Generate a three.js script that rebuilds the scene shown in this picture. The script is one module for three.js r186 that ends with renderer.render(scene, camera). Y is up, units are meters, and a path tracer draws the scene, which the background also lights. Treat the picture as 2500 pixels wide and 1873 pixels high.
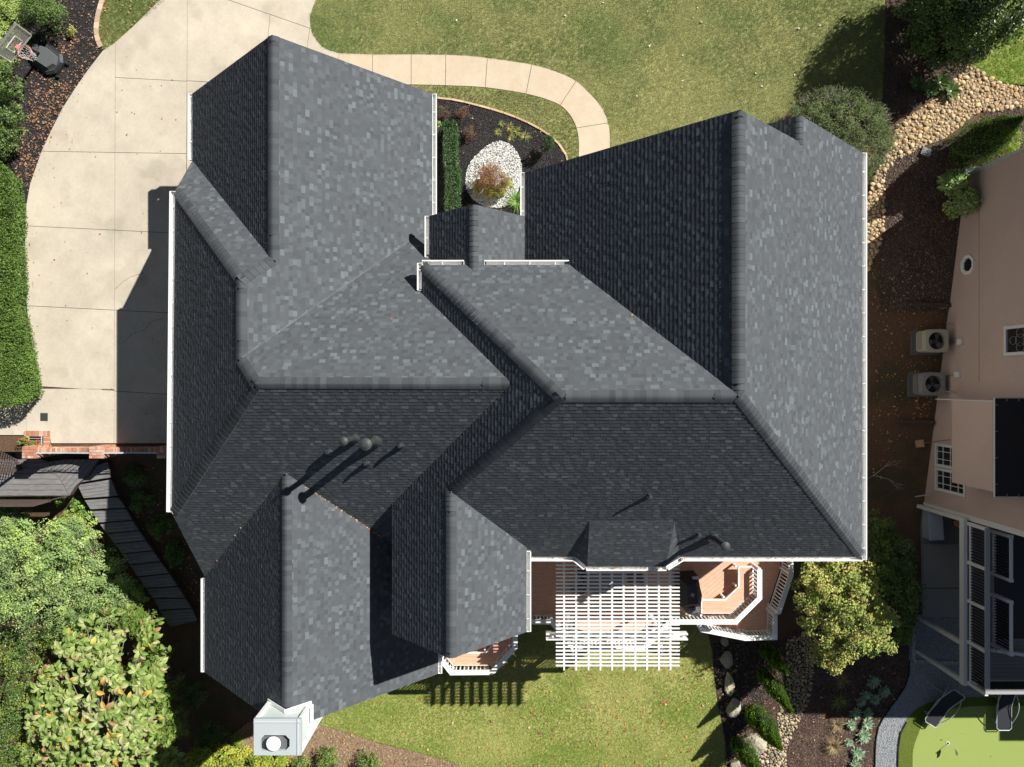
import * as THREE from 'three';
import { mergeGeometries } from 'three/addons/utils/BufferGeometryUtils.js';

// ---------------------------------------------------------------- camera, sky, sun, exposure
const scene = new THREE.Scene();
const CAM_Y = 27, F = 1733;                       // drone height over the driveway, focal length in photo pixels
const camera = new THREE.PerspectiveCamera(2 * Math.atan(936.5 / F) * 180 / Math.PI, 1024 / 767, 0.5, 400);
camera.position.set(0, CAM_Y, 0);
camera.up.set(0, 0, -1);
camera.lookAt(0, 0, 0);
const renderer = new THREE.WebGLRenderer({ antialias: true });
renderer.setSize(1024, 767);
renderer.toneMapping = THREE.LinearToneMapping;
renderer.toneMappingExposure = 1.56;
renderer.shadowMap.enabled = true;
const SUN = new THREE.Vector3(0.90, 1, -0.67).normalize();
{ // clear autumn sky: deep blue overhead, paler toward the horizon, a soft brightening round the sun
  const w = 512, h = 256, d = new Float32Array(w * h * 4), v = new THREE.Vector3();
  for (let j = 0; j < h; j++) for (let i = 0; i < w; i++) {
    const lat = ((j + 0.5) / h - 0.5) * Math.PI, lon = ((i + 0.5) / w - 0.5) * 2 * Math.PI;
    v.set(Math.cos(lat) * Math.cos(lon), Math.sin(lat), Math.cos(lat) * Math.sin(lon));
    const t = Math.pow(1 - Math.max(0, v.y), 3), g = 0.35 * Math.exp(-(1 - v.dot(SUN)) * 9), k = (j * w + i) * 4;
    d[k] = 0.23 + 0.36 * t + g; d[k + 1] = 0.31 + 0.34 * t + g * 0.96; d[k + 2] = 0.47 + 0.26 * t + g * 0.9; d[k + 3] = 1;
  }
  const skyTex = new THREE.DataTexture(d, w, h, THREE.RGBAFormat, THREE.FloatType);
  skyTex.mapping = THREE.EquirectangularReflectionMapping; skyTex.magFilter = skyTex.minFilter = THREE.LinearFilter; skyTex.needsUpdate = true;
  scene.background = skyTex; scene.environment = skyTex;
}
scene.environmentIntensity = 0.2;
scene.backgroundIntensity = 0.2;
const sun = new THREE.DirectionalLight(new THREE.Color(1, 0.955, 0.88), 5);
sun.name = 'sun';
sun.position.copy(SUN).multiplyScalar(60);
sun.castShadow = true;
sun.shadow.radius = 1;
sun.shadow.mapSize.set(4096, 4096);
Object.assign(sun.shadow.camera, { left: -32, right: 32, top: 32, bottom: -32, near: 1, far: 130 });
scene.add(sun, sun.target);

// ---------------------------------------------------------------- helpers
function RNG(seed) { let s = seed >>> 0; return () => { s = (s + 0x6d2b79f5) | 0; let t = Math.imul(s ^ (s >>> 15), 1 | s); t = (t + Math.imul(t ^ (t >>> 7), 61 | t)) ^ t; return ((t ^ (t >>> 14)) >>> 0) / 4294967296; }; }
const clamp = (x, a = 0, b = 1) => Math.min(b, Math.max(a, x)), lerp = (a, b, t) => a + (b - a) * t;
const sstep = (a, b, x) => { const t = clamp((x - a) / (b - a)); return t * t * (3 - 2 * t); };
const V = (x, y, z) => new THREE.Vector3(x, y, z);
// terrain: level in front, lower behind the house, falling along the gap to the neighbour
function ground(x, z) {
  const gl = z < 2.6 ? 0 : lerp(-0.7, -3.5, clamp((z - 2.6) / 6.5));
  const gr = z < -9 ? 0 : z < -6.4 ? -0.7 * (z + 9) / 2.6 : z < 6 ? lerp(-0.7, -3.3, (z + 6.4) / 12.4) : -3.3;
  return lerp(gl, gr, sstep(8.3, 12.5, x));
}
const at = (px, py, y = 0) => [(px - 1250) * (CAM_Y - y) / F, (py - 936.5) * (CAM_Y - y) / F];   // a photo pixel at height y -> [x, z]
function onGround(px, py, lift = 0) { let y = 0, p; for (let i = 0; i < 12; i++) { p = at(px, py, y + lift); y = lerp(y, ground(p[0], p[1]), 0.8); } return [p[0], p[1]]; }
const G = (list) => list.map(([a, b]) => onGround(a, b));
const A_ = (list, y) => list.map(([a, b]) => at(a, b, y));

const names = {};
const numbered = (n) => { const k = names[n] = (names[n] ?? -1) + 1; return k ? n + '_' + String(k).padStart(3, '0') : n; };
function tag(o, label, category, group) {
  o.name = numbered(o.name); o.userData.label = label; o.userData.category = category;
  if (group) o.userData.group = group;
  scene.add(o); return o;
}
function thing(name, label, category, pos = [0, 0, 0], turn = 0, group) {
  const o = new THREE.Group(); o.name = name; o.position.set(...pos); o.rotation.y = turn;
  return tag(o, label, category, group);
}
function structure(name, pos) { const o = new THREE.Group(); o.name = numbered(name); o.userData.kind = 'structure'; if (pos) o.position.set(...pos); scene.add(o); return o; }
const asStuff = (o) => { o.userData.kind = 'stuff'; return o; };
const asStructure = (o) => { o.userData.kind = 'structure'; return o; };

// polygon tools in the plan
function clipConvex(poly, clip) {
  let out = poly;
  let area = 0; for (let i = 0; i < clip.length; i++) { const a = clip[i], b = clip[(i + 1) % clip.length]; area += a[0] * b[1] - b[0] * a[1]; }
  const s = area > 0 ? 1 : -1;
  for (let i = 0; i < clip.length && out.length; i++) {
    const a = clip[i], b = clip[(i + 1) % clip.length], ex = b[0] - a[0], ey = b[1] - a[1];
    const side = (p) => s * (ex * (p[1] - a[1]) - ey * (p[0] - a[0]));
    const next = [];
    for (let j = 0; j < out.length; j++) {
      const p = out[j], q = out[(j + 1) % out.length], dp = side(p), dq = side(q);
      if (dp >= 0) next.push(p);
      if ((dp >= 0) !== (dq >= 0)) { const t = dp / (dp - dq); next.push([p[0] + (q[0] - p[0]) * t, p[1] + (q[1] - p[1]) * t]); }
    }
    out = next;
  }
  const res = [];
  for (const p of out) { const l = res[res.length - 1]; if (!l || Math.hypot(p[0] - l[0], p[1] - l[1]) > 1e-5) res.push(p); }
  if (res.length > 1 && Math.hypot(res[0][0] - res[res.length - 1][0], res[0][1] - res[res.length - 1][1]) < 1e-5) res.pop();
  return res.length > 2 && Math.abs(areaOf(res)) > 1e-5 ? res : [];
}
function areaOf(p) { let a = 0; for (let i = 0; i < p.length; i++) { const q = p[(i + 1) % p.length]; a += p[i][0] * q[1] - q[0] * p[i][1]; } return a / 2; }
function inside(p, poly) { let c = false; for (let i = 0, j = poly.length - 1; i < poly.length; j = i++) { const [xi, yi] = poly[i], [xj, yj] = poly[j]; if ((yi > p[1]) !== (yj > p[1]) && p[0] < (xj - xi) * (p[1] - yi) / (yj - yi) + xi) c = !c; } return c; }
function bounds(p) { let a = 1e9, b = 1e9, c = -1e9, d = -1e9; for (const [x, y] of p) { a = Math.min(a, x); b = Math.min(b, y); c = Math.max(c, x); d = Math.max(d, y); } return [a, b, c, d]; }
function scatter(poly, n, r, avoid = []) {
  const [a, b, c, d] = bounds(poly), out = []; let tries = n * 30;
  while (out.length < n && tries--) { const p = [lerp(a, c, r()), lerp(b, d, r())]; if (inside(p, poly) && !avoid.some((q) => inside(p, q))) out.push(p); }
  return out;
}
function smooth(pts, n = 6, closed = true) {
  const c = new THREE.CatmullRomCurve3(pts.map(([x, y]) => V(x, 0, y)), closed, 'centripetal');
  return c.getPoints(pts.length * n).slice(0, closed ? -1 : undefined).map((p) => [p.x, p.z]);
}
const rect = (x0, z0, x1, z1) => [[x0, z0], [x1, z0], [x1, z1], [x0, z1]];
function strip(path, w) {   // a band of width w along an open path
  const L = [], R = [];
  path.forEach((p, i) => { const a = path[Math.max(0, i - 1)], b = path[Math.min(path.length - 1, i + 1)]; let dx = b[0] - a[0], dz = b[1] - a[1]; const l = Math.hypot(dx, dz) || 1; dx /= l; dz /= l; L.push([p[0] - dz * w / 2, p[1] + dx * w / 2]); R.unshift([p[0] + dz * w / 2, p[1] - dx * w / 2]); });
  return [...L, ...R];
}

// triangle collector: flat facets, uv in metres, optional vertex colours
class MB {
  constructor(colored = false) { this.p = []; this.n = []; this.c = colored ? [] : null; this.col = [1, 1, 1]; }
  tri(a, b, c, na, nb, nc) {
    const ux = b[0] - a[0], uy = b[1] - a[1], uz = b[2] - a[2], vx = c[0] - a[0], vy = c[1] - a[1], vz = c[2] - a[2];
    let nx = uy * vz - uz * vy, ny = uz * vx - ux * vz, nz = ux * vy - uy * vx; const l = Math.hypot(nx, ny, nz);
    if (l < 1e-12) return this;
    const f = [nx / l, ny / l, nz / l];
    this.p.push(...a, ...b, ...c); this.n.push(...(na || f), ...(nb || f), ...(nc || f));
    if (this.c) for (let i = 0; i < 3; i++) this.c.push(...this.col);
    return this;
  }
  quad(a, b, c, d) { this.tri(a, b, c); this.tri(a, c, d); return this; }
  box(cx, cy, cz, sx, sy, sz, turn = 0) {
    const c = Math.cos(turn), s = Math.sin(turn), v = [];
    for (const y of [-1, 1]) for (const [x, z] of [[-1, -1], [1, -1], [1, 1], [-1, 1]]) { const lx = x * sx / 2, lz = z * sz / 2; v.push([cx + lx * c + lz * s, cy + y * sy / 2, cz - lx * s + lz * c]); }
    this.hull8(v); return this;
  }
  hull8(v) {   // 0-3 lower ring, 4-7 upper ring, rings clockwise seen from above
    this.quad(v[7], v[6], v[5], v[4]); this.quad(v[0], v[1], v[2], v[3]);
    for (let i = 0; i < 4; i++) { const j = (i + 1) % 4; this.quad(v[i], v[i + 4], v[j + 4], v[j]); }
    return this;
  }
  bar(p, q, w, h, up = [0, 1, 0]) {   // a straight bar with a w x h section
    const d = V(q[0] - p[0], q[1] - p[1], q[2] - p[2]).normalize(); let u = V(...up); if (Math.abs(u.dot(d)) > 0.99) u = V(1, 0, 0);
    const s = new THREE.Vector3().crossVectors(d, u).normalize(), t = new THREE.Vector3().crossVectors(s, d);
    const v = []; for (const k of [-1, 1]) for (const [e, m] of [[p, -1], [q, -1], [q, 1], [p, 1]]) v.push([0, 1, 2].map((i) => e[i] + s.getComponent(i) * m * w / 2 + t.getComponent(i) * k * h / 2));
    this.hull8(v); return this;
  }
  tube(p, q, r0, r1, seg = 10, caps = true) {
    const d = V(q[0] - p[0], q[1] - p[1], q[2] - p[2]).normalize(), u = Math.abs(d.y) > 0.95 ? V(1, 0, 0) : V(0, 1, 0);
    const s = new THREE.Vector3().crossVectors(d, u).normalize(), t = new THREE.Vector3().crossVectors(s, d), P = [], Q = [], N = [];
    for (let i = 0; i < seg; i++) { const a = i / seg * 2 * Math.PI, n = [0, 1, 2].map((k) => s.getComponent(k) * Math.cos(a) + t.getComponent(k) * Math.sin(a)); N.push(n); P.push(n.map((x, k) => p[k] + x * r0)); Q.push(n.map((x, k) => q[k] + x * r1)); }
    const hgt = Math.hypot(q[0] - p[0], q[1] - p[1], q[2] - p[2]), sl = (r0 - r1), sn = Math.hypot(sl, hgt) || 1; for (const n of N) for (let k = 0; k < 3; k++) n[k] = (n[k] * hgt + d.getComponent(k) * sl) / sn;
    for (let i = 0; i < seg; i++) { const j = (i + 1) % seg; this.tri(P[i], Q[j], P[j], N[i], N[j], N[j]); if (r1 > 1e-4) this.tri(P[i], Q[i], Q[j], N[i], N[i], N[j]); }
    if (caps) for (let i = 1; i < seg - 1; i++) { this.tri(Q[0], Q[i + 1], Q[i]); this.tri(P[0], P[i], P[i + 1]); }
    return this;
  }
  path(pts, r, seg = 7) { for (let i = 0; i < pts.length - 1; i++) this.tube(pts[i], pts[i + 1], r, r, seg); return this; }
  lathe(c, prof, seg = 20) {   // prof: [radius, y]
    for (let k = 0; k < prof.length - 1; k++) this.tube([c[0], c[1] + prof[k][1], c[2]], [c[0], c[1] + prof[k + 1][1] + 1e-6, c[2]], prof[k][0], prof[k + 1][0], seg, k === 0 || k === prof.length - 2);
    return this;
  }
  flat(poly, yf, flip = false) {   // a horizontal or draped polygon facing up
    const f = THREE.ShapeUtils.triangulateShape(poly.map(([x, z]) => new THREE.Vector2(x, z)), []);
    const y = typeof yf === 'function' ? yf : () => yf, v = poly.map(([x, z]) => [x, y(x, z), z]);
    for (const [a, b, c] of f) { const up = ((v[b][2] - v[a][2]) * (v[c][0] - v[a][0]) - (v[b][0] - v[a][0]) * (v[c][2] - v[a][2])) > 0; if (up !== flip) this.tri(v[a], v[b], v[c]); else this.tri(v[a], v[c], v[b]); }
    return this;
  }
  prism(poly, y0, y1) {
    const f0 = typeof y0 === 'function' ? y0 : () => y0, f1 = typeof y1 === 'function' ? y1 : () => y1;
    this.flat(poly, f1); this.flat(poly, f0, true);
    const ccw = areaOf(poly) > 0;
    for (let i = 0; i < poly.length; i++) { let a = poly[i], b = poly[(i + 1) % poly.length]; if (ccw) [a, b] = [b, a]; this.quad([a[0], f0(...a), a[1]], [b[0], f0(...b), b[1]], [b[0], f1(...b), b[1]], [a[0], f1(...a), a[1]]); }
    return this;
  }
  wall(p0, p1, prof, th) {   // an upright slab from plan point p0 to p1; prof: [distance along, height]
    const dx = p1[0] - p0[0], dz = p1[1] - p0[1], l = Math.hypot(dx, dz), ux = dx / l, uz = dz / l, nx = -uz * th / 2, nz = ux * th / 2;
    const P = (s, y, k) => [p0[0] + ux * s + nx * k, y, p0[1] + uz * s + nz * k];
    const f = THREE.ShapeUtils.triangulateShape(prof.map(([s, y]) => new THREE.Vector2(s, y)), []);
    for (const [a, b, c] of f) { this.tri(P(...prof[a], 1), P(...prof[b], 1), P(...prof[c], 1)); this.tri(P(...prof[a], -1), P(...prof[c], -1), P(...prof[b], -1)); }
    for (let i = 0; i < prof.length; i++) { const a = prof[i], b = prof[(i + 1) % prof.length]; this.quad(P(...a, 1), P(...a, -1), P(...b, -1), P(...b, 1)); }
    return this;
  }
  geometry() {
    const g = new THREE.BufferGeometry(), p = new Float32Array(this.p), n = new Float32Array(this.n), uv = new Float32Array(p.length / 3 * 2);
    for (let i = 0, k = 0; i < p.length; i += 9, k += 6) {
      const t = Math.floor(i / 9) * 9; const ax = Math.abs(n[t]), ay = Math.abs(n[t + 1]), az = Math.abs(n[t + 2]);
      for (let j = 0; j < 3; j++) { const x = p[i + j * 3], y = p[i + j * 3 + 1], z = p[i + j * 3 + 2]; const q = ay >= ax * 0.99 && ay >= az * 0.99 ? [x, z] : ax > az ? [z, y] : [x, y]; uv[k + j * 2] = q[0]; uv[k + j * 2 + 1] = q[1]; }
    }
    g.setAttribute('position', new THREE.BufferAttribute(p, 3)); g.setAttribute('normal', new THREE.BufferAttribute(n, 3)); g.setAttribute('uv', new THREE.BufferAttribute(uv, 2));
    if (this.c) g.setAttribute('color', new THREE.BufferAttribute(new Float32Array(this.c), 3));
    return g;
  }
  build(name, mat, parent) { const m = new THREE.Mesh(this.geometry(), mat); m.name = name; if (parent) parent.add(m); return m; }
}
function part(name, mat, parent, fill, colored = false) { const b = new MB(colored); fill(b); return b.build(name, mat, parent); }
function mesh(name, geo, mat, parent, pos, rot, scl) { const m = new THREE.Mesh(geo, mat); m.name = name; if (pos) m.position.set(...pos); if (rot) m.rotation.set(...rot); if (scl) m.scale.set(...scl); if (parent) parent.add(m); return m; }

// a sheet laid on the terrain
function drape(name, poly, lift, mat, parent, cell = 0.5) {
  const b = new MB(); let [x0, z0, x1, z1] = bounds(poly); x0 = Math.floor(x0 / cell) * cell; z0 = Math.floor(z0 / cell) * cell; x1 = Math.ceil(x1 / cell) * cell; z1 = Math.ceil(z1 / cell) * cell;
  const zs = []; for (let z = z0; z < z1; z += cell) zs.push(z); zs.push(z1);
  if (z0 < 2.6 && z1 > 2.6) { zs.push(2.6); zs.sort((a, c) => a - c); }
  for (let x = x0; x < x1; x += cell) for (let i = 0; i < zs.length - 1; i++) {
    const c = clipConvex(poly, rect(x, zs[i], Math.min(x + cell, x1), zs[i + 1]));
    if (!c.length) continue;
    const mid = (zs[i] + zs[i + 1]) / 2;
    b.flat(c, (X, Z) => ground(X, Math.abs(Z - 2.6) < 1e-4 ? (mid < 2.6 ? 2.599 : 2.601) : Z) + lift);
  }
  return b.build(name, mat, parent);
}

// ---------------------------------------------------------------- textures
function lattice(n, seed) { const r = RNG(seed), a = new Float32Array(n * n); for (let i = 0; i < a.length; i++) a[i] = r(); return (x, y) => { x = ((x % n) + n) % n; y = ((y % n) + n) % n; const i = Math.floor(x), j = Math.floor(y), i1 = (i + 1) % n, j1 = (j + 1) % n; let u = x - i, v = y - j; u = u * u * (3 - 2 * u); v = v * v * (3 - 2 * v); return lerp(lerp(a[j * n + i], a[j * n + i1], u), lerp(a[j1 * n + i], a[j1 * n + i1], u), v); }; }
function fbm(seed, base, oct, gain = 0.5) { const L = []; for (let i = 0; i < oct; i++) L.push([lattice(base << i, seed + i * 7), base << i]); return (u, v) => { let s = 0, w = 1, t = 0; for (const [f, n] of L) { s += w * f(u * n, v * n); t += w; w *= gain; } return s / t; }; }
const toS = (c) => Math.round(255 * clamp(c <= 0.0031308 ? c * 12.92 : 1.055 * Math.pow(c, 1 / 2.4) - 0.055));
function texture(size, metres, fn) {   // fn(u, v) -> linear colour
  const d = new Uint8Array(size * size * 4);
  for (let j = 0; j < size; j++) for (let i = 0; i < size; i++) { const c = fn(i / size, j / size), k = (j * size + i) * 4; d[k] = toS(c[0]); d[k + 1] = toS(c[1]); d[k + 2] = toS(c[2]); d[k + 3] = 255; }
  const t = new THREE.DataTexture(d, size, size); t.colorSpace = THREE.SRGBColorSpace; t.wrapS = t.wrapT = THREE.RepeatWrapping; t.magFilter = t.minFilter = THREE.LinearFilter; t.repeat.set(1 / metres, 1 / metres); t.needsUpdate = true; return t;
}
function grey(size, metres, fn) { const d = new Uint8Array(size * size * 4); for (let j = 0; j < size; j++) for (let i = 0; i < size; i++) { const c = Math.round(255 * clamp(fn(i / size, j / size))), k = (j * size + i) * 4; d[k] = d[k + 1] = d[k + 2] = c; d[k + 3] = 255; } const t = new THREE.DataTexture(d, size, size); t.wrapS = t.wrapT = THREE.RepeatWrapping; t.magFilter = t.minFilter = THREE.LinearFilter; t.repeat.set(1 / metres, 1 / metres); t.needsUpdate = true; return t; }
const mix3 = (a, b, t) => [lerp(a[0], b[0], t), lerp(a[1], b[1], t), lerp(a[2], b[2], t)];
const sc = (a, k) => [a[0] * k, a[1] * k, a[2] * k];
const std = (color, roughness = 0.8, extra = {}) => new THREE.MeshStandardMaterial({ color: Array.isArray(color) ? new THREE.Color().setRGB(...color) : color, roughness, ...extra });
const phys = (color, roughness = 0.8, extra = {}) => new THREE.MeshPhysicalMaterial({ color: Array.isArray(color) ? new THREE.Color().setRGB(...color) : color, roughness, ...extra });

const M = {};
{
  const a = fbm(11, 4, 5, 0.55), b = fbm(23, 24, 4, 0.6), c = fbm(31, 128, 2), s = fbm(37, 9, 4);
  const conc = (tint) => (u, v) => {
    let k = 0.84 + 0.26 * (a(u, v) - 0.5) * 1.6 + 0.14 * (b(u, v) - 0.5) + 0.10 * (c(u, v) - 0.5);
    const st = sstep(0.58, 0.75, s(u, v)); const col = mix3(tint, [tint[0] * 0.74, tint[1] * 0.73, tint[2] * 0.70], st * 0.45);
    return sc(col, k + (c(u, v) > 0.83 ? -0.12 : 0));
  };
  M.concrete = std(0xffffff, 0.9, { map: texture(1024, 9, conc([0.585, 0.525, 0.425])), bumpMap: grey(512, 1.2, (u, v) => 0.6 * c(u, v) + 0.4 * b(u, v)), bumpScale: 0.002 });
  M.walk = std(0xffffff, 0.9, { map: texture(512, 5, (u, v) => sc(mix3([0.57, 0.49, 0.38], [0.53, 0.43, 0.305], a(u, v)), 0.93 + 0.16 * (b(u, v) - 0.5) + 0.08 * (c(u, v) - 0.5))), bumpMap: M.concrete.bumpMap, bumpScale: 0.002 });
  M.joint = std([0.06, 0.055, 0.045], 1);
  const gr = fbm(51, 6, 5, 0.6), gf = fbm(57, 200, 2, 0.8), gp = fbm(61, 3, 4);
  const lawn = (g, y) => (u, v) => { const p = sstep(0.35, 0.68, gp(u, v) * 0.6 + gr(u, v) * 0.4); return sc(mix3(g, y, p), 0.55 + 0.9 * gf(u, v)); };
  M.lawn = std(0xffffff, 1, { map: texture(1024, 11, lawn([0.205, 0.26, 0.08], [0.345, 0.335, 0.135])), bumpMap: grey(512, 1.6, gf), bumpScale: 0.03 });
  M.lawnGreen = std(0xffffff, 1, { map: texture(512, 7, lawn([0.25, 0.32, 0.065], [0.42, 0.42, 0.14])), bumpMap: M.lawn.bumpMap, bumpScale: 0.03 });
  const mf = fbm(71, 128, 3, 0.8);
  const mulch = (d, l) => (u, v) => { const k = mf(u, v); return sc(mix3(d, l, sstep(0.52, 0.72, k)), 0.5 + 0.9 * gr(u, v)); };
  const mb = grey(512, 1.3, mf);
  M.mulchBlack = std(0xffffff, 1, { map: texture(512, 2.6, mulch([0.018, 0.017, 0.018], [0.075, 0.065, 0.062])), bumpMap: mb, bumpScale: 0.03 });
  M.mulchBrown = std(0xffffff, 1, { map: texture(512, 2.6, mulch([0.07, 0.043, 0.034], [0.235, 0.155, 0.115])), bumpMap: mb, bumpScale: 0.03 });
  M.soil = std(0xffffff, 1, { map: texture(512, 4.4, (u, v) => sc(mix3([0.16, 0.092, 0.055], [0.095, 0.078, 0.042], sstep(0.4, 0.65, gp(u, v))), 0.5 + 0.8 * mf(u, v))), bumpMap: mb, bumpScale: 0.03 });
  M.strawSoil = std(0xffffff, 1, { map: texture(512, 3.4, (u, v) => sc(mix3([0.24, 0.17, 0.105], [0.37, 0.26, 0.16], gr(u, v)), 0.5 + 0.9 * mf(u, v))), bumpMap: mb, bumpScale: 0.025 });
  M.gravelGrey = std(0xffffff, 0.9, { map: texture(512, 1.6, (u, v) => sc([0.33, 0.35, 0.37], 0.25 + 1.5 * Math.pow(mf(u, v), 1.3))), bumpMap: grey(512, 0.9, mf), bumpScale: 0.02 });
  M.turf = std(0xffffff, 0.95, { map: texture(512, 1.5, (u, v) => sc([0.26, 0.33, 0.085], 0.88 + 0.24 * gf(u, v))), bumpMap: grey(512, 0.7, gf), bumpScale: 0.004 });
  M.turfFringe = std(0xffffff, 1, { map: texture(512, 1.5, (u, v) => sc([0.12, 0.165, 0.025], 0.6 + 0.8 * gf(u, v))), bumpMap: M.lawn.bumpMap, bumpScale: 0.02 });
  const wd = (u, v, n) => n(u * 0.12, v);
  const wn = fbm(81, 64, 3, 0.6);
  M.deckWood = std(0xffffff, 0.75, { map: texture(512, 1.7, (u, v) => sc([0.68, 0.385, 0.265], 0.82 + 0.36 * wd(u, v, wn))) });
  M.greyWood = std(0xffffff, 0.85, { map: texture(512, 1.7, (u, v) => sc(mix3([0.155, 0.155, 0.165], [0.20, 0.19, 0.185], gr(u, v)), 0.62 + 0.75 * wd(u, v, wn))) });
  M.brownWood = std(0xffffff, 0.9, { map: texture(256, 1.1, (u, v) => sc([0.075, 0.052, 0.042], 0.6 + 0.8 * wd(u, v, wn))) });
  M.stucco = std(0xffffff, 0.95, { map: texture(512, 3.1, (u, v) => sc([0.52, 0.405, 0.365], 0.93 + 0.10 * (a(u, v) - 0.5) + 0.16 * (c(u, v) - 0.5))), bumpMap: grey(512, 0.9, c), bumpScale: 0.004 });
  M.siding = std([0.30, 0.29, 0.28], 0.8);
  M.houseWall = std(0xffffff, 0.85, { map: texture(256, 2.2, (u, v) => sc([0.62, 0.59, 0.53], 0.95 + 0.1 * a(u, v))) });
  M.white = std([0.80, 0.80, 0.79], 0.45);
  M.whiteDull = std([0.62, 0.63, 0.64], 0.6);
  M.chalk = std(0xffffff, 0.6, { map: texture(256, 1.9, (u, v) => sc([0.60, 0.66, 0.66], 0.9 + 0.2 * a(u, v))) });
  M.flash = std([0.50, 0.56, 0.58], 0.45, { metalness: 0.2 });
  M.stoneRock = (k) => std(0xffffff, 0.9, { map: texture(128, 0.6, (u, v) => sc([[0.60, 0.44, 0.23], [0.68, 0.53, 0.31], [0.52, 0.37, 0.2], [0.58, 0.46, 0.29], [0.42, 0.33, 0.21]][k], 0.7 + 0.6 * b(u, v))), bumpMap: grey(128, 0.4, b), bumpScale: 0.01 });
  M.boulder = std(0xffffff, 0.95, { map: texture(256, 1.1, (u, v) => sc(mix3([0.34, 0.31, 0.26], [0.42, 0.38, 0.27], gp(u, v)), 0.55 + 0.9 * b(u, v))), bumpMap: grey(256, 0.8, b), bumpScale: 0.03 });
  M.bark = std(0xffffff, 0.95, { map: texture(128, 0.7, (u, v) => sc([0.16, 0.125, 0.10], 0.5 + b(u, v))) });
  M.shingle = phys(0xffffff, 0.78, { vertexColors: true, sheen: 1, sheenRoughness: 0.42, sheenColor: new THREE.Color().setRGB(0.93, 0.97, 1), specularIntensity: 0.4, bumpMap: grey(512, 0.5, fbm(91, 200, 2, 0.9)), bumpScale: 0.002 });
  M.bumpFine = M.shingle.bumpMap;
  M.pipe = std(0xffffff, 0.6, { map: texture(128, 0.35, (u, v) => sc([0.045, 0.05, 0.055], 0.2 + 1.6 * Math.pow(b(u, v), 1.4) * (0.6 + 0.8 * a(u, v)))), metalness: 0.0 });
  M.brick = std(0xffffff, 0.9, { vertexColors: true, bumpMap: grey(128, 0.3, b), bumpScale: 0.004 });
  M.mortar = std([0.40, 0.35, 0.30], 0.95);
}
M.black = std([0.012, 0.012, 0.014], 0.6);
M.blackPlastic = std([0.045, 0.048, 0.05], 0.5);
M.underlay = std([0.05, 0.052, 0.055], 0.95);
M.glass = phys([0.85, 0.9, 0.9], 0.05, { transmission: 1, thickness: 0, ior: 1.5 });
M.darkGlass = phys([0.02, 0.022, 0.025], 0.06, { specularIntensity: 1 });
M.metal = std([0.42, 0.43, 0.45], 0.4, { metalness: 0.7 });
M.ironwork = std([0.03, 0.03, 0.032], 0.5, { metalness: 0.3 });
const leafMat = (extra = {}) => phys(0xffffff, 0.62, { vertexColors: true, side: THREE.DoubleSide, transmission: 0.3, thickness: 0, specularIntensity: 0.5, ...extra });
M.leaf = leafMat();
M.leafGloss = leafMat({ roughness: 0.38, specularIntensity: 0.8 });
M.leafMatte = leafMat({ roughness: 0.9, specularIntensity: 0.3, transmission: 0.3 });

// ================================================================ the setting: ground, paving, lawns, beds
{
  const near = drape('ground', rect(-27, -20, 27, 20), -0.03, M.soil, null);
  const far = new MB(); for (const q of [rect(-90, -90, 90, -20), rect(-90, 20, 90, 90), rect(-90, -20, -27, 20), rect(27, -20, 90, 20)]) far.flat(q, q[0][1] >= 20 ? -3.53 : -0.03);
  const g = new THREE.Mesh(mergeGeometries([near.geometry, far.geometry()]), M.soil); g.name = 'ground'; scene.add(asStructure(g));
}

// -------- driveway: concrete slabs with sawn joints
const A0 = (l) => A_(l, 0);
const drivePoly = A0([[404, -12], [330, 62], [282, 105], [252, 125], [217, 170], [177, 228], [152, 268], [125, 322], [103, 369], [89, 409], [75, 450], [66, 500], [62, 543], [60, 586], [64, 695], [68, 767], [80, 840], [95, 912], [100, 960], [60, 985], [-40, 985], [-40, 1062], [123, 1062], [126, 1082], [470, 1082], [470, 600], [700, 260], [827, 300], [827, 131], [801, 123], [785, 114], [772, 98], [762, 83], [757, 62], [757, 40], [763, 22], [776, -12]]);
const walkPoly = smooth(A0([[827, 131], [910, 134], [1004, 134], [1089, 135], [1149, 138], [1207, 145], [1294, 158], [1352, 174], [1406, 199], [1442, 232], [1471, 268], [1486, 308], [1489, 358], [1489, 470]]), 5, false).concat(smooth(A0([[1413, 470], [1413, 382], [1413, 348], [1409, 319], [1395, 286], [1370, 259], [1337, 244], [1287, 230], [1185, 214], [1087, 209], [1004, 207], [910, 207], [827, 215]]), 5, false));
const SLAB = 0.035;
function slabs(parent, poly, cells, mat, gap = 0.018) {
  for (const c of cells) {
    let cx = 0, cz = 0; for (const p of c) { cx += p[0] / c.length; cz += p[1] / c.length; }
    const ins = insetConvex(c, gap / 2);
    const q = clipConvex(poly, ins); if (!q.length) continue;
    part('slab', mat, parent, (b) => b.prism(q, -0.05, SLAB));
  }
}
function insetConvex(c, d) {
  const s = areaOf(c) > 0 ? 1 : -1, n = c.length, out = [];
  for (let i = 0; i < n; i++) {
    const a = c[(i + n - 1) % n], b = c[i], e = c[(i + 1) % n];
    const n1 = [-(b[1] - a[1]) * s, (b[0] - a[0]) * s], n2 = [-(e[1] - b[1]) * s, (e[0] - b[0]) * s], l1 = Math.hypot(...n1), l2 = Math.hypot(...n2);
    const u = [n1[0] / l1, n1[1] / l1], v = [n2[0] / l2, n2[1] / l2], k = 1 + u[0] * v[0] + u[1] * v[1];
    out.push([b[0] + (u[0] + v[0]) * d / k, b[1] + (u[1] + v[1]) * d / k]);
  }
  return out;
}
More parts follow.
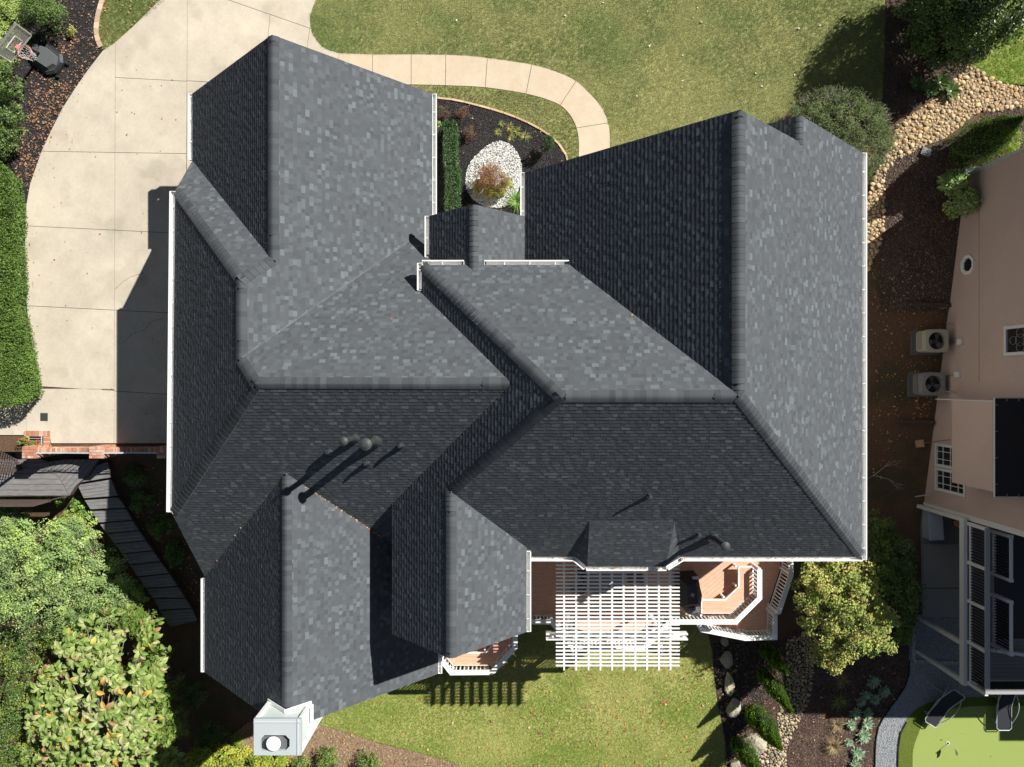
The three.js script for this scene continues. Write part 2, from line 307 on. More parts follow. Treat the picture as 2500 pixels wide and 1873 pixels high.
{
  const drive = structure('driveway');
  part('joint_bed', M.joint, drive, (b) => b.flat(drivePoly, 0.004));
  // joint lines as in the photograph
  const vA = (y) => 282.5 - 3.5 * (y - 105) / 975, vB = (y) => 458.5 - 3 * y / 373;
  const rows = [(x) => -40, (x) => 190 + 12 * (x - 282) / 225, (x) => 370 + 6 * (x - 103) / 364, (x) => 552 + 17 * (x - 65) / 350, (x) => 747 + 17 * (x - 71) / 340, (x) => 944 + 19 * (x - 107) / 304, (x) => 1110];
  const cells = [];
  const cell = (xa, xb, ra, rb) => { const p = (xf, rf) => { let y = 500, x = xf(500); for (let i = 0; i < 4; i++) { y = rf(x); x = xf(y); } return [x, y]; }; return A0([p(xa, ra), p(xb, ra), p(xb, rb), p(xa, rb)]); };
  const L = () => -80, R = () => 1010;
  cells.push(cell(L, vA, rows[0], rows[2]));
  cells.push(cell(vA, vB, rows[0], rows[1]), cell(vA, vB, rows[1], rows[2]));
  for (let i = 2; i < 6; i++) { if (i < 5) cells.push(cell(L, vA, rows[i], rows[i + 1])); cells.push(cell(vA, vB, rows[i], rows[i + 1])); }
  cells.push(A0([[65, 949], [vA(949), 949], [vA(1110), 1110], [65, 1110]]).map((p) => p), A0([[-80, 960], [65, 960], [65, 1110], [-80, 1110]]));
  const diag = (x) => 0 + (x - 556) * 70 / 201;
  cells.push(A0([[458.5, -60], [1010, -60], [1010, diag(1010)], [458.5, diag(458.5)]]));
  cells.push(A0([[458.3, diag(458.3)], [660, diag(660)], [643, 209], [457, 198]]), A0([[660, diag(660)], [757, diag(757)], [735, 216], [643, 209]]), A0([[757, diag(757)], [830, 90], [830, 222], [735, 216]]));
  cells.push(A0([[457, 198], [830, 222], [830, 700], [455, 700]]));
  slabs(drive, drivePoly, cells, M.concrete);
  part('drain_grate', M.blackPlastic, drive, (b) => { const p = onGround(109, 1018); b.box(p[0], SLAB + 0.006, p[1], 0.28, 0.012, 0.3); for (let i = -4; i <= 4; i++) b.box(p[0] + i * 0.03, SLAB + 0.014, p[1], 0.012, 0.008, 0.27); });
  // two hairline cracks in the lower slabs
  for (const line of [[[282, 706], [300, 690], [322, 676], [350, 668]], [[300, 838], [325, 815], [352, 806], [372, 786], [400, 778]]]) part('crack', M.joint, drive, (b) => { const p = smooth(A0(line), 5, false); for (let i = 0; i < p.length - 1; i++) b.bar([p[i][0], SLAB, p[i][1]], [p[i + 1][0], SLAB, p[i + 1][1]], 0.007 + 0.006 * (i % 3) / 2, 0.006); });
  const walk = structure('front_walk');
  part('joint_bed', M.joint, walk, (b) => b.flat(walkPoly, 0.004));
  const J = [[[827, 100], [827, 300]], [[910, 100], [910, 300]], [[1004, 100], [1004, 240]], [[1089, 100], [1087, 240]], [[1192, 110], [1183, 240]], [[1304, 130], [1280, 250]], [[1412, 190], [1363, 264]], [[1490, 300], [1396, 315]], [[1500, 480], [1400, 480]]].map((l) => A0(l));
  const wc = []; for (let i = 0; i < J.length - 1; i++) { const [a, b] = J[i], [c, d] = J[i + 1]; wc.push([a, c, d, b]); }
  // the wide bend needs outward corners
  wc[4] = [J[4][0], ...A0([[1260, 100]]), J[5][0], J[5][1], J[4][1]]; wc[5] = [J[5][0], ...A0([[1400, 130]]), J[6][0], J[6][1], J[5][1]]; wc[6] = [J[6][0], ...A0([[1500, 220]]), J[7][0], J[7][1], J[6][1]];
  slabs(walk, walkPoly, wc, M.walk);
}

// -------- lawns
const frontLawn = smooth(G([[776, -30], [763, 22], [757, 40], [757, 62], [762, 83], [785, 114], [801, 123], [827, 131], [910, 134], [1004, 133], [1089, 134], [1149, 137], [1207, 144], [1294, 157], [1352, 173], [1406, 198], [1442, 231], [1472, 268], [1487, 308], [1490, 358], [1490, 420]]), 4, false).concat(G([[1800, 420], [1880, 330], [1930, 262], [2050, 285], [2150, 270], [2160, 120], [2160, -30]]));
const innerLawn = smooth(G([[1004, 208], [1087, 210], [1185, 215], [1287, 231], [1337, 245], [1370, 260], [1395, 287], [1409, 320], [1412, 348], [1412, 420]]), 4, false).concat(smooth(G([[1392, 420], [1389, 391], [1377, 366], [1355, 340], [1319, 315], [1268, 290], [1217, 271], [1174, 259], [1116, 245], [1062, 238], [1000, 232]]), 4, false));
const cornerLawn = smooth(G([[416, -30], [404, 0], [330, 61], [282, 104], [254, 124]]), 4, false).concat(smooth(G([[243, 105], [238, 80], [240, 50], [250, 20], [260, -30]]), 4, false));
const eastLawn = smooth(G([[2330, -30], [2350, 100], [2367, 150], [2389, 173], [2408, 186], [2443, 200], [2500, 208], [2560, 214]]), 4, false).concat(G([[2600, 100], [2600, -30]]));
const backLawn = G([[1000, 1500], [1330, 1400], [1700, 1420], [1738, 1590]]).concat(smooth(G([[1742, 1640], [1752, 1720], [1768, 1800], [1775, 1900]]), 4, false), smooth(G([[1170, 1900], [1120, 1868], [1040, 1842], [960, 1822], [900, 1805], [840, 1785], [790, 1772], [765, 1766]]), 4, false), G([[740, 1740], [800, 1690]]));
for (const [n, p, m] of [['front_lawn', frontLawn, M.lawn], ['walk_side_lawn', innerLawn, M.lawn], ['driveway_corner_lawn', cornerLawn, M.lawn], ['side_lawn', eastLawn, M.lawnGreen], ['back_lawn', backLawn, M.lawnGreen]]) scene.add(asStructure(drape(n, p, 0.012, m)));
// -------- planting beds
const northBed = smooth(G([[258, -30], [248, 10], [238, 50], [236, 80], [242, 108], [251, 126], [217, 170], [177, 228], [152, 268], [125, 322], [103, 369], [89, 409], [72, 455]]), 4, false).concat(G([[62, 540], [60, 700], [70, 800], [100, 930], [95, 985], [-60, 990], [-60, -30]]));
const courtBed = smooth(G([[1000, 232], [1062, 239], [1113, 245], [1171, 259], [1214, 271], [1265, 289], [1316, 314], [1352, 339], [1374, 365], [1387, 391], [1390, 430]]), 4, false).concat(G([[1390, 620], [980, 620]]));
const eastBed = G([[2150, 270], [2160, -20], [2345, -20], [2352, 110], [2367, 152], [2300, 230], [2120, 330], [2085, 470], [2060, 470], [2050, 284]]);
const gapBed = G([[2160, 395], [2240, 370], [2340, 330], [2420, 262], [2600, 250], [2600, 700], [2330, 760], [2150, 760], [2140, 560]]);
const seBed = G([[1738, 1560], [1900, 1560], [2060, 1480], [2225, 1480], [2222, 1654], [2203, 1685], [2181, 1715], [2156, 1751], [2142, 1780], [2137, 1816], [2134, 1930], [1770, 1930], [1768, 1800], [1752, 1720], [1742, 1640]]);
const chimneyBed = smooth(G([[765, 1767], [790, 1773], [840, 1786], [900, 1806], [960, 1823], [1040, 1843], [1120, 1869], [1170, 1901]]), 4, false).concat(G([[600, 1930], [560, 1800], [640, 1740]]));
for (const [n, p, m] of [['mulch_bed', northBed, M.mulchBlack], ['courtyard_bed', courtBed, M.mulchBlack], ['tree_bed', eastBed, M.mulchBrown], ['gap_bed', gapBed, M.mulchBrown], ['garden_bed', seBed, M.mulchBrown], ['chimney_bed', chimneyBed, M.strawSoil]]) scene.add(asStructure(drape(n, p, 0.004, m)));
// the darker mulch nearest the stone edging
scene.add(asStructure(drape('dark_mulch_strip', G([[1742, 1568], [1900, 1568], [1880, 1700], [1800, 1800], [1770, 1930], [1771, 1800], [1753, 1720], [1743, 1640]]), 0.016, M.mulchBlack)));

// grey gravel, putting green, patio by the neighbour
const gravel = smooth(G([[2219, 1500], [2219, 1613], [2217, 1654], [2203, 1685], [2181, 1715], [2156, 1751], [2142, 1780], [2137, 1816], [2135, 1920]]), 4, false).concat(G([[2560, 1920], [2560, 1500]]));
const fringe = smooth(G([[2190, 1920], [2191, 1873], [2193, 1816], [2200, 1782], [2212, 1760], [2230, 1738], [2262, 1718], [2330, 1705], [2560, 1700]]), 4, false).concat(G([[2560, 1920]]));
const putting = smooth(G([[2226, 1920], [2227, 1873], [2229, 1828], [2240, 1794], [2256, 1760], [2290, 1738], [2350, 1726], [2560, 1722]]), 4, false).concat(G([[2560, 1920]]));
const patio = G([[2252, 1230], [2560, 1230], [2560, 1508], [2250, 1508]]);
for (const [n, p, m, l] of [['gravel_path', gravel, M.gravelGrey, 0.012], ['turf_fringe', fringe, M.turfFringe, 0.024], ['putting_green', putting, M.turf, 0.030], ['patio', patio, std([0.20, 0.2, 0.195], 0.9), 0.03]]) scene.add(asStructure(drape(n, p, l, m)));

// edging of the beds: thin tan kerbs laid stone by stone
function edging(label, pxPath, w, len, h, tint) {
  const t = thing('bed_edging', label, 'edging'); const path = smooth(G(pxPath), 8, false); const r = RNG(path.length * 13);
  let acc = 0, a = path[0]; const mats = [0, 1, 2].map((k) => std(sc(tint, 0.85 + 0.18 * k), 0.9));
  for (let i = 1; i < path.length; i++) { acc += Math.hypot(path[i][0] - path[i - 1][0], path[i][1] - path[i - 1][1]); if (acc >= len) { const b = path[i], y = ground((a[0] + b[0]) / 2, (a[1] + b[1]) / 2); part('edging_stone', mats[Math.floor(r() * 3)], t, (m) => m.bar([a[0], y + h / 2 - 0.02, a[1]], [lerp(a[0], b[0], 0.97), y + h / 2 - 0.02, lerp(a[1], b[1], 0.97)], w, h + 0.04)); a = b; acc = 0; } }
}
edging('thin tan edging curving between the courtyard mulch and the strip of lawn', [[1000, 232], [1062, 239], [1113, 245], [1171, 259], [1214, 271], [1265, 289], [1316, 314], [1352, 339], [1374, 365], [1387, 391], [1390, 420]], 0.07, 0.45, 0.05, [0.50, 0.36, 0.22]);
edging('pinkish brick edging between the black mulch and the corner lawn by the driveway', [[258, -20], [247, 12], [238, 50], [236, 80], [242, 105], [252, 124]], 0.17, 0.22, 0.06, [0.52, 0.38, 0.28]);
edging('dark edging strip along the outside of the grey gravel path', [[2219, 1613], [2217, 1654], [2203, 1685], [2181, 1715], [2156, 1751], [2142, 1780], [2137, 1816], [2135, 1900]], 0.03, 0.5, 0.07, [0.02, 0.02, 0.022]);
edging('dark edging strip between the grey gravel and the turf of the putting green', [[2212, 1762], [2200, 1782], [2193, 1816], [2191, 1873], [2190, 1900]], 0.04, 0.5, 0.07, [0.02, 0.02, 0.022]);

// ================================================================ the house
const house = thing('house', 'large house with steep charcoal shingled roofs and white gutters in the centre', 'house');
const roof = new THREE.Group(); roof.name = 'roof'; house.add(roof);
const plane = (a, b, c) => ({ a, b, c, y: (x, z) => a + b * x + c * z });
const through = (p, q, r) => { const n = new THREE.Vector3().crossVectors(V(...q).sub(V(...p)), V(...r).sub(V(...p))); return plane(p[1] + (n.x * p[0] + n.z * p[2]) / n.y, -n.x / n.y, -n.z / n.y); };
const PL = {
  A_W: plane(14.08, 1, 0), A_E: plane(0.86, -1, 0), B: plane(10.88, 0, 1), C: plane(15.36, 1, 0), F: plane(8.75, 0, 1), G: plane(8.75, 0, -1),
  L: plane(8.75, 1, 0), K: plane(9.59, 0, 1), N: plane(9.9 + 1.05 * 0.31, 0, -1.05), M_W: plane(4.4, 1, 0), M_E: plane(9.9 + 0.973 * 5.5, -0.973, 0),
  P_W: plane(7.43, 1, 0), P_E: plane(5.19, -1, 0), R_E: plane(5.31, -1, 0), Q_W: plane(12.78, 1, 0), Q_E: plane(-0.54, -1, 0), U_W: plane(7.565 - 7.9, 1, 0),
};
const bayL = [[2.3, 5.93, 4.1], [2.38, 4.5, 5.8], [2.02, 4.46, 5.5]], bayR = [[4.82, 5.93, 4.1], [4.87, 4.5, 5.8], [5.32, 4.46, 5.5]];
PL.BAY = plane(5.93 + 0.84 * 4.1, 0, -0.84); PL.BAY_L = through(...bayL); PL.BAY_R = through(...bayR);
const xz = (t) => t.map((p) => [p[0], p[2]]);
const FACES = [
  ['A_W', [[-10.58, -9.6], [-6.61, -9.6], [-6.61, -3.41], [-10.58, -7.38]]],
  ['A_E', [[-6.61, -9.6], [-2.64, -9.6], [-2.64, -5.25], [-7.25, -0.64], [-7.25, -2.77], [-6.61, -3.41]]],
  ['B', [[-10.5, -6.02], [-7.25, -2.77], [-6.61, -3.41], [-10.58, -7.38]]],
  ['C', [[-10.5, -6.02], [-7.25, -2.77], [-7.25, -0.64], [-6.61, 0], [-10.7, 4.09]]],
  ['F', [[-6.61, 0], [0, 0], [-1.7, -1.7], [-1.7, -3.1], [-2.58, -3.9], [-2.64, -5.25], [-7.25, -0.64]]],
  ['G', [[-6.61, 0], [0, 0], [-3.7, 3.7], [-3.3, 3.7], [-3.3, 5.99], [-6.66, 2.63], [-10.85, 6.82], [-10.7, 4.09]]],
  ['L', [[-2.65, -3.49], [1.15, 0.31], [-1.72, 3.04], [-1.72, 7.75], [-3.7, 7.75], [-3.7, 3.7], [0, 0], [-2.65, -2.65]]],
  ['K', [[-2.65, -3.49], [-1.33, -3.49], [-1.12, -3.28], [-0.91, -3.49], [1.70, -3.49], [5.5, 0.31], [1.15, 0.31]]],
  ['N', [[1.15, 0.31], [5.5, 0.31], [11.15, 5.5], [0.45, 5.5], [0.45, 5.11], [-1.72, 3.04]]],
  ['M_W', [[0.41, -6.6], [5.5, -6.6], [5.5, 0.31], [2.09, -3.1], [0.41, -3.1]]],
  ['M_E', [[5.5, -6.6], [7.9, -6.6], [7.9, -7.35], [11.15, -7.35], [11.15, 5.5], [5.5, 0.31]]],
  ['U_W', [[6.95, -7.35], [7.9, -7.35], [7.9, -6.6], [6.95, -6.6]]],
  ['P_W', [[-2.58, -5.23], [-1.12, -5.23], [-1.12, -3.28], [-1.33, -3.49], [-1.33, -3.1], [-1.78, -3.1], [-2.58, -3.9]]],
  ['P_E', [[-1.12, -5.23], [0.38, -5.23], [0.38, -3.1], [-0.91, -3.1], [-0.91, -3.49], [-1.12, -3.28]]],
  ['R_E', [[-1.72, 3.04], [0.45, 5.11], [0.45, 7.75], [-1.72, 7.75]]],
  ['Q_W', [[-6.66, 2.63], [-6.66, 10.2], [-10.85, 10.2], [-10.85, 6.82]]],
  ['Q_E', [[-6.66, 2.63], [-3.3, 5.99], [-3.3, 7.4], [-2.6, 7.4], [-2.6, 10.2], [-6.66, 10.2]]],
  ['BAY', [[2.3, 4.1], [4.82, 4.1], [4.87, 5.8], [2.38, 5.8]]],
  ['BAY_L', xz(bayL)], ['BAY_R', xz(bayR)],
];
const CAPS = [], cap = (...a) => CAPS.push(a);   // ridge and hip lines; the deck is cut back under them
const V_ = { vent: true, lift: 0.022, w: 0.15 };
cap([-6.61, -3.40], [-6.61, -4.1], PL.A_W, PL.A_E); cap([-6.61, -4.1], [-6.61, -9.45], PL.A_W, PL.A_E, V_); cap([-6.61, -9.45], [-6.61, -9.6], PL.A_W, PL.A_E);
cap([-6.61, -0.02], [-0.75, 0], PL.F, PL.G, { ...V_ }); cap([-0.75, 0], [0.02, 0], PL.F, PL.G);
cap([-7.25, -0.64], [-7.25, -1.15], PL.C, PL.A_E); cap([-7.25, -1.15], [-7.25, -2.55], PL.C, PL.A_E, V_); cap([-7.25, -2.55], [-7.25, -2.77], PL.C, PL.A_E);
cap([-10.5, -6.02], [-7.25, -2.77], PL.B, PL.C); cap([-6.61, -3.41], [-7.25, -2.77], PL.B, PL.A_E); cap([-7.25, -0.64], [-6.61, 0], PL.C, PL.F);
cap([-10.7, 4.09], [-6.61, 0], PL.C, PL.G, { step: 0.17 });
cap([-2.65, -3.49], [1.15, 0.31], PL.L, PL.K); cap([-1.72, 3.04], [1.15, 0.31], PL.L, PL.N);
cap([1.15, 0.31], [1.3, 0.31], PL.K, PL.N); cap([1.3, 0.31], [4.9, 0.31], PL.K, PL.N, V_); cap([4.9, 0.31], [5.5, 0.31], PL.K, PL.N);
cap([5.5, -6.45], [5.5, 0.0], PL.M_W, PL.M_E, { ...V_, w: 0.165, lift: 0.032 }); cap([5.5, -6.6], [5.5, -6.45], PL.M_W, PL.M_E); cap([5.5, 0], [5.5, 0.31], PL.M_W, PL.M_E);
cap([11.15, 5.5], [5.5, 0.31], PL.M_E, PL.N);
cap([-6.66, 2.68], [-6.66, 9.55], PL.Q_W, PL.Q_E, V_);
cap([-1.72, 3.04], [-1.72, 3.6], PL.L, PL.R_E); cap([-1.72, 3.6], [-1.72, 7.6], PL.L, PL.R_E, V_); cap([-1.72, 7.6], [-1.72, 7.75], PL.L, PL.R_E);
cap([-1.12, -5.23], [-1.12, -3.26], PL.P_W, PL.P_E, { w: 0.13 });
cap([7.9, -7.35], [7.9, -6.56], PL.U_W, PL.M_E, { w: 0.1 });
const shingleRnd = RNG(4242);
const cells3 = [];                // every shingle tab: {poly, plane, y offsets, tone}
const TONES = [[0.072, 0.081, 0.091], [0.080, 0.090, 0.101], [0.089, 0.100, 0.112], [0.075, 0.084, 0.094], [0.102, 0.115, 0.128], [0.122, 0.140, 0.155], [0.064, 0.072, 0.081]];
function tone(low) { const r = shingleRnd(); const i = low ? (r < 0.4 ? 0 : r < 0.7 ? 3 : r < 0.9 ? 6 : 1) : r < 0.28 ? 1 : r < 0.50 ? 2 : r < 0.66 ? 3 : r < 0.76 ? 0 : r < 0.90 ? 4 : r < 0.97 ? 5 : 6; return sc(TONES[i], 0.95 + 0.1 * shingleRnd()); }
{
  const deckB = new MB(), fascia = new MB();
  for (const [key, poly] of FACES) {
    const P = PL[key], small = key.startsWith('BAY'), lift = 0.0;
    const f = THREE.ShapeUtils.triangulateShape(poly.map(([x, z]) => new THREE.Vector2(x, z)), []);
    for (const [a, b, c] of f) { const v = (i, o) => [poly[i][0], P.y(...poly[i]) + o, poly[i][1]]; deckB.tri(v(a, -0.14), v(b, -0.14), v(c, -0.14)); deckB.tri(v(a, -0.18), v(b, -0.18), v(c, -0.18)); }
    for (let i = 0; i < poly.length; i++) {   // the edge of the slope: white trim boards
      const a = poly[i], b = poly[(i + 1) % poly.length];
      if (CAPS.some(([p, q, PA, PB]) => { if (PA !== P && PB !== P) return false; const dx = q[0] - p[0], dz = q[1] - p[1], l = Math.hypot(dx, dz), ds = (t) => Math.abs((t[0] - p[0]) * dz - (t[1] - p[1]) * dx) / l; return ds(a) < 0.08 && ds(b) < 0.08; })) continue;
      fascia.quad([a[0], P.y(...a) - 0.004, a[1]], [b[0], P.y(...b) - 0.004, b[1]], [b[0], P.y(...b) - 0.2, b[1]], [a[0], P.y(...a) - 0.2, a[1]]);
    }
    // shingle courses
    const m = Math.hypot(P.b, P.c), d = [-P.b / m, -P.c / m], u = [-d[1], d[0]], expo = 0.128 / Math.sqrt(1 + m * m);
    const d_ = d, uv = poly.map(([x, z]) => [x * u[0] + z * u[1], x * d[0] + z * d[1]]), [u0, v0, u1, v1] = bounds(uv);
    const toXZ = (s, t) => [u[0] * s + d[0] * t, u[1] * s + d[1] * t];
    const nrm = V(-P.b, 1, -P.c).normalize();
    const courses = Math.ceil((v1 - v0) / expo);
    for (let k = 0; k < courses; k++) {
      const vb = v1 - k * expo, vt = vb - expo;
      let s = u0 - shingleRnd() * 0.3, high = shingleRnd() < 0.5;
      while (s < u1) {
        const w = high ? 0.10 + 0.12 * shingleRnd() : 0.08 + 0.11 * shingleRnd();
        const cell = [[s, vt], [s + w, vt], [s + w, vb], [s, vb]], thick = high ? 0.0085 : 0.0055;
        s += w; 
        let q = clipConvex(uv, cell);
        for (const [cp, cq, PA, PB, o = {}] of CAPS) {   // shingles stop short of the ridge line, under its caps
          if (!q.length) break; if (PA !== P && PB !== P) continue;
          const c0 = toXZ(s - w / 2, (vt + vb) / 2), dx = cq[0] - cp[0], dz = cq[1] - cp[1], len = Math.hypot(dx, dz), tx = dx / len, tz = dz / len, al = (c0[0] - cp[0]) * tx + (c0[1] - cp[1]) * tz, dist = -(c0[0] - cp[0]) * tz + (c0[1] - cp[1]) * tx;
          if (al < -0.03 || al > len + 0.03 || Math.abs(dist) > 0.35) continue;
          const sg = Math.sign(dist), e = (o.w || 0.16) * 0.72, B = (a, d) => { const x = cp[0] + tx * a - tz * d * sg, z = cp[1] + tz * a + tx * d * sg; return [x * u[0] + z * u[1], x * d_[0] + z * d_[1]]; };
          q = clipConvex(q, [B(-9, e), B(len + 9, e), B(len + 9, 9), B(-9, 9)]);
        }
        if (q.length) {
          const whole = q.length === 4 && Math.abs(areaOf(q)) > w * expo * 0.995;
          cells3.push({ q, vt, vb, thick, P, toXZ, nrm, tone: tone(!high), whole, w, c: toXZ(s - w / 2, (vt + vb) / 2), expo, m, u, d });
        }
        high = !high || shingleRnd() < 0.2;
      }
    }
  }
  deckB.build('roof_deck', M.underlay, roof);
  fascia.build('fascia', M.white, roof);
  // those that show largest (highest, in full view) are single pieces
  for (const c of cells3) { const y = c.P.y(...c.c); c.D = CAM_Y - y; c.show = (c.nrm.y * c.D + -c.nrm.x * c.c[0] - c.nrm.z * c.c[1]) * c.w / Math.pow(c.D, 3) * (c.P === PL.L || c.P === PL.M_W ? 0.6 : 1); }
  const order = cells3.filter((c) => c.whole).sort((a, b) => b.show - a.show);
  const single = new Set(order.slice(0, 300));
  const emit = (b, c) => {
    const top = c.q.map(([s, t]) => { const [x, z] = c.toXZ(s, t); const h = 0.003 + c.thick * clamp((t - c.vt) / (c.vb - c.vt)); return [x + c.nrm.x * h, c.P.y(x, z) + c.nrm.y * h, z + c.nrm.z * h]; });
    const bot = c.q.map(([s, t]) => { const [x, z] = c.toXZ(s, t); return [x, c.P.y(x, z) - 0.002, z]; });
    const ccw = areaOf(c.q.map(([s, t]) => c.toXZ(s, t))) > 0;
    const f = c.q.length === 4 ? [[0, 1, 2], [0, 2, 3]] : THREE.ShapeUtils.triangulateShape(c.q.map(([x, y]) => new THREE.Vector2(x, y)), []);
    for (const t of f) { const [i, j, k] = t; const up = ((top[j][2] - top[i][2]) * (top[k][0] - top[i][0]) - (top[j][0] - top[i][0]) * (top[k][2] - top[i][2])) > 0; if (up) b.tri(top[i], top[j], top[k]); else b.tri(top[i], top[k], top[j]); }
    for (let i = 0; i < c.q.length; i++) { let a = i, e = (i + 1) % c.q.length; if (ccw) [a, e] = [e, a]; b.quad(bot[a], bot[e], top[e], top[a]); }
  };
  const rest = new MB(true);
  for (const c of cells3) { if (single.has(c)) continue; rest.col = c.tone; emit(rest, c); }
  asStuff(rest.build('shingle_field', M.shingle, roof));
  for (const c of single) { const b = new MB(true); b.col = c.tone; emit(b, c); b.build('shingle', M.shingle, roof); }
}

// ridge and hip caps, bent over the line where two slopes meet; ridge vents lie under the long ones
let capCount = 0; const capRest = new MB(true);
function capLine(p, q, PA, PB, { w = 0.16, lift = 0.016, step = 0.15, vent = false } = {}) {
  const dx = q[0] - p[0], dz = q[1] - p[1], len = Math.hypot(dx, dz), t = [dx / len, dz / len], n = [-t[1], t[0]];
  const mid = [(p[0] + q[0]) / 2, (p[1] + q[1]) / 2];
  // which plane lies on the +n side: the one that is lower there
  const tp = [mid[0] + n[0] * 0.1, mid[1] + n[1] * 0.1]; const [PL_, PR] = PA.y(...tp) < PB.y(...tp) ? [PA, PB] : [PB, PA];
  const at2 = (s, o, h) => { const x = p[0] + t[0] * s + n[0] * o, z = p[1] + t[1] * s + n[1] * o; return [x, (o >= 0 ? PL_ : PR).y(x, z) + h, z]; };
  const rr = vent ? 0.12 : 0.1, sl = Math.abs(PL_.y(...tp) - PL_.y(...mid)) / 0.1;   // bent over, not folded sharp
  const prof = [-1, -0.72, -0.42, -0.14, 0.14, 0.42, 0.72, 1];
  const ring = (s, h, sink) => prof.map((k) => { const o = k * w; const pt = at2(s, o, h); pt[1] -= sl * (Math.sqrt(o * o + rr * rr) - Math.abs(o)) * 0.95 - sl * (Math.sqrt(w * w + rr * rr) - w) * 0.95; return pt; });
  if (vent) {
    const b = new MB(); const A = ring(0, lift - 0.004), B = ring(len, lift - 0.004);
    for (let i = 0; i < prof.length - 1; i++) b.quad(A[i + 1], A[i], B[i], B[i + 1]);
    for (const k of [-1, 1]) { const e = k * w * 0.93; b.quad(at2(0, e, -0.01), at2(len, e, -0.01), at2(len, e, lift - 0.006), at2(0, e, lift - 0.006)); }
    for (const s of [0, len]) b.quad(at2(s, -w * 0.93, -0.01), at2(s, -w * 0.93, lift - 0.006), at2(s, 0, lift - 0.006), at2(s, 0, -0.01)).quad(at2(s, w * 0.93, -0.01), at2(s, w * 0.93, lift - 0.006), at2(s, 0, lift - 0.006), at2(s, 0, -0.01));
    b.build('ridge_vent', M.blackPlastic, roof);
  }
  const count = Math.max(1, Math.round(len / step)), st = len / count;
  for (let i = 0; i < count; i++) {
    const b = capCount < 300 ? new MB(true) : capRest; b.col = sc(TONES[[1, 2, 2, 4, 3][Math.floor(shingleRnd() * 5)]], (vent ? 0.66 : 0.66) + 0.14 * shingleRnd());
    const jit = (shingleRnd() - 0.5) * 0.008;
    const A = ring(i * st, lift + 0.001), B = ring((i + 1) * st + 0.004, lift + (vent ? 0.009 : 0.016) + jit * 0.3), Bo = ring((i + 1) * st + 0.004, lift - 0.006);
    for (let k = 0; k < prof.length - 1; k++) { b.quad(A[k + 1], A[k], B[k], B[k + 1]); b.quad(B[k + 1], B[k], Bo[k], Bo[k + 1]); }
    for (const k of [0, prof.length - 1]) { const a = [A[k][0], A[k][1] - 0.012, A[k][2]], c = [B[k][0], B[k][1] - 0.02, B[k][2]]; b.quad(A[k], a, c, B[k]); }
    if (capCount < 300) b.build('ridge_cap', M.shingle, roof);
    capCount++;
  }
}
for (const c of CAPS) capLine(...c);
asStuff(capRest.build('ridge_cap_run', M.shingle, roof));

// the sealed line where the garage slope meets the long north slope
{ const b = new MB(true), n = 40, r = RNG(66); for (let i = 0; i < n; i++) { const P = (t, o) => { const x = lerp(-7.2, -2.7, t), z = -7.89 - x, X = x + o * 0.7, Z = z + o * 0.7; return [X, Math.max(PL.A_E.y(X, Z), PL.F.y(X, Z)) + 0.016, Z]; }; b.col = sc([0.092, 0.101, 0.109], 0.85 + 0.4 * r()); const w = 0.02 + 0.012 * r(); b.quad(P(i / n, -w), P(i / n, w), P((i + 1) / n, w), P((i + 1) / n, -w)); } b.build('valley_seam', M.shingle, roof); }
// gutters: open white channels with a hem
function gutter(p, q, y0, y1 = y0, w = 0.125, extra = 0) {
  const dx = q[0] - p[0], dz = q[1] - p[1], l = Math.hypot(dx, dz), n = [dz / l, -dx / l];   // outward is to the left of p->q seen from above
  const g = part('gutter', M.white, house, (b) => {
    const P = (e, o, h) => e ? [q[0] + n[0] * o, y1 + h, q[1] + n[1] * o] : [p[0] + n[0] * o, y0 + h, p[1] + n[1] * o];
    b.bar(P(0, w / 2, -0.125), P(1, w / 2, -0.125), w, 0.012); b.bar(P(0, w, -0.06), P(1, w, -0.06), 0.022, 0.13); b.bar(P(0, 0.006, -0.06), P(1, 0.006, -0.06), 0.012, 0.12);
    b.bar(P(0, w + 0.006, 0.004), P(1, w + 0.006, 0.004), 0.034, 0.014);
    for (const e of [0, 1]) { const a = P(e, 0, -0.06), c = P(e, w, -0.06); b.bar(a, c, 0.012, 0.12); }
    for (let s = 0.6; s < l; s += 0.75) { const k = s / l; b.bar([lerp(p[0], q[0], k), lerp(y0, y1, k) - 0.01, lerp(p[1], q[1], k)], [lerp(p[0], q[0], k) + n[0] * w, lerp(y0, y1, k) - 0.01, lerp(p[1], q[1], k) + n[1] * w], 0.02, 0.012); }
  });
  return g;
}
gutter([-10.58, -7.42], [-10.58, -9.6], 3.48);
gutter([-10.7, 4.05], [-10.5, -6.0], 4.63, 4.84, 0.17);
gutter([-2.64, -9.6], [-2.64, -5.6], 3.48);
gutter([-2.58, -3.95], [-2.58, -5.23], 4.83);
gutter([0.38, -5.23], [0.38, -3.9], 4.79);
gutter([0.41, -4.05], [0.41, -6.6], 4.79);
gutter([-2.65, -3.49], [-1.42, -3.49].map((v, i) => v), 6.08);
gutter([-0.82, -3.49], [1.70, -3.49], 6.08);
gutter([-2.65, -2.75], [-2.65, -3.55], 6.08);
gutter([11.15, -7.35], [11.15, 5.62], 4.38, 4.38, 0.14);
gutter([11.15, 5.5], [5.4, 5.5], 4.44); gutter([2.0, 5.5], [0.5, 5.5], 4.44);
gutter([5.4, 5.5], [4.9, 5.8], 4.44, 4.47); gutter([4.9, 5.8], [2.36, 5.8], 4.47); gutter([2.36, 5.8], [2.0, 5.5], 4.47, 4.44);
gutter([0.45, 5.25], [0.45, 7.75], 4.84);
gutter([-10.85, 10.2], [-10.85, 6.9], 1.91);
gutter([-2.6, 8.6], [-2.6, 10.2], 2.04);

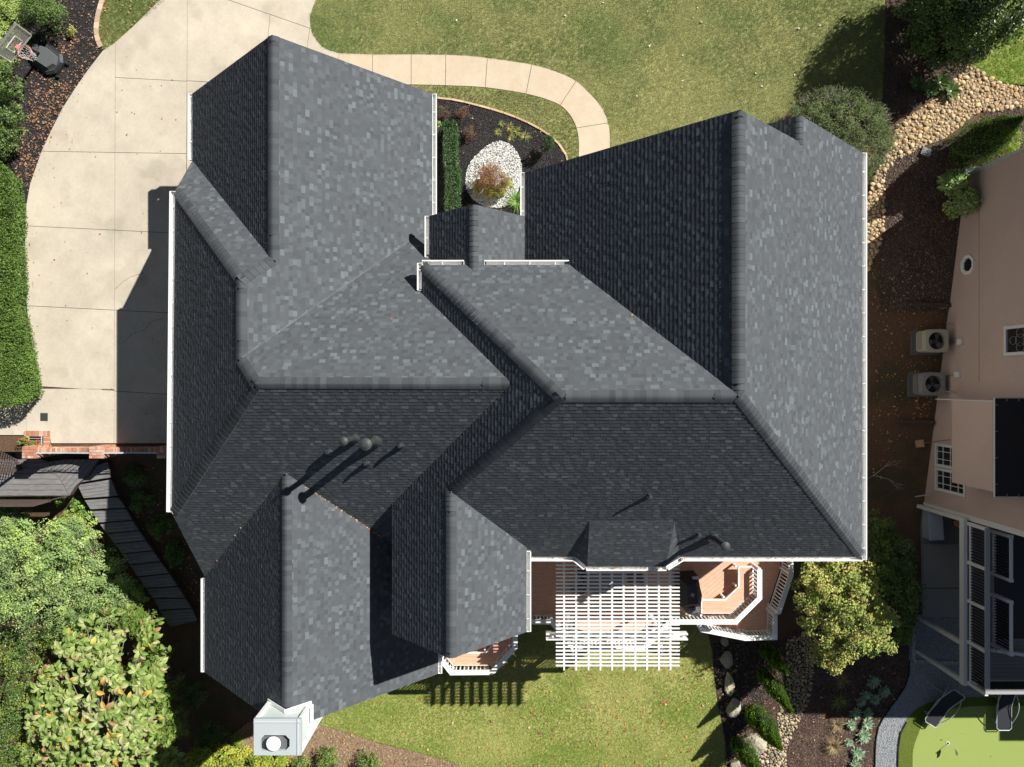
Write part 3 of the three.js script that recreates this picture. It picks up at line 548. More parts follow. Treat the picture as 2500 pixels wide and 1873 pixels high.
part('cornice_return', M.white, house, (b) => { b.box(-10.02, 3.28, -9.43, 1.1, 0.26, 0.32); b.box(-3.15, 3.28, -9.43, 1.0, 0.26, 0.32); });
// walls under the eaves
part('wall', M.houseWall, house, (b) => {
  const seg = (p, q, prof) => b.wall(p, q, prof, 0.2);
  const low = (x, z) => ground(x, z) - 0.3;
  seg([-10.25, -9.25], [-10.25, 9.85], [[0, -0.3], [19.1, -3.8], [19.1, 2.35], [16.2, 2.35], [16.07, 1.75], [13.3, 4.5], [13.0, 4.7], [3.5, 4.75], [2.1, 3.5], [0, 3.65]]);
  seg([-10.25, -9.25], [-3.0, -9.25], [[0, -0.3], [7.25, -0.3], [7.25, 3.7], [3.64, 7.2], [0, 3.7]]);
  seg([-3.0, -9.25], [-3.0, -4.9], [[0, -0.3], [4.35, -0.3], [4.35, 3.7], [0, 3.7]]);
  seg([-3.0, -4.95], [-2.2, -4.95], [[0, -0.3], [0.8, -0.3], [0.8, 3.6], [0, 3.6]]);
  seg([-2.2, -4.95], [0.75, -4.95], [[0, -0.3], [0.3, -0.3], [0.3, 4.4], [1.08, 5.4], [1.9, 4.4], [2.5, 4.4], [2.5, -0.3], [2.95, -0.3], [2.95, 4.5], [1.08, 6.05], [0, 4.9]]);
  seg([-2.3, -3.0], [2.0, -3.0], [[0, -0.3], [4.3, -0.3], [4.3, 6.3], [0, 6.3]]);
  seg([-2.3, -3.0], [-2.3, -2.3], [[0, 3], [0.7, 3], [0.7, 6.3], [0, 6.3]]);
  seg([0.75, -6.25], [0.75, -3.1], [[0, -0.3], [3.15, -0.3], [3.15, 5.0], [0, 5.0]]);
  seg([0.75, -6.25], [10.8, -6.25], [[0, -0.3], [10.05, -1.5], [10.05, 4.6], [4.75, 9.65], [0, 5.0]]);
  seg([7.2, -7.0], [10.8, -7.0], [[0, -0.3], [3.6, -1.5], [3.6, 4.6], [0.7, 7.4], [0, 6.7]]);
  seg([10.8, -7.0], [10.8, 5.15], [[0, -1.5], [12.15, -3.8], [12.15, 4.65], [0, 4.65]]);
  seg([0.1, 5.15], [10.8, 5.15], [[0, -3.8], [10.7, -3.8], [10.7, 4.7], [0, 4.7]]);
  seg([2.45, 5.4], [4.8, 5.4], [[0, -3.8], [2.35, -3.8], [2.35, 4.55], [0, 4.55]]);
  seg([0.1, 5.15], [0.1, 7.45], [[0, -3.8], [2.3, -3.8], [2.3, 5.1], [0, 5.1]]);
  seg([-3.35, 7.45], [0.1, 7.45], [[0, -3.8], [3.45, -3.8], [3.45, 5.1], [1.63, 6.85], [0, 5.25]]);
  seg([-3.35, 3.8], [-3.35, 7.45], [[0, 2.5], [3.65, -3.8], [3.65, 5.25], [0, 5.25]]);
  seg([-10.25, 9.85], [-2.95, 9.85], [[0, -3.8], [7.3, -3.8], [7.3, 2.3], [3.59, 5.9], [0, 2.35]]);
  seg([-2.95, 7.45], [-2.95, 9.85], [[0, -3.8], [2.4, -3.8], [2.4, 2.3], [0, 2.3]]);
});

// vent pipes standing on the slopes
function hit(px, py, P) { const kx = (px - 1250) / F, kz = (py - 936.5) / F; const D = (CAM_Y - P.a) / (1 + P.b * kx + P.c * kz); return [kx * D, CAM_Y - D, kz * D]; }
function vent(px, py, P, r, h, cap) {
  const [x, y, z] = hit(px, py, P); const g = new THREE.Group(); g.name = 'vent_pipe'; house.add(g);
  const nrm = V(-P.b, 1, -P.c).normalize();
  part('flashing', M.pipe, g, (b) => { const s = r * 2.6; b.bar([x, y + 0.015, z - s], [x, P.y(x, z + s * 1.2) + 0.015, z + s * 1.2], s * 2, 0.008, [0, 1, 0]); b.lathe([x, y - r * 1.5, z], [[r * 1.9, 0], [r * 1.8, r * 1.5], [r * 1.15, r * 3.6], [r * 1.02, r * 3.8]], 18); });
  part('pipe', M.pipe, g, (b) => { b.lathe([x, y - 0.1, z], [[r, 0], [r, h + 0.1]], 18); if (!cap) { b.lathe([x, y + h, z], [[r * 1.0, -0.01], [r * 0.62, 0.004]], 18); } });
  if (!cap) part('pipe_mouth', M.black, g, (b) => b.lathe([x, y + h, z], [[r * 0.6, 0], [r * 0.6, 0.006]], 16));
  if (cap) part('vent_cap', M.pipe, g, (b) => b.lathe([x, y + h, z], [[r * 1.0, -0.02], [cap, 0.0], [cap, 0.05], [cap * 0.97, 0.065], [cap * 0.45, 0.11], [0.001, 0.12]], 22));
}
vent(805, 1102, PL.G, 0.055, 0.28); vent(897, 1129.5, PL.G, 0.055, 0.28); vent(979.5, 1086.5, PL.G, 0.055, 0.3);
vent(866.5, 1068, PL.G, 0.08, 1.3, 0.12); vent(917, 1075, PL.G, 0.105, 1.3, 0.165);
vent(1584, 1211, PL.N, 0.05, 0.28); vent(1704, 1305, PL.N, 0.05, 0.22); vent(1740, 1311, PL.N, 0.1, 1.25, 0.14);

// chimney chase at the gable end
{
  const c = new THREE.Group(); c.name = 'chimney'; house.add(c);
  const x0 = -7.36, x1 = -6.1, z0 = 9.67, z1 = 10.62, yt = 6.5;
  part('chase', M.chalk, c, (b) => { b.box((x0 + x1) / 2, (yt - 3.7) / 2, (z0 + z1) / 2, x1 - x0 - 0.04, yt + 3.7, z1 - z0 - 0.04); });
  part('corner_board', M.white, c, (b) => { for (const x of [x0, x1]) for (const z of [z0, z1]) b.box(x, (yt - 3.7) / 2 - 0.01, z, 0.09, yt + 3.7, 0.09); });
  part('saddle_flashing', M.white, c, (b) => { b.bar([x0 - 0.05, PL.Q_W.y(x0, 0) + 0.04, z0 - 0.05], [-6.66, 6.17, z0 - 0.05], 0.1, 0.03); b.bar([-6.66, 6.17, z0 - 0.05], [x1 + 0.05, PL.Q_E.y(x1, 0) + 0.04, z0 - 0.05], 0.1, 0.03); b.bar([x1 + 0.06, PL.Q_E.y(x1, 0) + 0.04, z0], [x1 + 0.06, PL.Q_E.y(x1, 0) + 0.04, 10.2], 0.1, 0.03); });
  part('crown', M.flash, c, (b) => {
    const o = 0.05, y = yt + 0.04, h = 0.1; const X0 = x0 - o, X1 = x1 + o, Z0 = z0 - o, Z1 = z1 + o, hx0 = x0 + 0.14, hx1 = x1 - 0.28, hz0 = z0 + 0.42, hz1 = z1 - 0.09;
    b.prism(rect(X0, Z0, X1, hz0), y, y + h); b.prism(rect(X0, hz1, X1, Z1), y, y + h); b.prism(rect(X0, hz0 , hx0, hz1), y, y + h); b.prism(rect(hx1, hz0, X1, hz1), y, y + h);
    const k = 0.12; b.prism([[hx0, hz0], [hx0 + k, hz0], [hx0, hz0 + k]], y, y + h); b.prism([[hx1, hz0], [hx1, hz0 + k], [hx1 - k, hz0]], y, y + h); b.prism([[hx1, hz1], [hx1 - k, hz1], [hx1, hz1 - k]], y, y + h);
    b.bar([X0, y + h + 0.012, Z0 + 0.1], [X1, y + h + 0.012, Z0 + 0.1], 0.02, 0.024); b.bar([X1 - 0.1, y + h + 0.012, Z0], [X1 - 0.1, y + h + 0.012, Z1], 0.02, 0.024);
  });
  part('flue_pan', std([0.11, 0.12, 0.13], 0.8), c, (b) => b.box((x0 + x1) / 2 - 0.06, yt - 0.0, z0 + 0.65, x1 - x0 - 0.3, 0.02, 0.55));
  part('flue', M.metal, c, (b) => b.lathe([-6.82, yt, z0 + 0.63], [[0.15, 0], [0.15, 0.2]], 22));
  part('flue_cap', M.white, c, (b) => { const p = [-6.82, yt + 0.2, z0 + 0.63]; b.lathe(p, [[0.205, 0], [0.21, 0.02], [0.195, 0.035], [0.12, 0.045], [0.115, 0.055], [0.03, 0.06], [0.028, 0.075], [0.001, 0.077]], 30); });
}

// ================================================================ decks, pergola, furniture behind the house
const DY = -1.1, RY = -0.22;                        // deck floor, top of its railing
function boards(parent, poly, y, ang, w, gap, th, mat, name = 'board') {
  const u = [Math.cos(ang), Math.sin(ang)], n = [-u[1], u[0]], q = poly.map(([x, z]) => [x * u[0] + z * u[1], x * n[0] + z * n[1]]), [a, b, c, d] = bounds(q), r = RNG(Math.round(a * 97 + b * 31) + 9);
  for (let v = b; v < d; v += w + gap) {
    const s = clipConvex(poly, [[a - 1, v], [c + 1, v], [c + 1, v + w], [a - 1, v + w]].map(([p, t]) => [p * u[0] + t * n[0], p * u[1] + t * n[1]]));
    if (s.length) { const e = (r() - 0.5) * 0.004; part(name, mat, parent, (m) => m.prism(s, y - th + e, y + e)); }
  }
}
const balGeo = new THREE.BoxGeometry(0.045, 1, 0.045);
function railing(parent, path, y0, y1, { cap = 0.19, post = 0.11, gap = 0.15, mat = M.white, floorY } = {}) {
  const g = new THREE.Group(); g.name = 'railing'; parent.add(g);
  for (let i = 0; i < path.length - 1; i++) {
    const p = path[i], q = path[i + 1], l = Math.hypot(q[0] - p[0], q[1] - p[1]), n = Math.max(1, Math.round(l / gap)), ang = -Math.atan2(q[1] - p[1], q[0] - p[0]);
    part('bottom_rail', mat, g, (b) => b.bar([p[0], y0 + 0.09, p[1]], [q[0], y0 + 0.09, q[1]], 0.05, 0.06));
    part('sub_rail', mat, g, (b) => b.bar([p[0], y1 - 0.065, p[1]], [q[0], y1 - 0.065, q[1]], 0.05, 0.06));
    for (let k = 1; k < n; k++) mesh('baluster', balGeo, mat, g, [lerp(p[0], q[0], k / n), (y0 + y1) / 2, lerp(p[1], q[1], k / n)], [0, ang, 0], [1, y1 - y0 - 0.16, 1]);
    for (const e of i ? [q] : [p, q]) part('post', mat, g, (b) => b.box(e[0], (y0 + y1) / 2 - 0.06, e[1], post, y1 - y0 + 0.07, post, ang));
  }
  part('top_rail', mat, g, (b) => { const s = strip(path, cap); b.prism(mitre(path, cap), y1 - 0.035, y1); });
  return g;
}
function mitre(path, w) {   // band with mitred corners
  const L = [], R = [], N = [];
  for (let i = 0; i < path.length - 1; i++) { const dx = path[i + 1][0] - path[i][0], dz = path[i + 1][1] - path[i][1], l = Math.hypot(dx, dz); N.push([-dz / l, dx / l]); }
  path.forEach((p, i) => { const a = N[Math.max(0, i - 1)], b = N[Math.min(N.length - 1, i)], k = 1 + a[0] * b[0] + a[1] * b[1], m = [(a[0] + b[0]) / k, (a[1] + b[1]) / k]; L.push([p[0] + m[0] * w / 2, p[1] + m[1] * w / 2]); R.unshift([p[0] - m[0] * w / 2, p[1] - m[1] * w / 2]); });
  return [...L, ...R];
}
function offsetPath(path, d) { const m = mitre(path, 2 * Math.abs(d)), n = path.length; return d > 0 ? m.slice(0, n) : m.slice(n).reverse(); }
const longSide = (p) => p;
// ---- main deck
const mainRail = A_([[1284, 1519], [1347, 1519], [1400, 1583], [1573, 1583], [1637, 1519], [1796, 1519], [1855, 1461], [1855, 1391]], RY);
const deck = thing('deck', 'red-brown composite deck with white railing below the pergola and the back eave', 'deck');
{
  const inner = mainRail.map((p) => p), floor = [...inner, [inner[7][0], 5.25], [0.2, 5.25], [0.2, inner[0][1]]];
  const xs = at(1696, 1400, DY)[0];
  boards(deck, clipConvex(floor, rect(-1, 5, xs - 0.14, 8.32)), DY, Math.PI / 4, 0.138, 0.006, 0.028, M.deckWood);
  boards(deck, clipConvex(floor, rect(xs + 0.14, 5, 12, 10)), DY, -Math.PI / 4.6, 0.138, 0.006, 0.028, M.deckWood);
  part('divider_board', M.deckWood, deck, (b) => b.prism(rect(xs - 0.135, 5.25, xs - 0.003, 8.5), DY - 0.028, DY + 0.001)); part('divider_board', M.deckWood, deck, (b) => b.prism(rect(xs + 0.003, 5.25, xs + 0.135, 8.5), DY - 0.028, DY + 0.001));
  boards(deck, clipConvex(floor, rect(-1, 8.32, xs - 0.14, 11)), DY, 0, 0.138, 0.006, 0.028, M.deckWood);
  part('rim_board', M.white, deck, (b) => { for (let i = 0; i < 7; i++) b.bar([inner[i][0], DY - 0.17, inner[i][1]], [inner[i + 1][0], DY - 0.17, inner[i + 1][1]], 0.05, 0.3); });
  part('joist', M.brownWood, deck, (b) => { for (let x = 0.5; x < 8.8; x += 0.8) b.box(x, DY - 0.14, 6.9, 0.05, 0.2, 3.2); });
  part('deck_post', M.white, deck, (b) => { for (const i of [1, 2, 3, 4, 5, 6]) b.box(inner[i][0], DY - 1.5, inner[i][1] - 0.2, 0.16, 2.6, 0.16); });
  railing(deck, mainRail, DY, RY);
}
function bench(label, outer, w, y) {
  const t = thing('bench', label, 'bench');
  const inner = offsetPath(outer, w), n = outer.length;
  for (let k = 0; k < 3; k++) for (let i = 0; i < n - 1; i++) {
    const A = offsetPath(outer, 0.02 + k * (w - 0.06) / 3), B = offsetPath(outer, 0.02 + (k + 1) * (w - 0.06) / 3 - 0.006);
    part('seat_board', M.deckWood, t, (b) => b.prism([A[i], A[i + 1], B[i + 1], B[i]], y - 0.03, y));
  }
  const F1 = offsetPath(outer, w - 0.035), F2 = offsetPath(outer, w + 0.01), E1 = offsetPath(outer, 0.0), E2 = offsetPath(outer, 0.018);
  part('front_trim', M.white, t, (b) => { for (let i = 0; i < n - 1; i++) b.prism([F1[i], F1[i + 1], F2[i + 1], F2[i]], y - 0.11, y + 0.004); });
  part('back_trim', M.white, t, (b) => { for (let i = 0; i < n - 1; i++) b.prism([E1[i], E1[i + 1], E2[i + 1], E2[i]], y - 0.11, y + 0.004); });
  for (const i of [0, n - 1]) part('end_trim', M.white, t, (b) => b.bar([outer[i][0], y - 0.053, outer[i][1]], [F2[i][0], y - 0.053, F2[i][1]], 0.04, 0.112));
  for (let i = 0; i < n; i++) for (const d of [0.1, w - 0.1]) { const P = offsetPath(outer, d)[i]; part('leg', M.white, t, (b) => b.box(P[0], y - 0.25, P[1], 0.07, 0.4, 0.07)); }
  return t;
}
bench('built-in angled bench with orange-brown seat boards and white trim in the right deck corner', A_([[1713, 1497], [1783, 1497], [1836, 1447], [1836, 1384]], DY + 0.45), -0.5, DY + 0.46);
// ---- balcony below the middle gable
const balRail = A_([[1068, 1600], [1102, 1643], [1202, 1642], [1258, 1581], [1258, 1540]], RY);
const balcony = thing('balcony_deck', 'small angular deck bay with white railing peeking out below the middle gable', 'deck');
{
  const floor = [...balRail, [balRail[4][0], 7.5], [-2.9, 7.5], [-2.9, balRail[0][1]]];
  boards(balcony, floor, DY, 0, 0.138, 0.006, 0.028, M.deckWood);
  part('rim_board', M.white, balcony, (b) => { for (let i = 0; i < 4; i++) b.bar([balRail[i][0], DY - 0.17, balRail[i][1]], [balRail[i + 1][0], DY - 0.17, balRail[i + 1][1]], 0.05, 0.3); });
  part('deck_post', M.white, balcony, (b) => { for (const i of [1, 2, 3]) b.box(balRail[i][0], DY - 1.5, balRail[i][1] - 0.2, 0.16, 2.6, 0.16); });
  railing(balcony, balRail, DY, RY);
}
bench('built-in bench of orange-brown boards inside the small deck bay below the middle gable', A_([[1076, 1588], [1106, 1624], [1199, 1624], [1250, 1568], [1250, 1545]], DY + 0.45), -0.46, DY + 0.46);
// ---- lower deck
const LY = -2.0, LR = -1.1;
const lowRail1 = A_([[1931, 1362], [1932, 1403], [1901, 1498]], LR + 0.25), lowRail2 = A_([[1892.5, 1502], [1892.5, 1557], [1820, 1559], [1714, 1538], [1706, 1526]], LR);
const lowDeck = thing('lower_deck', 'lower deck with grey-white railing in the shade right of the bench corner', 'deck');
{
  const floor = [[mainRail[5][0] - 0.9, mainRail[5][1] - 0.3], [mainRail[7][0], 5.3], lowRail1[0], lowRail1[1], lowRail1[2], lowRail2[0], lowRail2[1], lowRail2[2], lowRail2[3], lowRail2[4]];
  floor[2] = [lowRail1[0][0], 5.3];
  boards(lowDeck, clipConvex(floor, rect(5, 5, 12, 8.2)), LY, 0, 0.138, 0.006, 0.028, M.deckWood); boards(lowDeck, clipConvex(floor, rect(5, 8.2, 12, 12)), LY, -0.75, 0.138, 0.006, 0.028, M.deckWood);
  part('rim_board', M.white, lowDeck, (b) => { for (const P of [lowRail1, lowRail2]) for (let i = 0; i < P.length - 1; i++) b.bar([P[i][0], LY - 0.17, P[i][1]], [P[i + 1][0], LY - 0.17, P[i + 1][1]], 0.05, 0.3); });
  part('deck_post', M.white, lowDeck, (b) => { for (const p of [lowRail1[1], lowRail2[0], lowRail2[1], lowRail2[2]]) b.box(p[0] - 0.1, LY - 0.8, p[1] - 0.15, 0.16, 1.4, 0.16); });
  railing(lowDeck, lowRail1, LY + 0.15, LR + 0.25, { gap: 0.13 }); railing(lowDeck, lowRail2, LY, LR, { gap: 0.13 });
}
// ---- pergola
const pergola = thing('pergola', 'white pergola of thin slats and rafters over the back deck', 'pergola');
{
  const Y = 2.4, X0 = at(1357, 0, Y)[0], X1 = at(1659, 0, Y)[0], zEnd = at(0, 1637, Y)[1];
  for (let k = 0; k < 29; k++) { const z = at(0, 1624.5 - 9.06 * k, Y)[1]; if (z > 5.3) mesh('slat', new THREE.BoxGeometry(X1 - X0, 0.04, 0.048), M.white, pergola, [(X0 + X1) / 2, Y + 0.02, z]); }
  for (const x of [1377, 1406.5, 1436.5, 1465.5, 1494, 1522, 1550.6, 1579, 1608, 1636]) part('rafter', M.white, pergola, (b) => { const xx = at(x, 0, Y - 0.07)[0]; b.box(xx, Y - 0.095, (5.3 + zEnd) / 2, 0.055, 0.19, zEnd - 5.3); });
  const zb = at(0, 1553, Y - 0.3)[1], bx0 = at(1333, 0, Y - 0.3)[0], bx1 = at(1678, 0, Y - 0.3)[0];
  for (const o of [-0.09, 0.09]) part('beam', M.white, pergola, (b) => b.box((bx0 + bx1) / 2, Y - 0.19 - 0.14, zb + o, bx1 - bx0, 0.27, 0.05));
  part('ledger', M.white, pergola, (b) => b.box((X0 + X1) / 2, Y - 0.1, 5.29, X1 - X0, 0.2, 0.05));
  for (const px of [1398, 1618]) { const x = at(px, 0, Y - 0.3)[0];
    part('post', M.white, pergola, (b) => b.box(x, (DY + Y - 0.3) / 2, zb, 0.14, Y - 0.3 - DY, 0.14));
    for (const [dx, dz] of [[0.75, 0], [-0.75, 0], [0, -0.7], [0, 0.7]]) part('knee_brace', M.white, pergola, (b) => b.bar([x, Y - 1.1, zb], [x + dx, Y - 0.3 + (dz ? 0.08 : 0), zb + dz], 0.075, 0.09)); }
}
// ---- things on the deck
{
  const [x, z] = at(1682, 1446, DY + 0.6); const g = thing('covered_grill', 'barbecue grill under a fitted black cover beside the pergola', 'grill cover', [x, DY, z - 0.05], 0.05);
  part('cover', std([0.018, 0.019, 0.021], 0.55, { bumpMap: M.bumpFine, bumpScale: 0.004 }), g, (b) => { const P = (s, d, k) => [[-0.42 * s, -0.62 * d + k], [0.36 * s, -0.62 * d + k], [0.5 * s, 0.1], [0.42 * s, 0.6 * d], [-0.42 * s, 0.6 * d]]; const ring = (y, s, d) => P(s, d, 0).map(([a, c]) => [a, y, c]); const R = [ring(0.02, 1, 1), ring(0.62, 0.96, 0.97), ring(0.92, 0.84, 0.84), ring(1.08, 0.45, 0.62), ring(1.1, 0.2, 0.4)]; for (let k = 0; k < 4; k++) for (let i = 0; i < 5; i++) { const j = (i + 1) % 5; b.quad(R[k][j], R[k][i], R[k + 1][i], R[k + 1][j]); } b.quad(R[4][4], R[4][3], R[4][1], R[4][0]); b.tri(R[4][3], R[4][2], R[4][1]); });
  part('shelf', M.flash, g, (b) => b.prism([[0.06, -0.62], [0.3, -0.64], [0.36, -0.3], [0.28, -0.25]], 0.88, 0.915));
  part('emblem', std([0.5, 0.52, 0.55], 0.5), g, (b) => { for (const [a, c] of [[0, 0], [0.05, -0.03], [-0.05, 0.02], [0.02, 0.05], [-0.03, -0.05]]) b.box(0.02 + a, 1.104, 0.02 + c, 0.028, 0.008, 0.05, a * 20); });
  const [ux, uz] = at(1686, 1484, DY + 0.5); const u = thing('covered_smoker', 'grey covered round smoker with a knobbed lid next to the deck railing', 'smoker', [ux, DY, uz]);
  part('cover', std([0.09, 0.092, 0.09], 0.7), u, (b) => b.lathe([0, 0, 0], [[0.24, 0], [0.27, 0.3], [0.25, 0.6], [0.12, 0.74], [0.1, 0.78]], 18)); part('lid_cap', std([0.13, 0.13, 0.13], 0.6), u, (b) => b.lathe([0, 0.78, 0], [[0.1, 0], [0.1, 0.05], [0.055, 0.06], [0.05, 0.1], [0.001, 0.11]], 16)); part('side_table', std([0.10, 0.10, 0.095], 0.7), u, (b) => b.prism([[0.12, -0.1], [0.42, 0.0], [0.35, 0.16], [0.1, 0.2]], 0.52, 0.56));
  const [tx, tz] = at(1476, 1420, DY + 0.75); const t = thing('covered_table', 'large octagonal table under a grey cover beneath the pergola slats', 'covered table', [tx, DY, tz]);
  part('cover', std([0.16, 0.165, 0.175], 0.8), t, (b) => { const o = (r, y) => [...Array(8)].map((_, i) => [r * 1.25 * Math.cos((i + 0.5) * Math.PI / 4), y, r * Math.sin((i + 0.5) * Math.PI / 4)]); const R = [o(0.66, 0.1), o(0.64, 0.72), o(0.61, 0.75)]; for (let k = 0; k < 2; k++) for (let i = 0; i < 8; i++) { const j = (i + 1) % 8; b.quad(R[k][j], R[k][i], R[k + 1][i], R[k + 1][j]); } b.flat(R[2].map((p) => [p[0], p[2]]), 0.75); });
  part('fold', std([0.13, 0.135, 0.145], 0.8), t, (b) => { b.bar([-0.7, 0.757, 0.05], [0.7, 0.757, -0.03], 0.02, 0.014); b.bar([0.05, 0.757, -0.55], [-0.02, 0.757, 0.55], 0.02, 0.014); });
  const places = [[1413, 1440, 0.6, 'left of'], [1545, 1408, -1.5, 'right of'], [1430, 1395, 2.2, 'up-left of'], [1512, 1462, -0.4, 'below right of']];
  let proto;
  places.forEach(([px, py, turn, where], i) => {
    const [cx, cz] = at(px, py, DY + 0.4); let c;
    const label = 'dark patio chair ' + where + ' the covered table under the pergola';
    if (!proto) { c = proto = thing('patio_chair', label, 'chair', [cx, DY, cz], turn, 'chairs round the covered table');
      part('seat', M.blackPlastic, c, (b) => b.box(0, 0.42, 0, 0.46, 0.03, 0.44)); part('backrest', M.blackPlastic, c, (b) => b.bar([0, 0.43, -0.22], [0, 0.9, -0.3], 0.44, 0.025, [0, 0, 1]));
      for (const [a, d] of [[-1, -1], [1, -1], [1, 1], [-1, 1]]) part('leg', M.ironwork, c, (b) => b.tube([a * 0.21, 0, d * 0.2], [a * 0.2, 0.41, d * 0.19], 0.014, 0.014, 8));
      for (const a of [-1, 1]) part('armrest', M.ironwork, c, (b) => b.path([[a * 0.23, 0.42, 0.2], [a * 0.24, 0.64, 0.18], [a * 0.24, 0.65, -0.24]], 0.014, 8));
    } else { c = proto.clone(); c.name = numbered('patio_chair'); c.position.set(cx, DY, cz); c.rotation.y = turn; c.userData = { ...proto.userData, label }; scene.add(c); }
  });
}

// ================================================================ brick wall, steps and landing at the end of the driveway, basketball hoop
const brickR = RNG(77), brickTint = () => { const k = brickR(); return sc(k < 0.5 ? [0.42, 0.185, 0.115] : k < 0.75 ? [0.48, 0.25, 0.165] : [0.54, 0.37, 0.28], 0.85 + 0.3 * brickR()); };
function brickBox(b, cx, cy, cz, sx, sy, sz) { b.col = brickTint(); b.box(cx, cy, cz, sx, sy, sz); }
{
  const w = thing('brick_wall', 'low orange brick wall with three square piers and a metal handrail closing the driveway', 'brick wall');
  const pierX = [71, 235, 400], zc = onGround(235, 1098)[1];
  const P = pierX.map((x) => at(x, 0, 0.85)[0]); const zp = at(0, 1105, 0.85)[1];
  P.forEach((x) => {
    const pier = new THREE.Group(); pier.name = 'pier'; w.add(pier);
    part('core', M.mortar, pier, (b) => b.box(x, -0.1, zp, 0.40, 1.84, 0.36));
    const bricks = new MB(true);
    for (let y = -0.9, k = 0; y < 0.76; y += 0.075, k++) for (const s of [-1, 1]) { for (let i = 0; i < 2; i++) { brickBox(bricks, x + (i - 0.5) * 0.215 + (k % 2 ? 0.02 : -0.02), y + 0.033, zp + s * 0.2, 0.205, 0.065, 0.05); brickBox(bricks, x + s * 0.225, y + 0.033, zp + (i - 0.5) * 0.19, 0.05, 0.065, 0.18); } }
    asStuff(bricks.build('brick_courses', M.brick, pier));
    part('cap_bed', M.mortar, pier, (b) => b.box(x, 0.825, zp, 0.51, 0.045, 0.42));
    const cap = (cx, cz, sx, sz) => { const b = new MB(true); brickBox(b, x + cx, 0.835, zp + cz, sx, 0.055, sz); b.build('cap_brick', M.brick, pier); };
    for (let i = 0; i < 5; i++) { cap(-0.208 + i * 0.104, -0.165, 0.096, 0.1); cap(-0.208 + i * 0.104, 0.165, 0.096, 0.1); }
    for (const s of [-1, 1]) for (let i = 0; i < 2; i++) cap(s * 0.208, -0.055 + i * 0.11, 0.096, 0.102);
    cap(-0.077, -0.055, 0.146, 0.1); cap(0.077, -0.055, 0.146, 0.1); cap(-0.077, 0.055, 0.146, 0.1); cap(0.077, 0.055, 0.146, 0.1);
  });
  // wall runs: top sweeps down from each pier
  const H = (t) => 0.22 + 0.42 * Math.pow(Math.abs(2 * t - 1), 2.2);
  for (const [a, c] of [[P[0] + 0.25, P[1] - 0.25], [P[1] + 0.25, P[2] - 0.25]]) {
    const n = Math.round((c - a) / 0.075), top = new MB(true);
    part('wall', M.mortar, w, (b) => { const prof = [[0, -1.0], [c - a, -1.0]]; for (let i = 12; i >= 0; i--) prof.push([(c - a) * i / 12, H(i / 12) - 0.05]); b.wall([a, zp - 0.02], [c, zp - 0.02], prof, 0.22); });
    for (let i = 0; i < n; i++) { const t = (i + 0.5) / n; top.col = brickTint(); const y = H(t), dy = (H(t + 0.01) - H(t - 0.01)) / 0.02 * (0.0335 / (c - a)); top.bar([a + t * (c - a), y - 0.03, zp - 0.12], [a + t * (c - a), y - 0.03, zp + 0.08], 0.066, 0.075, [-dy * 14, 1, 0]); }
    asStuff(top.build('soldier_course', M.brick, w));
    const face = new MB(true); for (let y = -0.9, k = 0; y < 0.5; y += 0.075, k++) for (let x = a; x < c - 0.1; x += 0.215) { const t = (x + 0.1 - a) / (c - a); if (y + 0.075 < H(clamp(t, 0, 1)) - 0.06) { brickBox(face, x + 0.1 + (k % 2) * 0.05, y + 0.033, zp - 0.13, 0.205, 0.065, 0.03); brickBox(face, x + 0.1 + (k % 2) * 0.05, y + 0.033, zp + 0.09, 0.205, 0.065, 0.03); } }
    asStuff(face.build('brick_courses', M.brick, w));
    part('handrail', M.flash, w, (b) => { for (let i = 0; i < 14; i++) { const t0 = i / 14, t1 = (i + 1) / 14; b.bar([lerp(a, c, t0), 0.74 + 0.08 * (Math.abs(2 * t0 - 1)), zp + 0.02], [lerp(a, c, t1), 0.74 + 0.08 * Math.abs(2 * t1 - 1), zp + 0.02], 0.055, 0.02); } });
    for (const yy of [0.5, 0.62]) part('rail_bar', M.ironwork, w, (b) => b.bar([a, yy + 0.1, zp + 0.05], [c, yy + 0.1, zp + 0.05], 0.018, 0.018));
    for (let i = 1; i < 9; i++) { const t = i / 9; part('baluster', M.ironwork, w, (b) => b.bar([lerp(a, c, t), H(t), zp + 0.03], [lerp(a, c, t), 0.75, zp + 0.03], 0.016, 0.016)); }
  }
}
{ // brick-edged well with a grey grate
  const [x0, z0] = at(63, 1052), [x1, z1] = at(123, 1093); const t = thing('window_well', 'square brick-edged planter well with a grey metal grate at the end of the driveway', 'planter');
  const b1 = new MB(true);
  for (let x = x0; x < x1; x += 0.08) brickBox(b1, x + 0.035, 0.05, z0 + 0.1, 0.07, 0.1, 0.21);
  for (let z = z0 + 0.25; z < z1 - 0.1; z += 0.08) brickBox(b1, x1 - 0.1, 0.05, z, 0.21, 0.1, 0.07);
  for (let z = z0 + 0.25; z < z1 - 0.1; z += 0.08) brickBox(b1, x0 + 0.03, 0.05, z, 0.06, 0.1, 0.07);
  asStuff(b1.build('brick_edge', M.brick, t));
  part('pit', M.black, t, (b) => b.box((x0 + x1) / 2, 0.041, (z0 + z1) / 2 + 0.05, x1 - x0 - 0.2, 0.012, z1 - z0 - 0.25));
  for (let k = 0; k < 4; k++) part('grate_bar', M.flash, t, (b) => b.bar([x0 + 0.1, 0.14, z0 + 0.28 + k * 0.09], [x1 - 0.22, 0.14, z0 + 0.28 + k * 0.09], 0.016, 0.016));
  for (const x of [x0 + 0.12, x0 + 0.2, x1 - 0.24]) part('grate_frame', M.flash, t, (b) => b.bar([x, 0.15, z0 + 0.2], [x, 0.15, z1 - 0.12], 0.03, 0.02));
}
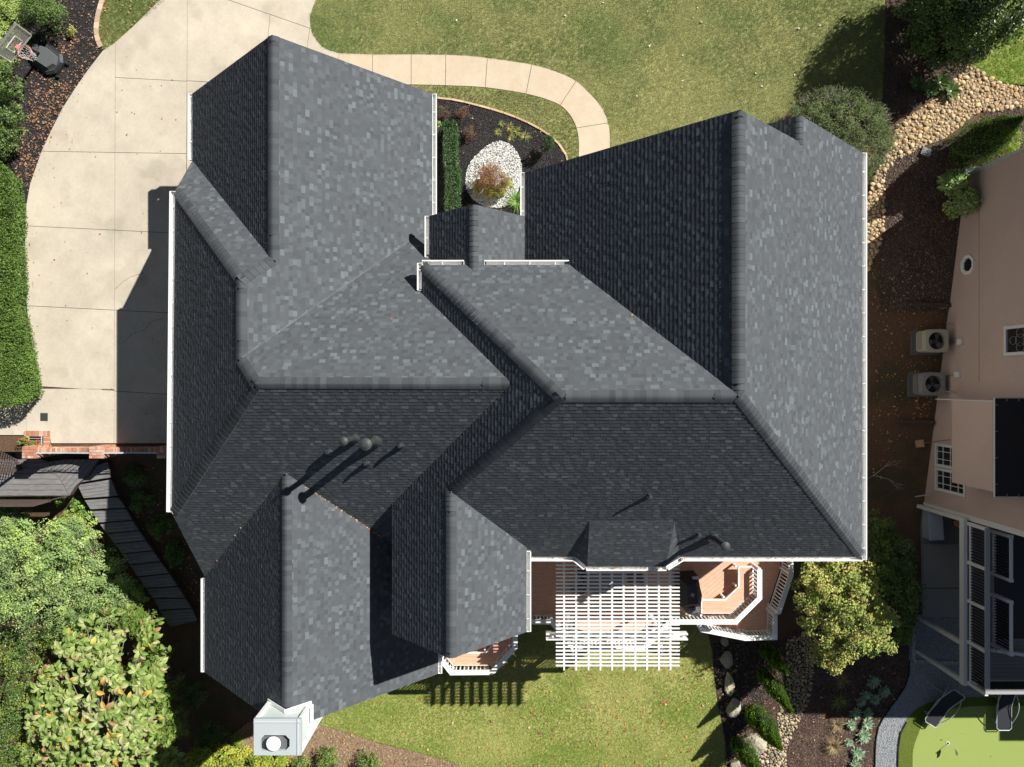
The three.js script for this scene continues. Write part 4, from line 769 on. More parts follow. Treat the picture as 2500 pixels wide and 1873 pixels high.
{ // wooden steps and landing
  const t = thing('wooden_landing', 'grey weathered wooden landing with steps down behind the brick wall', 'landing');
  const tread = (pts, y, name = 'tread') => boards(t, A_(pts, y), y, 0, 0.155, 0.012, 0.035, M.greyWood, name);
  for (let k = 0; k < 3; k++) { const y = -0.12 - 0.14 * k; boards(t, A_([[-60, 1057 + 16 * k], [64 - k * 2, 1055 + 16 * k], [60 - k * 6, 1071 + 16 * k], [-60, 1073 + 16 * k]], y), y, 0, 0.22, 0.012, 0.035, M.greyWood, 'tread'); part('riser', M.brownWood, t, (b) => { const p = A_([[-60, 1073 + 16 * k], [60 - k * 6, 1071 + 16 * k]], y); b.bar([p[0][0], y - 0.1, p[0][1] - 0.02], [p[1][0], y - 0.1, p[1][1] - 0.02], 0.02, 0.13); }); }
  const Y = -0.55;
  const left = A_([[-60, 1103], [42, 1103], [116, 1128], [128, 1150], [150, 1178], [166, 1210], [-60, 1212]], Y), right = A_([[117, 1128], [160, 1122], [241, 1122], [216, 1158], [184, 1186], [168, 1210], [152, 1178], [130, 1150]], Y);
  boards(t, left, Y, 0, 0.20, 0.014, 0.04, M.greyWood); boards(t, right, Y, -0.88, 0.17, 0.014, 0.04, M.greyWood);
  part('rim_board', M.brownWood, t, (b) => { const e = A_([[241, 1122], [216, 1158], [184, 1186], [168, 1210], [-60, 1212]], Y); for (let i = 0; i < 4; i++) b.bar([e[i][0], Y - 0.13, e[i][1]], [e[i + 1][0], Y - 0.13, e[i + 1][1]], 0.04, 0.22); });
  // boardwalk steps going down to the right
  const S = [[[213, 1150], [262, 1110], [280, 1168], [190, 1178]]];
  const R_ = [[262, 1128], [270, 1170], [288, 1215], [307, 1243], [323, 1272], [339, 1297], [356, 1321], [373, 1346], [392, 1373], [413, 1402], [434, 1434], [452, 1462], [468, 1487], [482, 1518]];
  const Lf = [[196, 1150], [188, 1182], [206, 1220], [222, 1246], [243, 1279], [262, 1304], [281, 1329], [299, 1354], [318, 1381], [338, 1410], [357, 1438], [374, 1462], [391, 1492], [418, 1536]];
  for (let i = 0; i < R_.length - 1; i++) {
    const y = -0.66 - 0.19 * i, p = A_([Lf[i], R_[i], [lerp(R_[i][0], R_[i + 1][0], 0.9), lerp(R_[i][1], R_[i + 1][1], 0.9)], [lerp(Lf[i][0], Lf[i + 1][0], 0.9), lerp(Lf[i][1], Lf[i + 1][1], 0.9)]], y), tr = new THREE.Group(); tr.name = 'step'; t.add(tr);
    const ang = Math.atan2(p[1][1] - p[0][1], p[1][0] - p[0][0]);
    boards(tr, p, y, ang, 0.125, 0.01, 0.04, M.greyWood);
    part('stringer', M.brownWood, tr, (b) => { b.bar([p[0][0], y - 0.14, p[0][1]], [p[3][0], y - 0.14, p[3][1]], 0.05, 0.2); b.bar([p[1][0], y - 0.14, p[1][1]], [p[2][0], y - 0.14, p[2][1]], 0.05, 0.2); b.bar([p[2][0], y - 0.09, p[2][1]], [p[3][0], y - 0.09, p[3][1]], 0.03, 0.1); });
  }
}
{
  const f = thing('slat_fence', 'dark brown slat fence along the lower edge of the wooden landing', 'fence');
  const A = at(-30, 1221, -0.5), B = at(128, 1221, -0.5), C = at(163, 1211, -0.5);
  for (const [p, q] of [[A, B], [B, C]]) { const n = Math.round(Math.hypot(q[0] - p[0], q[1] - p[1]) / 0.105); for (let i = 0; i < n; i++) { const k = (i + 0.5) / n; part('slat', M.brownWood, f, (b) => b.box(lerp(p[0], q[0], k), 0.03, lerp(p[1], q[1], k), 0.085, 1.2, 0.022)); } part('rail', M.brownWood, f, (b) => { b.bar([p[0], 0.5, p[1] + 0.04], [q[0], 0.5, q[1] + 0.04], 0.05, 0.08); b.bar([p[0], -0.4, p[1] + 0.04], [q[0], -0.4, q[1] + 0.04], 0.05, 0.08); b.bar([p[0], 0.65, p[1]], [q[0], 0.65, q[1]], 0.12, 0.035); }); }
  const l = thing('lattice_screen', 'dark brown crosshatch lattice screen at the left edge beside the landing', 'lattice screen');
  const P = at(14, 1078, -0.5), Q = at(52, 1146, -0.5), d = V(Q[0] - P[0], 0, Q[1] - P[1]), L = d.length(); d.normalize();
  const pt = (s, y) => [P[0] + d.x * s, y, P[1] + d.z * s];
  part('frame', M.brownWood, l, (b) => { b.bar(pt(0, -0.5), pt(L, -0.5), 0.05, 0.08); b.bar(pt(0, 0.85), pt(L, 0.85), 0.09, 0.06); b.bar(pt(0, -0.5), pt(0, 0.85), 0.08, 0.08); b.bar(pt(L, -0.5), pt(L, 0.85), 0.08, 0.08); });
  const h = 1.3; for (let s = -h; s < L + h; s += 0.14) for (const dir of [1, -1]) { const a = dir > 0 ? s : s, e0 = clamp(a, 0, L), y0 = dir > 0 ? -0.48 + (e0 - a) : -0.48 + h - (e0 - a), e1 = clamp(a + h, 0, L), y1 = dir > 0 ? -0.48 + (e1 - a) : -0.48 + h - (e1 - a); if (e1 - e0 > 0.1) part('lath', M.brownWood, l, (b) => b.bar(pt(e0, y0), pt(e1, y1), 0.03, 0.012, [0, 0, 1])); }
}
{ // portable hoop
  const g = thing('basketball_hoop', 'portable basketball hoop with a clear backboard and dark base standing on black mulch', 'basketball hoop');
  const baseC = onGround(124, 150), mid = [-16.75, -11.42], dir = V(mid[0] - baseC[0], 0, mid[1] - baseC[1]).normalize();
  const f = V(0.80, 0, 0.60), s = V(-f.z, 0, f.x);           // the board faces f
  const W3 = (o, a, y, c) => [o[0] + f.x * a + s.x * c, y, o[1] + f.z * a + s.z * c];
  part('base', M.blackPlastic, g, (b) => { const P = (k, y) => [[-0.45, -0.52], [0.30, -0.52], [0.55, -0.25], [0.55, 0.25], [0.30, 0.52], [-0.45, 0.52]].map(([a, c]) => W3(baseC, a * k, y, c * k)); const A = P(1, 0.01), B = P(0.96, 0.14), C = P(0.8, 0.2); for (const [L, U] of [[A, B], [B, C]]) for (let i = 0; i < 6; i++) { const j = (i + 1) % 6; b.quad(L[i], L[j], U[j], U[i]); b.quad(L[j], L[i], U[i], U[j]); } b.quad(C[0], C[1], C[2], C[3]); b.quad(C[0], C[3], C[4], C[5]); });
  part('base_shroud', std([0.10, 0.11, 0.115], 0.5), g, (b) => { const P = (y, k) => [[-0.62, -0.2], [-0.2, -0.33], [0.35, -0.3], [0.48, 0], [0.35, 0.3], [-0.2, 0.33], [-0.62, 0.2]].map(([a, c]) => W3(baseC, a * k - 0.06, y, c * k)); const A = P(0.2, 1), B = P(0.34, 0.9), n = 7; for (let i = 0; i < n; i++) { const j = (i + 1) % n; b.quad(A[i], A[j], B[j], B[i]); } for (let i = 1; i < n - 1; i++) b.tri(B[0], B[i + 1], B[i]); });
  for (const c of [-0.3, 0.3]) part('wheel', M.black, g, (b) => b.tube(W3(baseC, 0.6, 0.07, c - 0.03), W3(baseC, 0.6, 0.07, c + 0.03), 0.07, 0.07, 14));
  const top = [mid[0] - f.x * 0.55, mid[1] - f.z * 0.55];
  part('pole', M.ironwork, g, (b) => { b.tube([baseC[0] - f.x * 0.35, 0.15, baseC[1] - f.z * 0.35], [top[0], 3.0, top[1]], 0.05, 0.045, 12); b.bar([top[0], 3.0, top[1]], W3(mid, -0.04, 3.5, 0), 0.05, 0.03); b.bar([top[0], 2.5, top[1]], W3(mid, -0.04, 3.0, 0), 0.05, 0.03); });
  const BW = 0.58, y0 = 2.8, y1 = 3.55;
  part('board_frame', M.metal, g, (b) => { const q = [W3(mid, 0, y0, -BW), W3(mid, 0, y0, BW), W3(mid, 0, y1, BW), W3(mid, 0, y1, -BW)]; for (let i = 0; i < 4; i++) b.bar(q[i], q[(i + 1) % 4], 0.05, 0.05); });
  part('board_pane', phys([0.72, 0.75, 0.72], 0.1, { transmission: 0.85, thickness: 0 }), g, (b) => { b.bar(W3(mid, 0, (y0 + y1) / 2, -BW + 0.02), W3(mid, 0, (y0 + y1) / 2, BW - 0.02), 0.012, y1 - y0 - 0.04); });
  part('target_square', M.white, g, (b) => { const q = [W3(mid, 0.012, y0 + 0.14, -0.24), W3(mid, 0.012, y0 + 0.14, 0.24), W3(mid, 0.012, y0 + 0.5, 0.24), W3(mid, 0.012, y0 + 0.5, -0.24)]; for (let i = 0; i < 4; i++) b.bar(q[i], q[(i + 1) % 4], 0.01, 0.035, i % 2 ? [f.x, 0, f.z] : [0, 1, 0]); });
  const rc = W3(mid, 0.38, 3.05, 0), pink = std([0.62, 0.22, 0.2], 0.5);
  part('rim', pink, g, (b) => { const pts = []; for (let i = 0; i <= 24; i++) { const a = i / 24 * 2 * Math.PI; pts.push([rc[0] + 0.228 * Math.cos(a), 3.05, rc[2] + 0.228 * Math.sin(a)]); } b.path(pts, 0.012, 8); b.bar(W3(mid, 0.01, 3.02, 0), W3(mid, 0.17, 3.04, 0), 0.14, 0.05); });
  part('net', M.white, g, (b) => { const N = 12, ring = (r, y, o) => [...Array(N)].map((_, i) => { const a = (i + o) / N * 2 * Math.PI; return [rc[0] + r * Math.cos(a), y, rc[2] + r * Math.sin(a)]; }); const R = [ring(0.22, 3.04, 0), ring(0.19, 2.93, 0.5), ring(0.155, 2.83, 0), ring(0.13, 2.73, 0.5), ring(0.13, 2.63, 0)]; for (let k = 0; k < 4; k++) for (let i = 0; i < N; i++) { const off = k % 2 ? 1 : 0; b.tube(R[k][i], R[k + 1][i], 0.005, 0.005, 4, false); b.tube(R[k][(i + 1 - off + (off ? 0 : 0)) % N], R[k + 1][(i + (off ? 1 : 0)) % N], 0.005, 0.005, 4, false); } });
}

// ================================================================ the neighbour's house and its yard
const NX = 17.5;
const nh = thing('neighbour_house', 'taupe stucco house wall with white trim rising at the right edge', 'house');
{
  const z0 = -8.0, z1 = 5.17, top = 6.5;
  const ev = 5.8;
  part('wall', M.stucco, nh, (b) => b.box(NX + 7, (ev - 4) / 2, (z0 + z1) / 2, 14, ev + 4, z1 - z0));
  part('roof', M.underlay, nh, (b) => { const o = 0.4, k = 0.85, m = (z0 + z1) / 2, h = ev + k * ((z1 - z0) / 2 + o), q = [[NX - o, ev, z0 - o], [NX + 14 + o, ev, z0 - o], [NX + 14 + o, ev, z1 + o], [NX - o, ev, z1 + o]], w = (z1 - z0) / 2, r0 = [NX + w, h, m], r1 = [NX + 14 - w, h, m]; b.tri(q[0], q[3], r0).quad(q[3], q[2], r1, r0).tri(q[2], q[1], r1).quad(q[1], q[0], r0, r1).quad(q[0], q[1], q[2], q[3]); b.box(28.75, 2.6, 8.1, 5.2, 0.2, 6.3); });
  part('upper_storey', M.stucco, nh, (b) => { b.box(26.8, 7.4, 2.55, 6.4, 4.6, 5.2); b.box(26.8, 9.8, 2.55, 6.8, 0.2, 5.5); });
  part('rear_wing', M.stucco, nh, (b) => b.box(28.8, -0.6, 8.1, 5, 6.2, 6.1));
  part('corner_trim', M.whiteDull, nh, (b) => { b.box(NX - 0.01, 1.1, z1 - 0.03, 0.06, 8.9, 0.2); });
  part('corner_trim', M.flash, nh, (b) => b.box(NX - 0.04, 1.2, z0 + 0.0, 0.1, 4.6, 0.1));
  part('control_joint', std([0.28, 0.205, 0.17], 0.95), nh, (b) => { b.box(NX - 0.001, 0.42, (z0 - 0.02) / 2 - 0.2, 0.012, 0.02, -z0 + 0.3); });
  // bump-out with a flat black roof
  const bx = 16.55, b0 = 0.62, b1 = 3.72, by0 = 0.3, by1 = 2.8;
  part('bump_out', M.stucco, nh, (b) => b.box((bx + NX) / 2 + 0.01, (by0 + by1) / 2, (b0 + b1) / 2, NX - bx + 0.02, by1 - by0, b1 - b0));
  part('bump_out_corner_trim', M.whiteDull, nh, (b) => b.box(bx + 0.46, 1.0, b0 - 0.012, 0.97, 3.4, 0.03));
  const rf = part('bump_out_roof', std([0.016, 0.019, 0.024], 0.8, { bumpMap: M.bumpFine, bumpScale: 0.004 }), nh, (b) => b.box((bx + NX) / 2 - 0.04, by1 + 0.05, (b0 + b1) / 2, NX - bx + 0.22, 0.1, b1 - b0 + 0.24));
  part('drip_edge', M.whiteDull, rf, (b) => { const y = by1 + 0.085, x = bx - 0.16; b.bar([x, y, b0 - 0.13], [x, y, b1 + 0.13], 0.025, 0.06); b.bar([x, y, b0 - 0.13], [NX, y, b0 - 0.13], 0.025, 0.06); b.bar([x, y, b1 + 0.13], [NX, y, b1 + 0.13], 0.025, 0.06); });
  part('roof_clip', M.metal, rf, (b) => { for (let k = 0; k < 4; k++) b.box(bx - 0.1, by1 + 0.11, b0 + 0.1 + k * 0.9, 0.08, 0.015, 0.02); for (const x of [16.8, 17.2]) for (const z of [b0 - 0.06, b1 + 0.06]) b.box(x, by1 + 0.11, z, 0.02, 0.015, 0.08); });
  // windows on the west wall
  const win = (za, zb, ya, yb, nz, ny, tall = true) => {
    const w = new THREE.Group(); w.name = 'window'; nh.add(w); const x = NX;
    part('frame', M.whiteDull, w, (b) => { const t = 0.11; b.box(x - 0.03, ya + t / 2, (za + zb) / 2, 0.1, t, zb - za); b.box(x - 0.03, yb - t / 2, (za + zb) / 2, 0.1, t, zb - za); b.box(x - 0.03, (ya + yb) / 2, za + t / 2, 0.096, yb - ya - 2 * t, t); b.box(x - 0.03, (ya + yb) / 2, zb - t / 2, 0.096, yb - ya - 2 * t, t); });
    part('pane', M.darkGlass, w, (b) => b.box(x - 0.005, (ya + yb) / 2, (za + zb) / 2, 0.02, yb - ya - 0.1, zb - za - 0.1));
    part('muntin', M.whiteDull, w, (b) => { for (let i = 1; i < nz; i++) b.box(x - 0.025, (ya + yb) / 2, lerp(za, zb, i / nz), 0.03, yb - ya - 0.2, 0.025); for (let i = 1; i < ny; i++) b.box(x - 0.025, lerp(ya, yb, i / ny), (za + zb) / 2, 0.031, 0.025, zb - za - 0.2); });
    return w;
  };
  win(2.45, 3.4, -2.25, -0.3, 3, 4); win(3.44, 4.38, -2.25, -0.3, 3, 4);
  const lw = win(-2.02, -0.98, 1.85, 4.2, 1, 1);
  part('leaded_pattern', M.metal, lw, (b) => { for (const [y, z, r] of [[2.6, -1.5, 0.2], [2.6, -1.75, 0.16], [2.6, -1.25, 0.16], [3.0, -1.5, 0.22], [2.25, -1.5, 0.14], [3.4, -1.5, 0.2], [3.0, -1.25, 0.15], [3.0, -1.75, 0.15]]) { const pts = []; for (let i = 0; i <= 16; i++) { const a = i / 16 * 2 * Math.PI; pts.push([NX - 0.022, y + r * 1.2 * Math.cos(a), z + r * Math.sin(a)]); } b.path(pts, 0.007, 5); } });
  { // octagonal window
    const w = new THREE.Group(); w.name = 'window'; nh.add(w); const [zc, yc] = [-4.55, -0.2];
    const O = (r) => [...Array(8)].map((_, i) => [yc + r * Math.cos((i + 0.5) * Math.PI / 4), zc + r * Math.sin((i + 0.5) * Math.PI / 4)]);
    part('frame', M.white, w, (b) => { for (const [r, d, t] of [[0.36, 0.07, 0.07], [0.29, 0.045, 0.045]]) { const o = O(r); for (let i = 0; i < 8; i++) { const p = o[i], q = o[(i + 1) % 8]; b.bar([NX - d / 2, p[0], p[1]], [NX - d / 2, q[0], q[1]], d, t, [0, (p[0] + q[0]) / 2 - yc, (p[1] + q[1]) / 2 - zc]); } } });
    part('pane', M.darkGlass, w, (b) => { const o = O(0.27); for (let i = 1; i < 7; i++) b.tri([NX - 0.012, ...o[0]], [NX - 0.012, ...o[i]], [NX - 0.012, ...o[i + 1]]); });
  }
  for (const [z, y] of [[-1.62, -0.6], [-0.35, -0.75]]) part('meter_box', M.whiteDull, nh, (b) => { b.box(NX - 0.06, y, z, 0.12, 0.3, 0.2); b.box(NX - 0.125, y + 0.02, z, 0.02, 0.2, 0.14); });
  part('conduit', M.metal, nh, (b) => { for (const z of [-1.62, -0.35]) b.path([[NX - 0.05, -0.9, z], [NX - 0.06, -1.7, z + 0.05], [NX - 0.3, -1.75, z + 0.1]], 0.014, 6); b.path([[NX - 0.1, -1.0, -2.35], [NX - 0.35, -1.05, -2.4]], 0.02, 6); b.path([[NX - 0.05, -0.9, 0.35], [NX - 0.35, -1.5, 0.3]], 0.02, 6); b.path([[NX - 0.1, -2.5, 4.6], [NX - 0.6, -2.75, 4.75]], 0.03, 6); });
}
// two heat pumps on their pads
function acUnit(label, cx, cz, y, w, ribs, tint) {
  const t = thing('air_conditioner', label, 'air conditioner', [cx, y, cz], 0, 'air conditioners by the taupe wall'), h = 0.78, m = std(tint, 0.5), r = 0.12;
  part('pad', std([0.11, 0.11, 0.11], 0.9), t, (b) => b.box(-0.05, 0.03, 0, w + 0.22, 0.08, w + 0.14));
  const sq = (k) => [...Array(48)].map((_, i) => { const a = (i + 0.5) / 48 * 2 * Math.PI, c = Math.cos(a), d = Math.sin(a), q = k * Math.min(1 / Math.max(Math.abs(c), Math.abs(d)), 1.27); return [q * c, q * d]; });
  part('cabinet', m, t, (b) => b.prism(sq(w / 2 - 0.02, r), 0.07, h - 0.24));
  if (ribs) part('louver', std(sc(tint, 0.8), 0.5), t, (b) => { for (let k = 0; k < 18; k++) { const z = -w / 2 + 0.12 + k * (w - 0.24) / 17; b.box(-w / 2 + 0.012, 0.4, z, 0.02, 0.6, 0.012); } b.box(-w / 2 + 0.01, 0.4, 0, 0.03, 0.03, w - 0.2); });
  else part('louver', std(sc(tint, 0.85), 0.5), t, (b) => { for (let k = 0; k < 14; k++) b.box(-w / 2 + 0.014, 0.14 + k * 0.04, 0, 0.014, 0.012, w - 0.26); });
  const ring = (k0, k1, y0, y1, n = 32) => (b) => { for (let i = 0; i < n; i++) { const a0 = i / n * 2 * Math.PI, a1 = (i + 1) / n * 2 * Math.PI, P = (k, a, yy) => [k * Math.cos(a), yy, k * Math.sin(a)]; b.quad(P(k0, a1, y1), P(k0, a0, y1), P(k1, a0, y1), P(k1, a1, y1)); b.quad(P(k0, a0, y1), P(k0, a1, y1), P(k0, a1, y0), P(k0, a0, y0)); } };
  part('lid', m, t, (b) => { // square lid with a round mouth
    const o = sq(w / 2, r), R = 0.345; for (let i = 0; i < o.length; i++) { const p = o[i], q = o[(i + 1) % o.length], a = Math.atan2(p[1], p[0]), c = Math.atan2(q[1], q[0]); b.quad([q[0], h, q[1]], [p[0], h, p[1]], [R * Math.cos(a), h + 0.01, R * Math.sin(a)], [R * Math.cos(c), h + 0.01, R * Math.sin(c)]); b.quad([p[0], h - 0.26, p[1]], [p[0], h, p[1]], [q[0], h, q[1]], [q[0], h - 0.26, q[1]]); b.quad([R * Math.cos(a), h + 0.01, R * Math.sin(a)], [R * Math.cos(c), h + 0.01, R * Math.sin(c)], [R * Math.cos(c), h - 0.2, R * Math.sin(c)], [R * Math.cos(a), h - 0.2, R * Math.sin(a)]); } });
  const hub = h - 0.12; part('fan_well', M.black, t, (b) => b.lathe([0, h - 0.22, 0], [[0.344, 0], [0.344, 0.004]], 28));
  for (let k = 0; k < 3; k++) part('fan_blade', std([0.16, 0.17, 0.19], 0.18, { metalness: 0.6 }), t, (b) => { const a = k * 2.094 + cz; for (let i = 0; i < 5; i++) { const P = (rad, e, yy) => [rad * Math.cos(a + e), yy, rad * Math.sin(a + e)]; const e0 = i * 0.17, e1 = (i + 1) * 0.17; b.quad(P(0.08, e1 * 1.2, hub + 0.02 - i * 0.012), P(0.08, e0 * 1.2, hub + 0.03 - i * 0.012), P(0.32, e0, hub + 0.03 - i * 0.014), P(0.32, e1, hub + 0.018 - i * 0.014)); } });
  part('fan_hub', M.blackPlastic, t, (b) => b.lathe([0, hub, 0], [[0.09, -0.05], [0.09, 0.05], [0.05, 0.06], [0.001, 0.062]], 16));
  part('fan_guard', M.ironwork, t, (b) => { for (let k = 1; k < 3; k++) { const pts = []; for (let i = 0; i <= 28; i++) { const a = i / 28 * 2 * Math.PI; pts.push([0.12 * k * Math.cos(a), h + 0.012, 0.12 * k * Math.sin(a)]); } b.path(pts, 0.003, 4); } for (let k = 0; k < 4; k++) { const a = k * Math.PI / 4 + 0.3; b.bar([0.345 * Math.cos(a), h + 0.013, 0.345 * Math.sin(a)], [-0.345 * Math.cos(a), h + 0.013, -0.345 * Math.sin(a)], 0.006, 0.006); } });
}
acUnit('beige air conditioner with a rounded smooth body, upper of the two by the taupe wall', 16.72, -1.68, ground(16.7, -1.7), 0.9, false, [0.42, 0.40, 0.31]);
acUnit('grey air conditioner with vertically slotted sides, lower of the two by the taupe wall', 16.80, 0.02, ground(16.8, 0), 0.92, true, [0.24, 0.24, 0.235]);
// ---- raised deck of the neighbour
{
  const t = thing('raised_deck', 'neighbour deck on tall posts with white frame and dark balusters in the shade', 'deck'), x0 = 17.3, z0 = 5.3, z1 = 11.35, x1 = 24;
  boards(t, rect(x0 + 0.05, z0, x1, z1), 0, 0, 0.138, 0.008, 0.03, std([0.21, 0.205, 0.2], 0.85), 'floor_board');
  part('rim_beam', M.whiteDull, t, (b) => { b.box(x0 - 0.05, -0.12, (z0 + z1) / 2, 0.14, 0.26, z1 - z0 + 0.3); b.box((x0 + x1) / 2, -0.12, z1 + 0.05, x1 - x0, 0.26, 0.12); });
  for (const [px, py] of [[2250, 1506], [2247, 1589], [2256, 1236]]) { const p = onGround(px, py); part('support_post', M.whiteDull, t, (b) => b.box(17.28, -1.75, p[1], 0.15, 3.3, 0.15)); }
  part('rail_bottom', M.whiteDull, t, (b) => { b.bar([x0 + 0.08, 0.12, z0], [x0 + 0.08, 0.12, z1], 0.06, 0.09); b.bar([x0 + 0.08, 0.12, z1 - 0.08], [x1, 0.12, z1 - 0.08], 0.06, 0.09); });
  part('rail_top', std([0.33, 0.33, 0.34], 0.6), t, (b) => { b.bar([x0 + 0.08, 1.05, z0], [x0 + 0.08, 1.05, z1], 0.17, 0.05); b.bar([x0, 1.052, z1 - 0.08], [x1, 1.052, z1 - 0.08], 0.17, 0.05); });
  for (const py of [1281, 1376, 1470, 1571, 1672]) part('rail_post', M.whiteDull, t, (b) => b.box(x0 + 0.06, 0.53, at(0, py, 0.2)[1], 0.12, 1.02, 0.12));
  const bg = new THREE.BoxGeometry(0.085, 0.86, 0.028); for (let z = z0 + 0.12; z < z1 - 0.1; z += 0.115) mesh('baluster', bg, M.ironwork, t, [x0 + 0.08, 0.6, z]); for (let x = x0 + 0.3; x < x1; x += 0.115) mesh('baluster', bg, M.ironwork, t, [x, 0.6, z1 - 0.08]);
  const s = new THREE.Group(); s.name = 'stair_opening'; t.add(s);
  part('opening_rail', M.whiteDull, s, (b) => { const X = 18.25; for (const [a, c] of [[5.6, 7.2], [8.0, 9.9]]) { b.bar([X, 0.15, a], [X, 0.15, c], 0.07, 0.1); b.bar([X, 1.05, a], [X, 1.05, c], 0.1, 0.06); b.box(X, 0.55, a, 0.12, 1.1, 0.12); b.box(X, 0.55, c, 0.12, 1.1, 0.12); } b.bar([18.05, 0.5, 9.95], [19.4, 0.5, 10.15], 0.1, 0.2); b.bar([18.05, 0.2, 10.05], [19.4, 0.2, 10.25], 0.1, 0.2); });
  for (const [a, c] of [[5.6, 7.2], [8.0, 9.9]]) for (let z = a + 0.1; z < c; z += 0.11) mesh('opening_baluster', bg, M.ironwork, s, [18.25, 0.6, z]);
  part('opening_pit', M.black, s, (b) => b.box(19.2, 0.012, 7.6, 1.7, 0.015, 4.2));
  const pw = thing('paver_edging', 'row of pale block pavers edging the gravel beside the neighbour patio', 'paver edging'); const pr = RNG(5);
  const row = (a, c, n) => { for (let i = 0; i < n; i++) { const p = onGround(lerp(a[0], c[0], (i + 0.5) / n), lerp(a[1], c[1], (i + 0.5) / n)); part('paver', std(sc([0.34, 0.35, 0.34], 0.85 + 0.3 * pr()), 0.9), pw, (b) => b.box(p[0], ground(...p) + 0.04, p[1], 0.13, 0.1, 0.15, pr() * 0.1)); } };
  row([2230, 1509], [2228, 1609], 11); row([2228, 1613], [2346, 1618], 13);
}
// two slabs of concrete and small stuff below the raised deck
{
  const y = (p) => ground(...p) + 0.04;
  const slabT = structure('patio_slabs'); for (const q of [[[2254, 1328], [2352, 1328], [2352, 1434], [2254, 1434]], [[2254, 1437], [2352, 1437], [2352, 1505], [2251, 1505]]]) { const P = G(q); part('slab', std([0.27, 0.28, 0.275], 0.9), slabT, (b) => b.prism(P, (X, Z) => ground(X, Z), (X, Z) => ground(X, Z) + 0.06)); }
  const bp = onGround(2264, 1276); const bin = thing('storage_box', 'pale blue-grey storage box against the shaded corner of the neighbour house', 'storage box', [bp[0] + 0.05, ground(...bp), bp[1]], 0.06);
  part('body', std([0.3, 0.34, 0.4], 0.6), bin, (b) => b.box(0, 0.25, 0, 0.56, 0.5, 1.22)); part('lid', std([0.40, 0.46, 0.54], 0.5), bin, (b) => { b.box(0, 0.53, 0, 0.6, 0.05, 1.27); b.box(0, 0.56, 0, 0.5, 0.02, 1.15); });
  const tp = onGround(2340, 1270); const toy = thing('ride_on_toy', 'yellow plastic ride-on toy under the neighbour deck', 'toy', [tp[0], ground(...tp), tp[1]], 0.5);
  part('body', std([0.62, 0.36, 0.02], 0.5), toy, (b) => { b.prism([[-0.3, -0.15], [0.25, -0.17], [0.32, 0], [0.25, 0.17], [-0.3, 0.15]], 0.12, 0.3); b.box(-0.1, 0.36, 0, 0.22, 0.14, 0.24); }); for (const [a, c] of [[-0.2, -0.17], [0.2, -0.17], [-0.2, 0.17], [0.2, 0.17]]) part('wheel', M.black, toy, (b) => b.tube([a, 0.1, c - 0.03], [a, 0.1, c + 0.03], 0.1, 0.1, 14)); part('seat', M.blackPlastic, toy, (b) => b.box(-0.1, 0.45, 0, 0.18, 0.04, 0.2));
  const rp = onGround(2292, 1262); const ball = thing('play_ball', 'red play ball on the dark ground beside the storage box', 'ball', [rp[0], ground(...rp) + 0.14, rp[1]]); mesh('shell', new THREE.SphereGeometry(0.15, 20, 14), std([0.42, 0.03, 0.05], 0.4), ball); part('valve', M.black, ball, (b) => b.lathe([0, 0.145, 0.02], [[0.015, 0], [0.01, 0.008]], 8));
}
// loungers
function lounger(label, px, py, turn, back) {
  const [x, z] = onGround(px, py); const t = thing('garden_lounger', label, 'lounger', [x, ground(x, z) + 0.03, z], turn, 'loungers by the putting green');
  const fm = std([0.46, 0.49, 0.52], 0.4, { metalness: 0.2 });
  const prof = (s) => s < 0 ? 0.34 : 0.34 + s * back;      // along x, seat then raised back
  part('sling', std([0.014, 0.016, 0.022], 0.8), t, (b) => { const N = 8; for (let i = 0; i < N; i++) { const a = lerp(-0.95, 0.8, i / N), c = lerp(-0.95, 0.8, (i + 1) / N); b.quad([a, prof(a) - 0.02, -0.28], [a, prof(a) - 0.02, 0.28], [c, prof(c) - 0.02, 0.28], [c, prof(c) - 0.02, -0.28]); } });
  part('frame', fm, t, (b) => { const P = []; for (let i = 0; i <= 10; i++) P.push([lerp(-0.9, 0.8, i / 10), 0, -0.31]); const pts = [[0.8, prof(0.8), -0.24], [0.72, prof(0.72), -0.31], [0, 0.34, -0.31], [-0.9, 0.34, -0.31], [-1.0, 0.34, -0.22], [-1.0, 0.34, 0.22], [-0.9, 0.34, 0.31], [0, 0.34, 0.31], [0.72, prof(0.72), 0.31], [0.8, prof(0.8), 0.24], [0.8, prof(0.8), -0.24]]; b.path(pts, 0.019, 8); });
  for (const s of [-1, 1]) part('armrest', fm, t, (b) => { const pts = []; for (let i = 0; i <= 12; i++) { const u = i / 12; pts.push([lerp(-0.7, 0.75, u), 0.33 + 0.28 * Math.sin(u * 2.6), s * (0.34 + 0.1 * Math.sin(u * 3.1))]); } b.path(pts, 0.018, 8); });
  for (const xx of [-0.75, 0.35]) part('leg', fm, t, (b) => b.path([[xx, 0.34, -0.31], [xx + 0.1, 0.01, -0.3], [xx + 0.1, 0.01, 0.3], [xx, 0.34, 0.31]], 0.016, 8));
  part('cross_bar', fm, t, (b) => b.path([[0.42, 0.05, -0.6], [0.42, 0.05, 0.62]], 0.018, 8));
}
lounger('dark sling lounger turned diagonally across the edge of gravel and putting green', 2290, 1712, 0.98, 0.5);
lounger('dark sling lounger pointing straight down beside the neighbour deck', 2437, 1716, 1.57, 0.4);
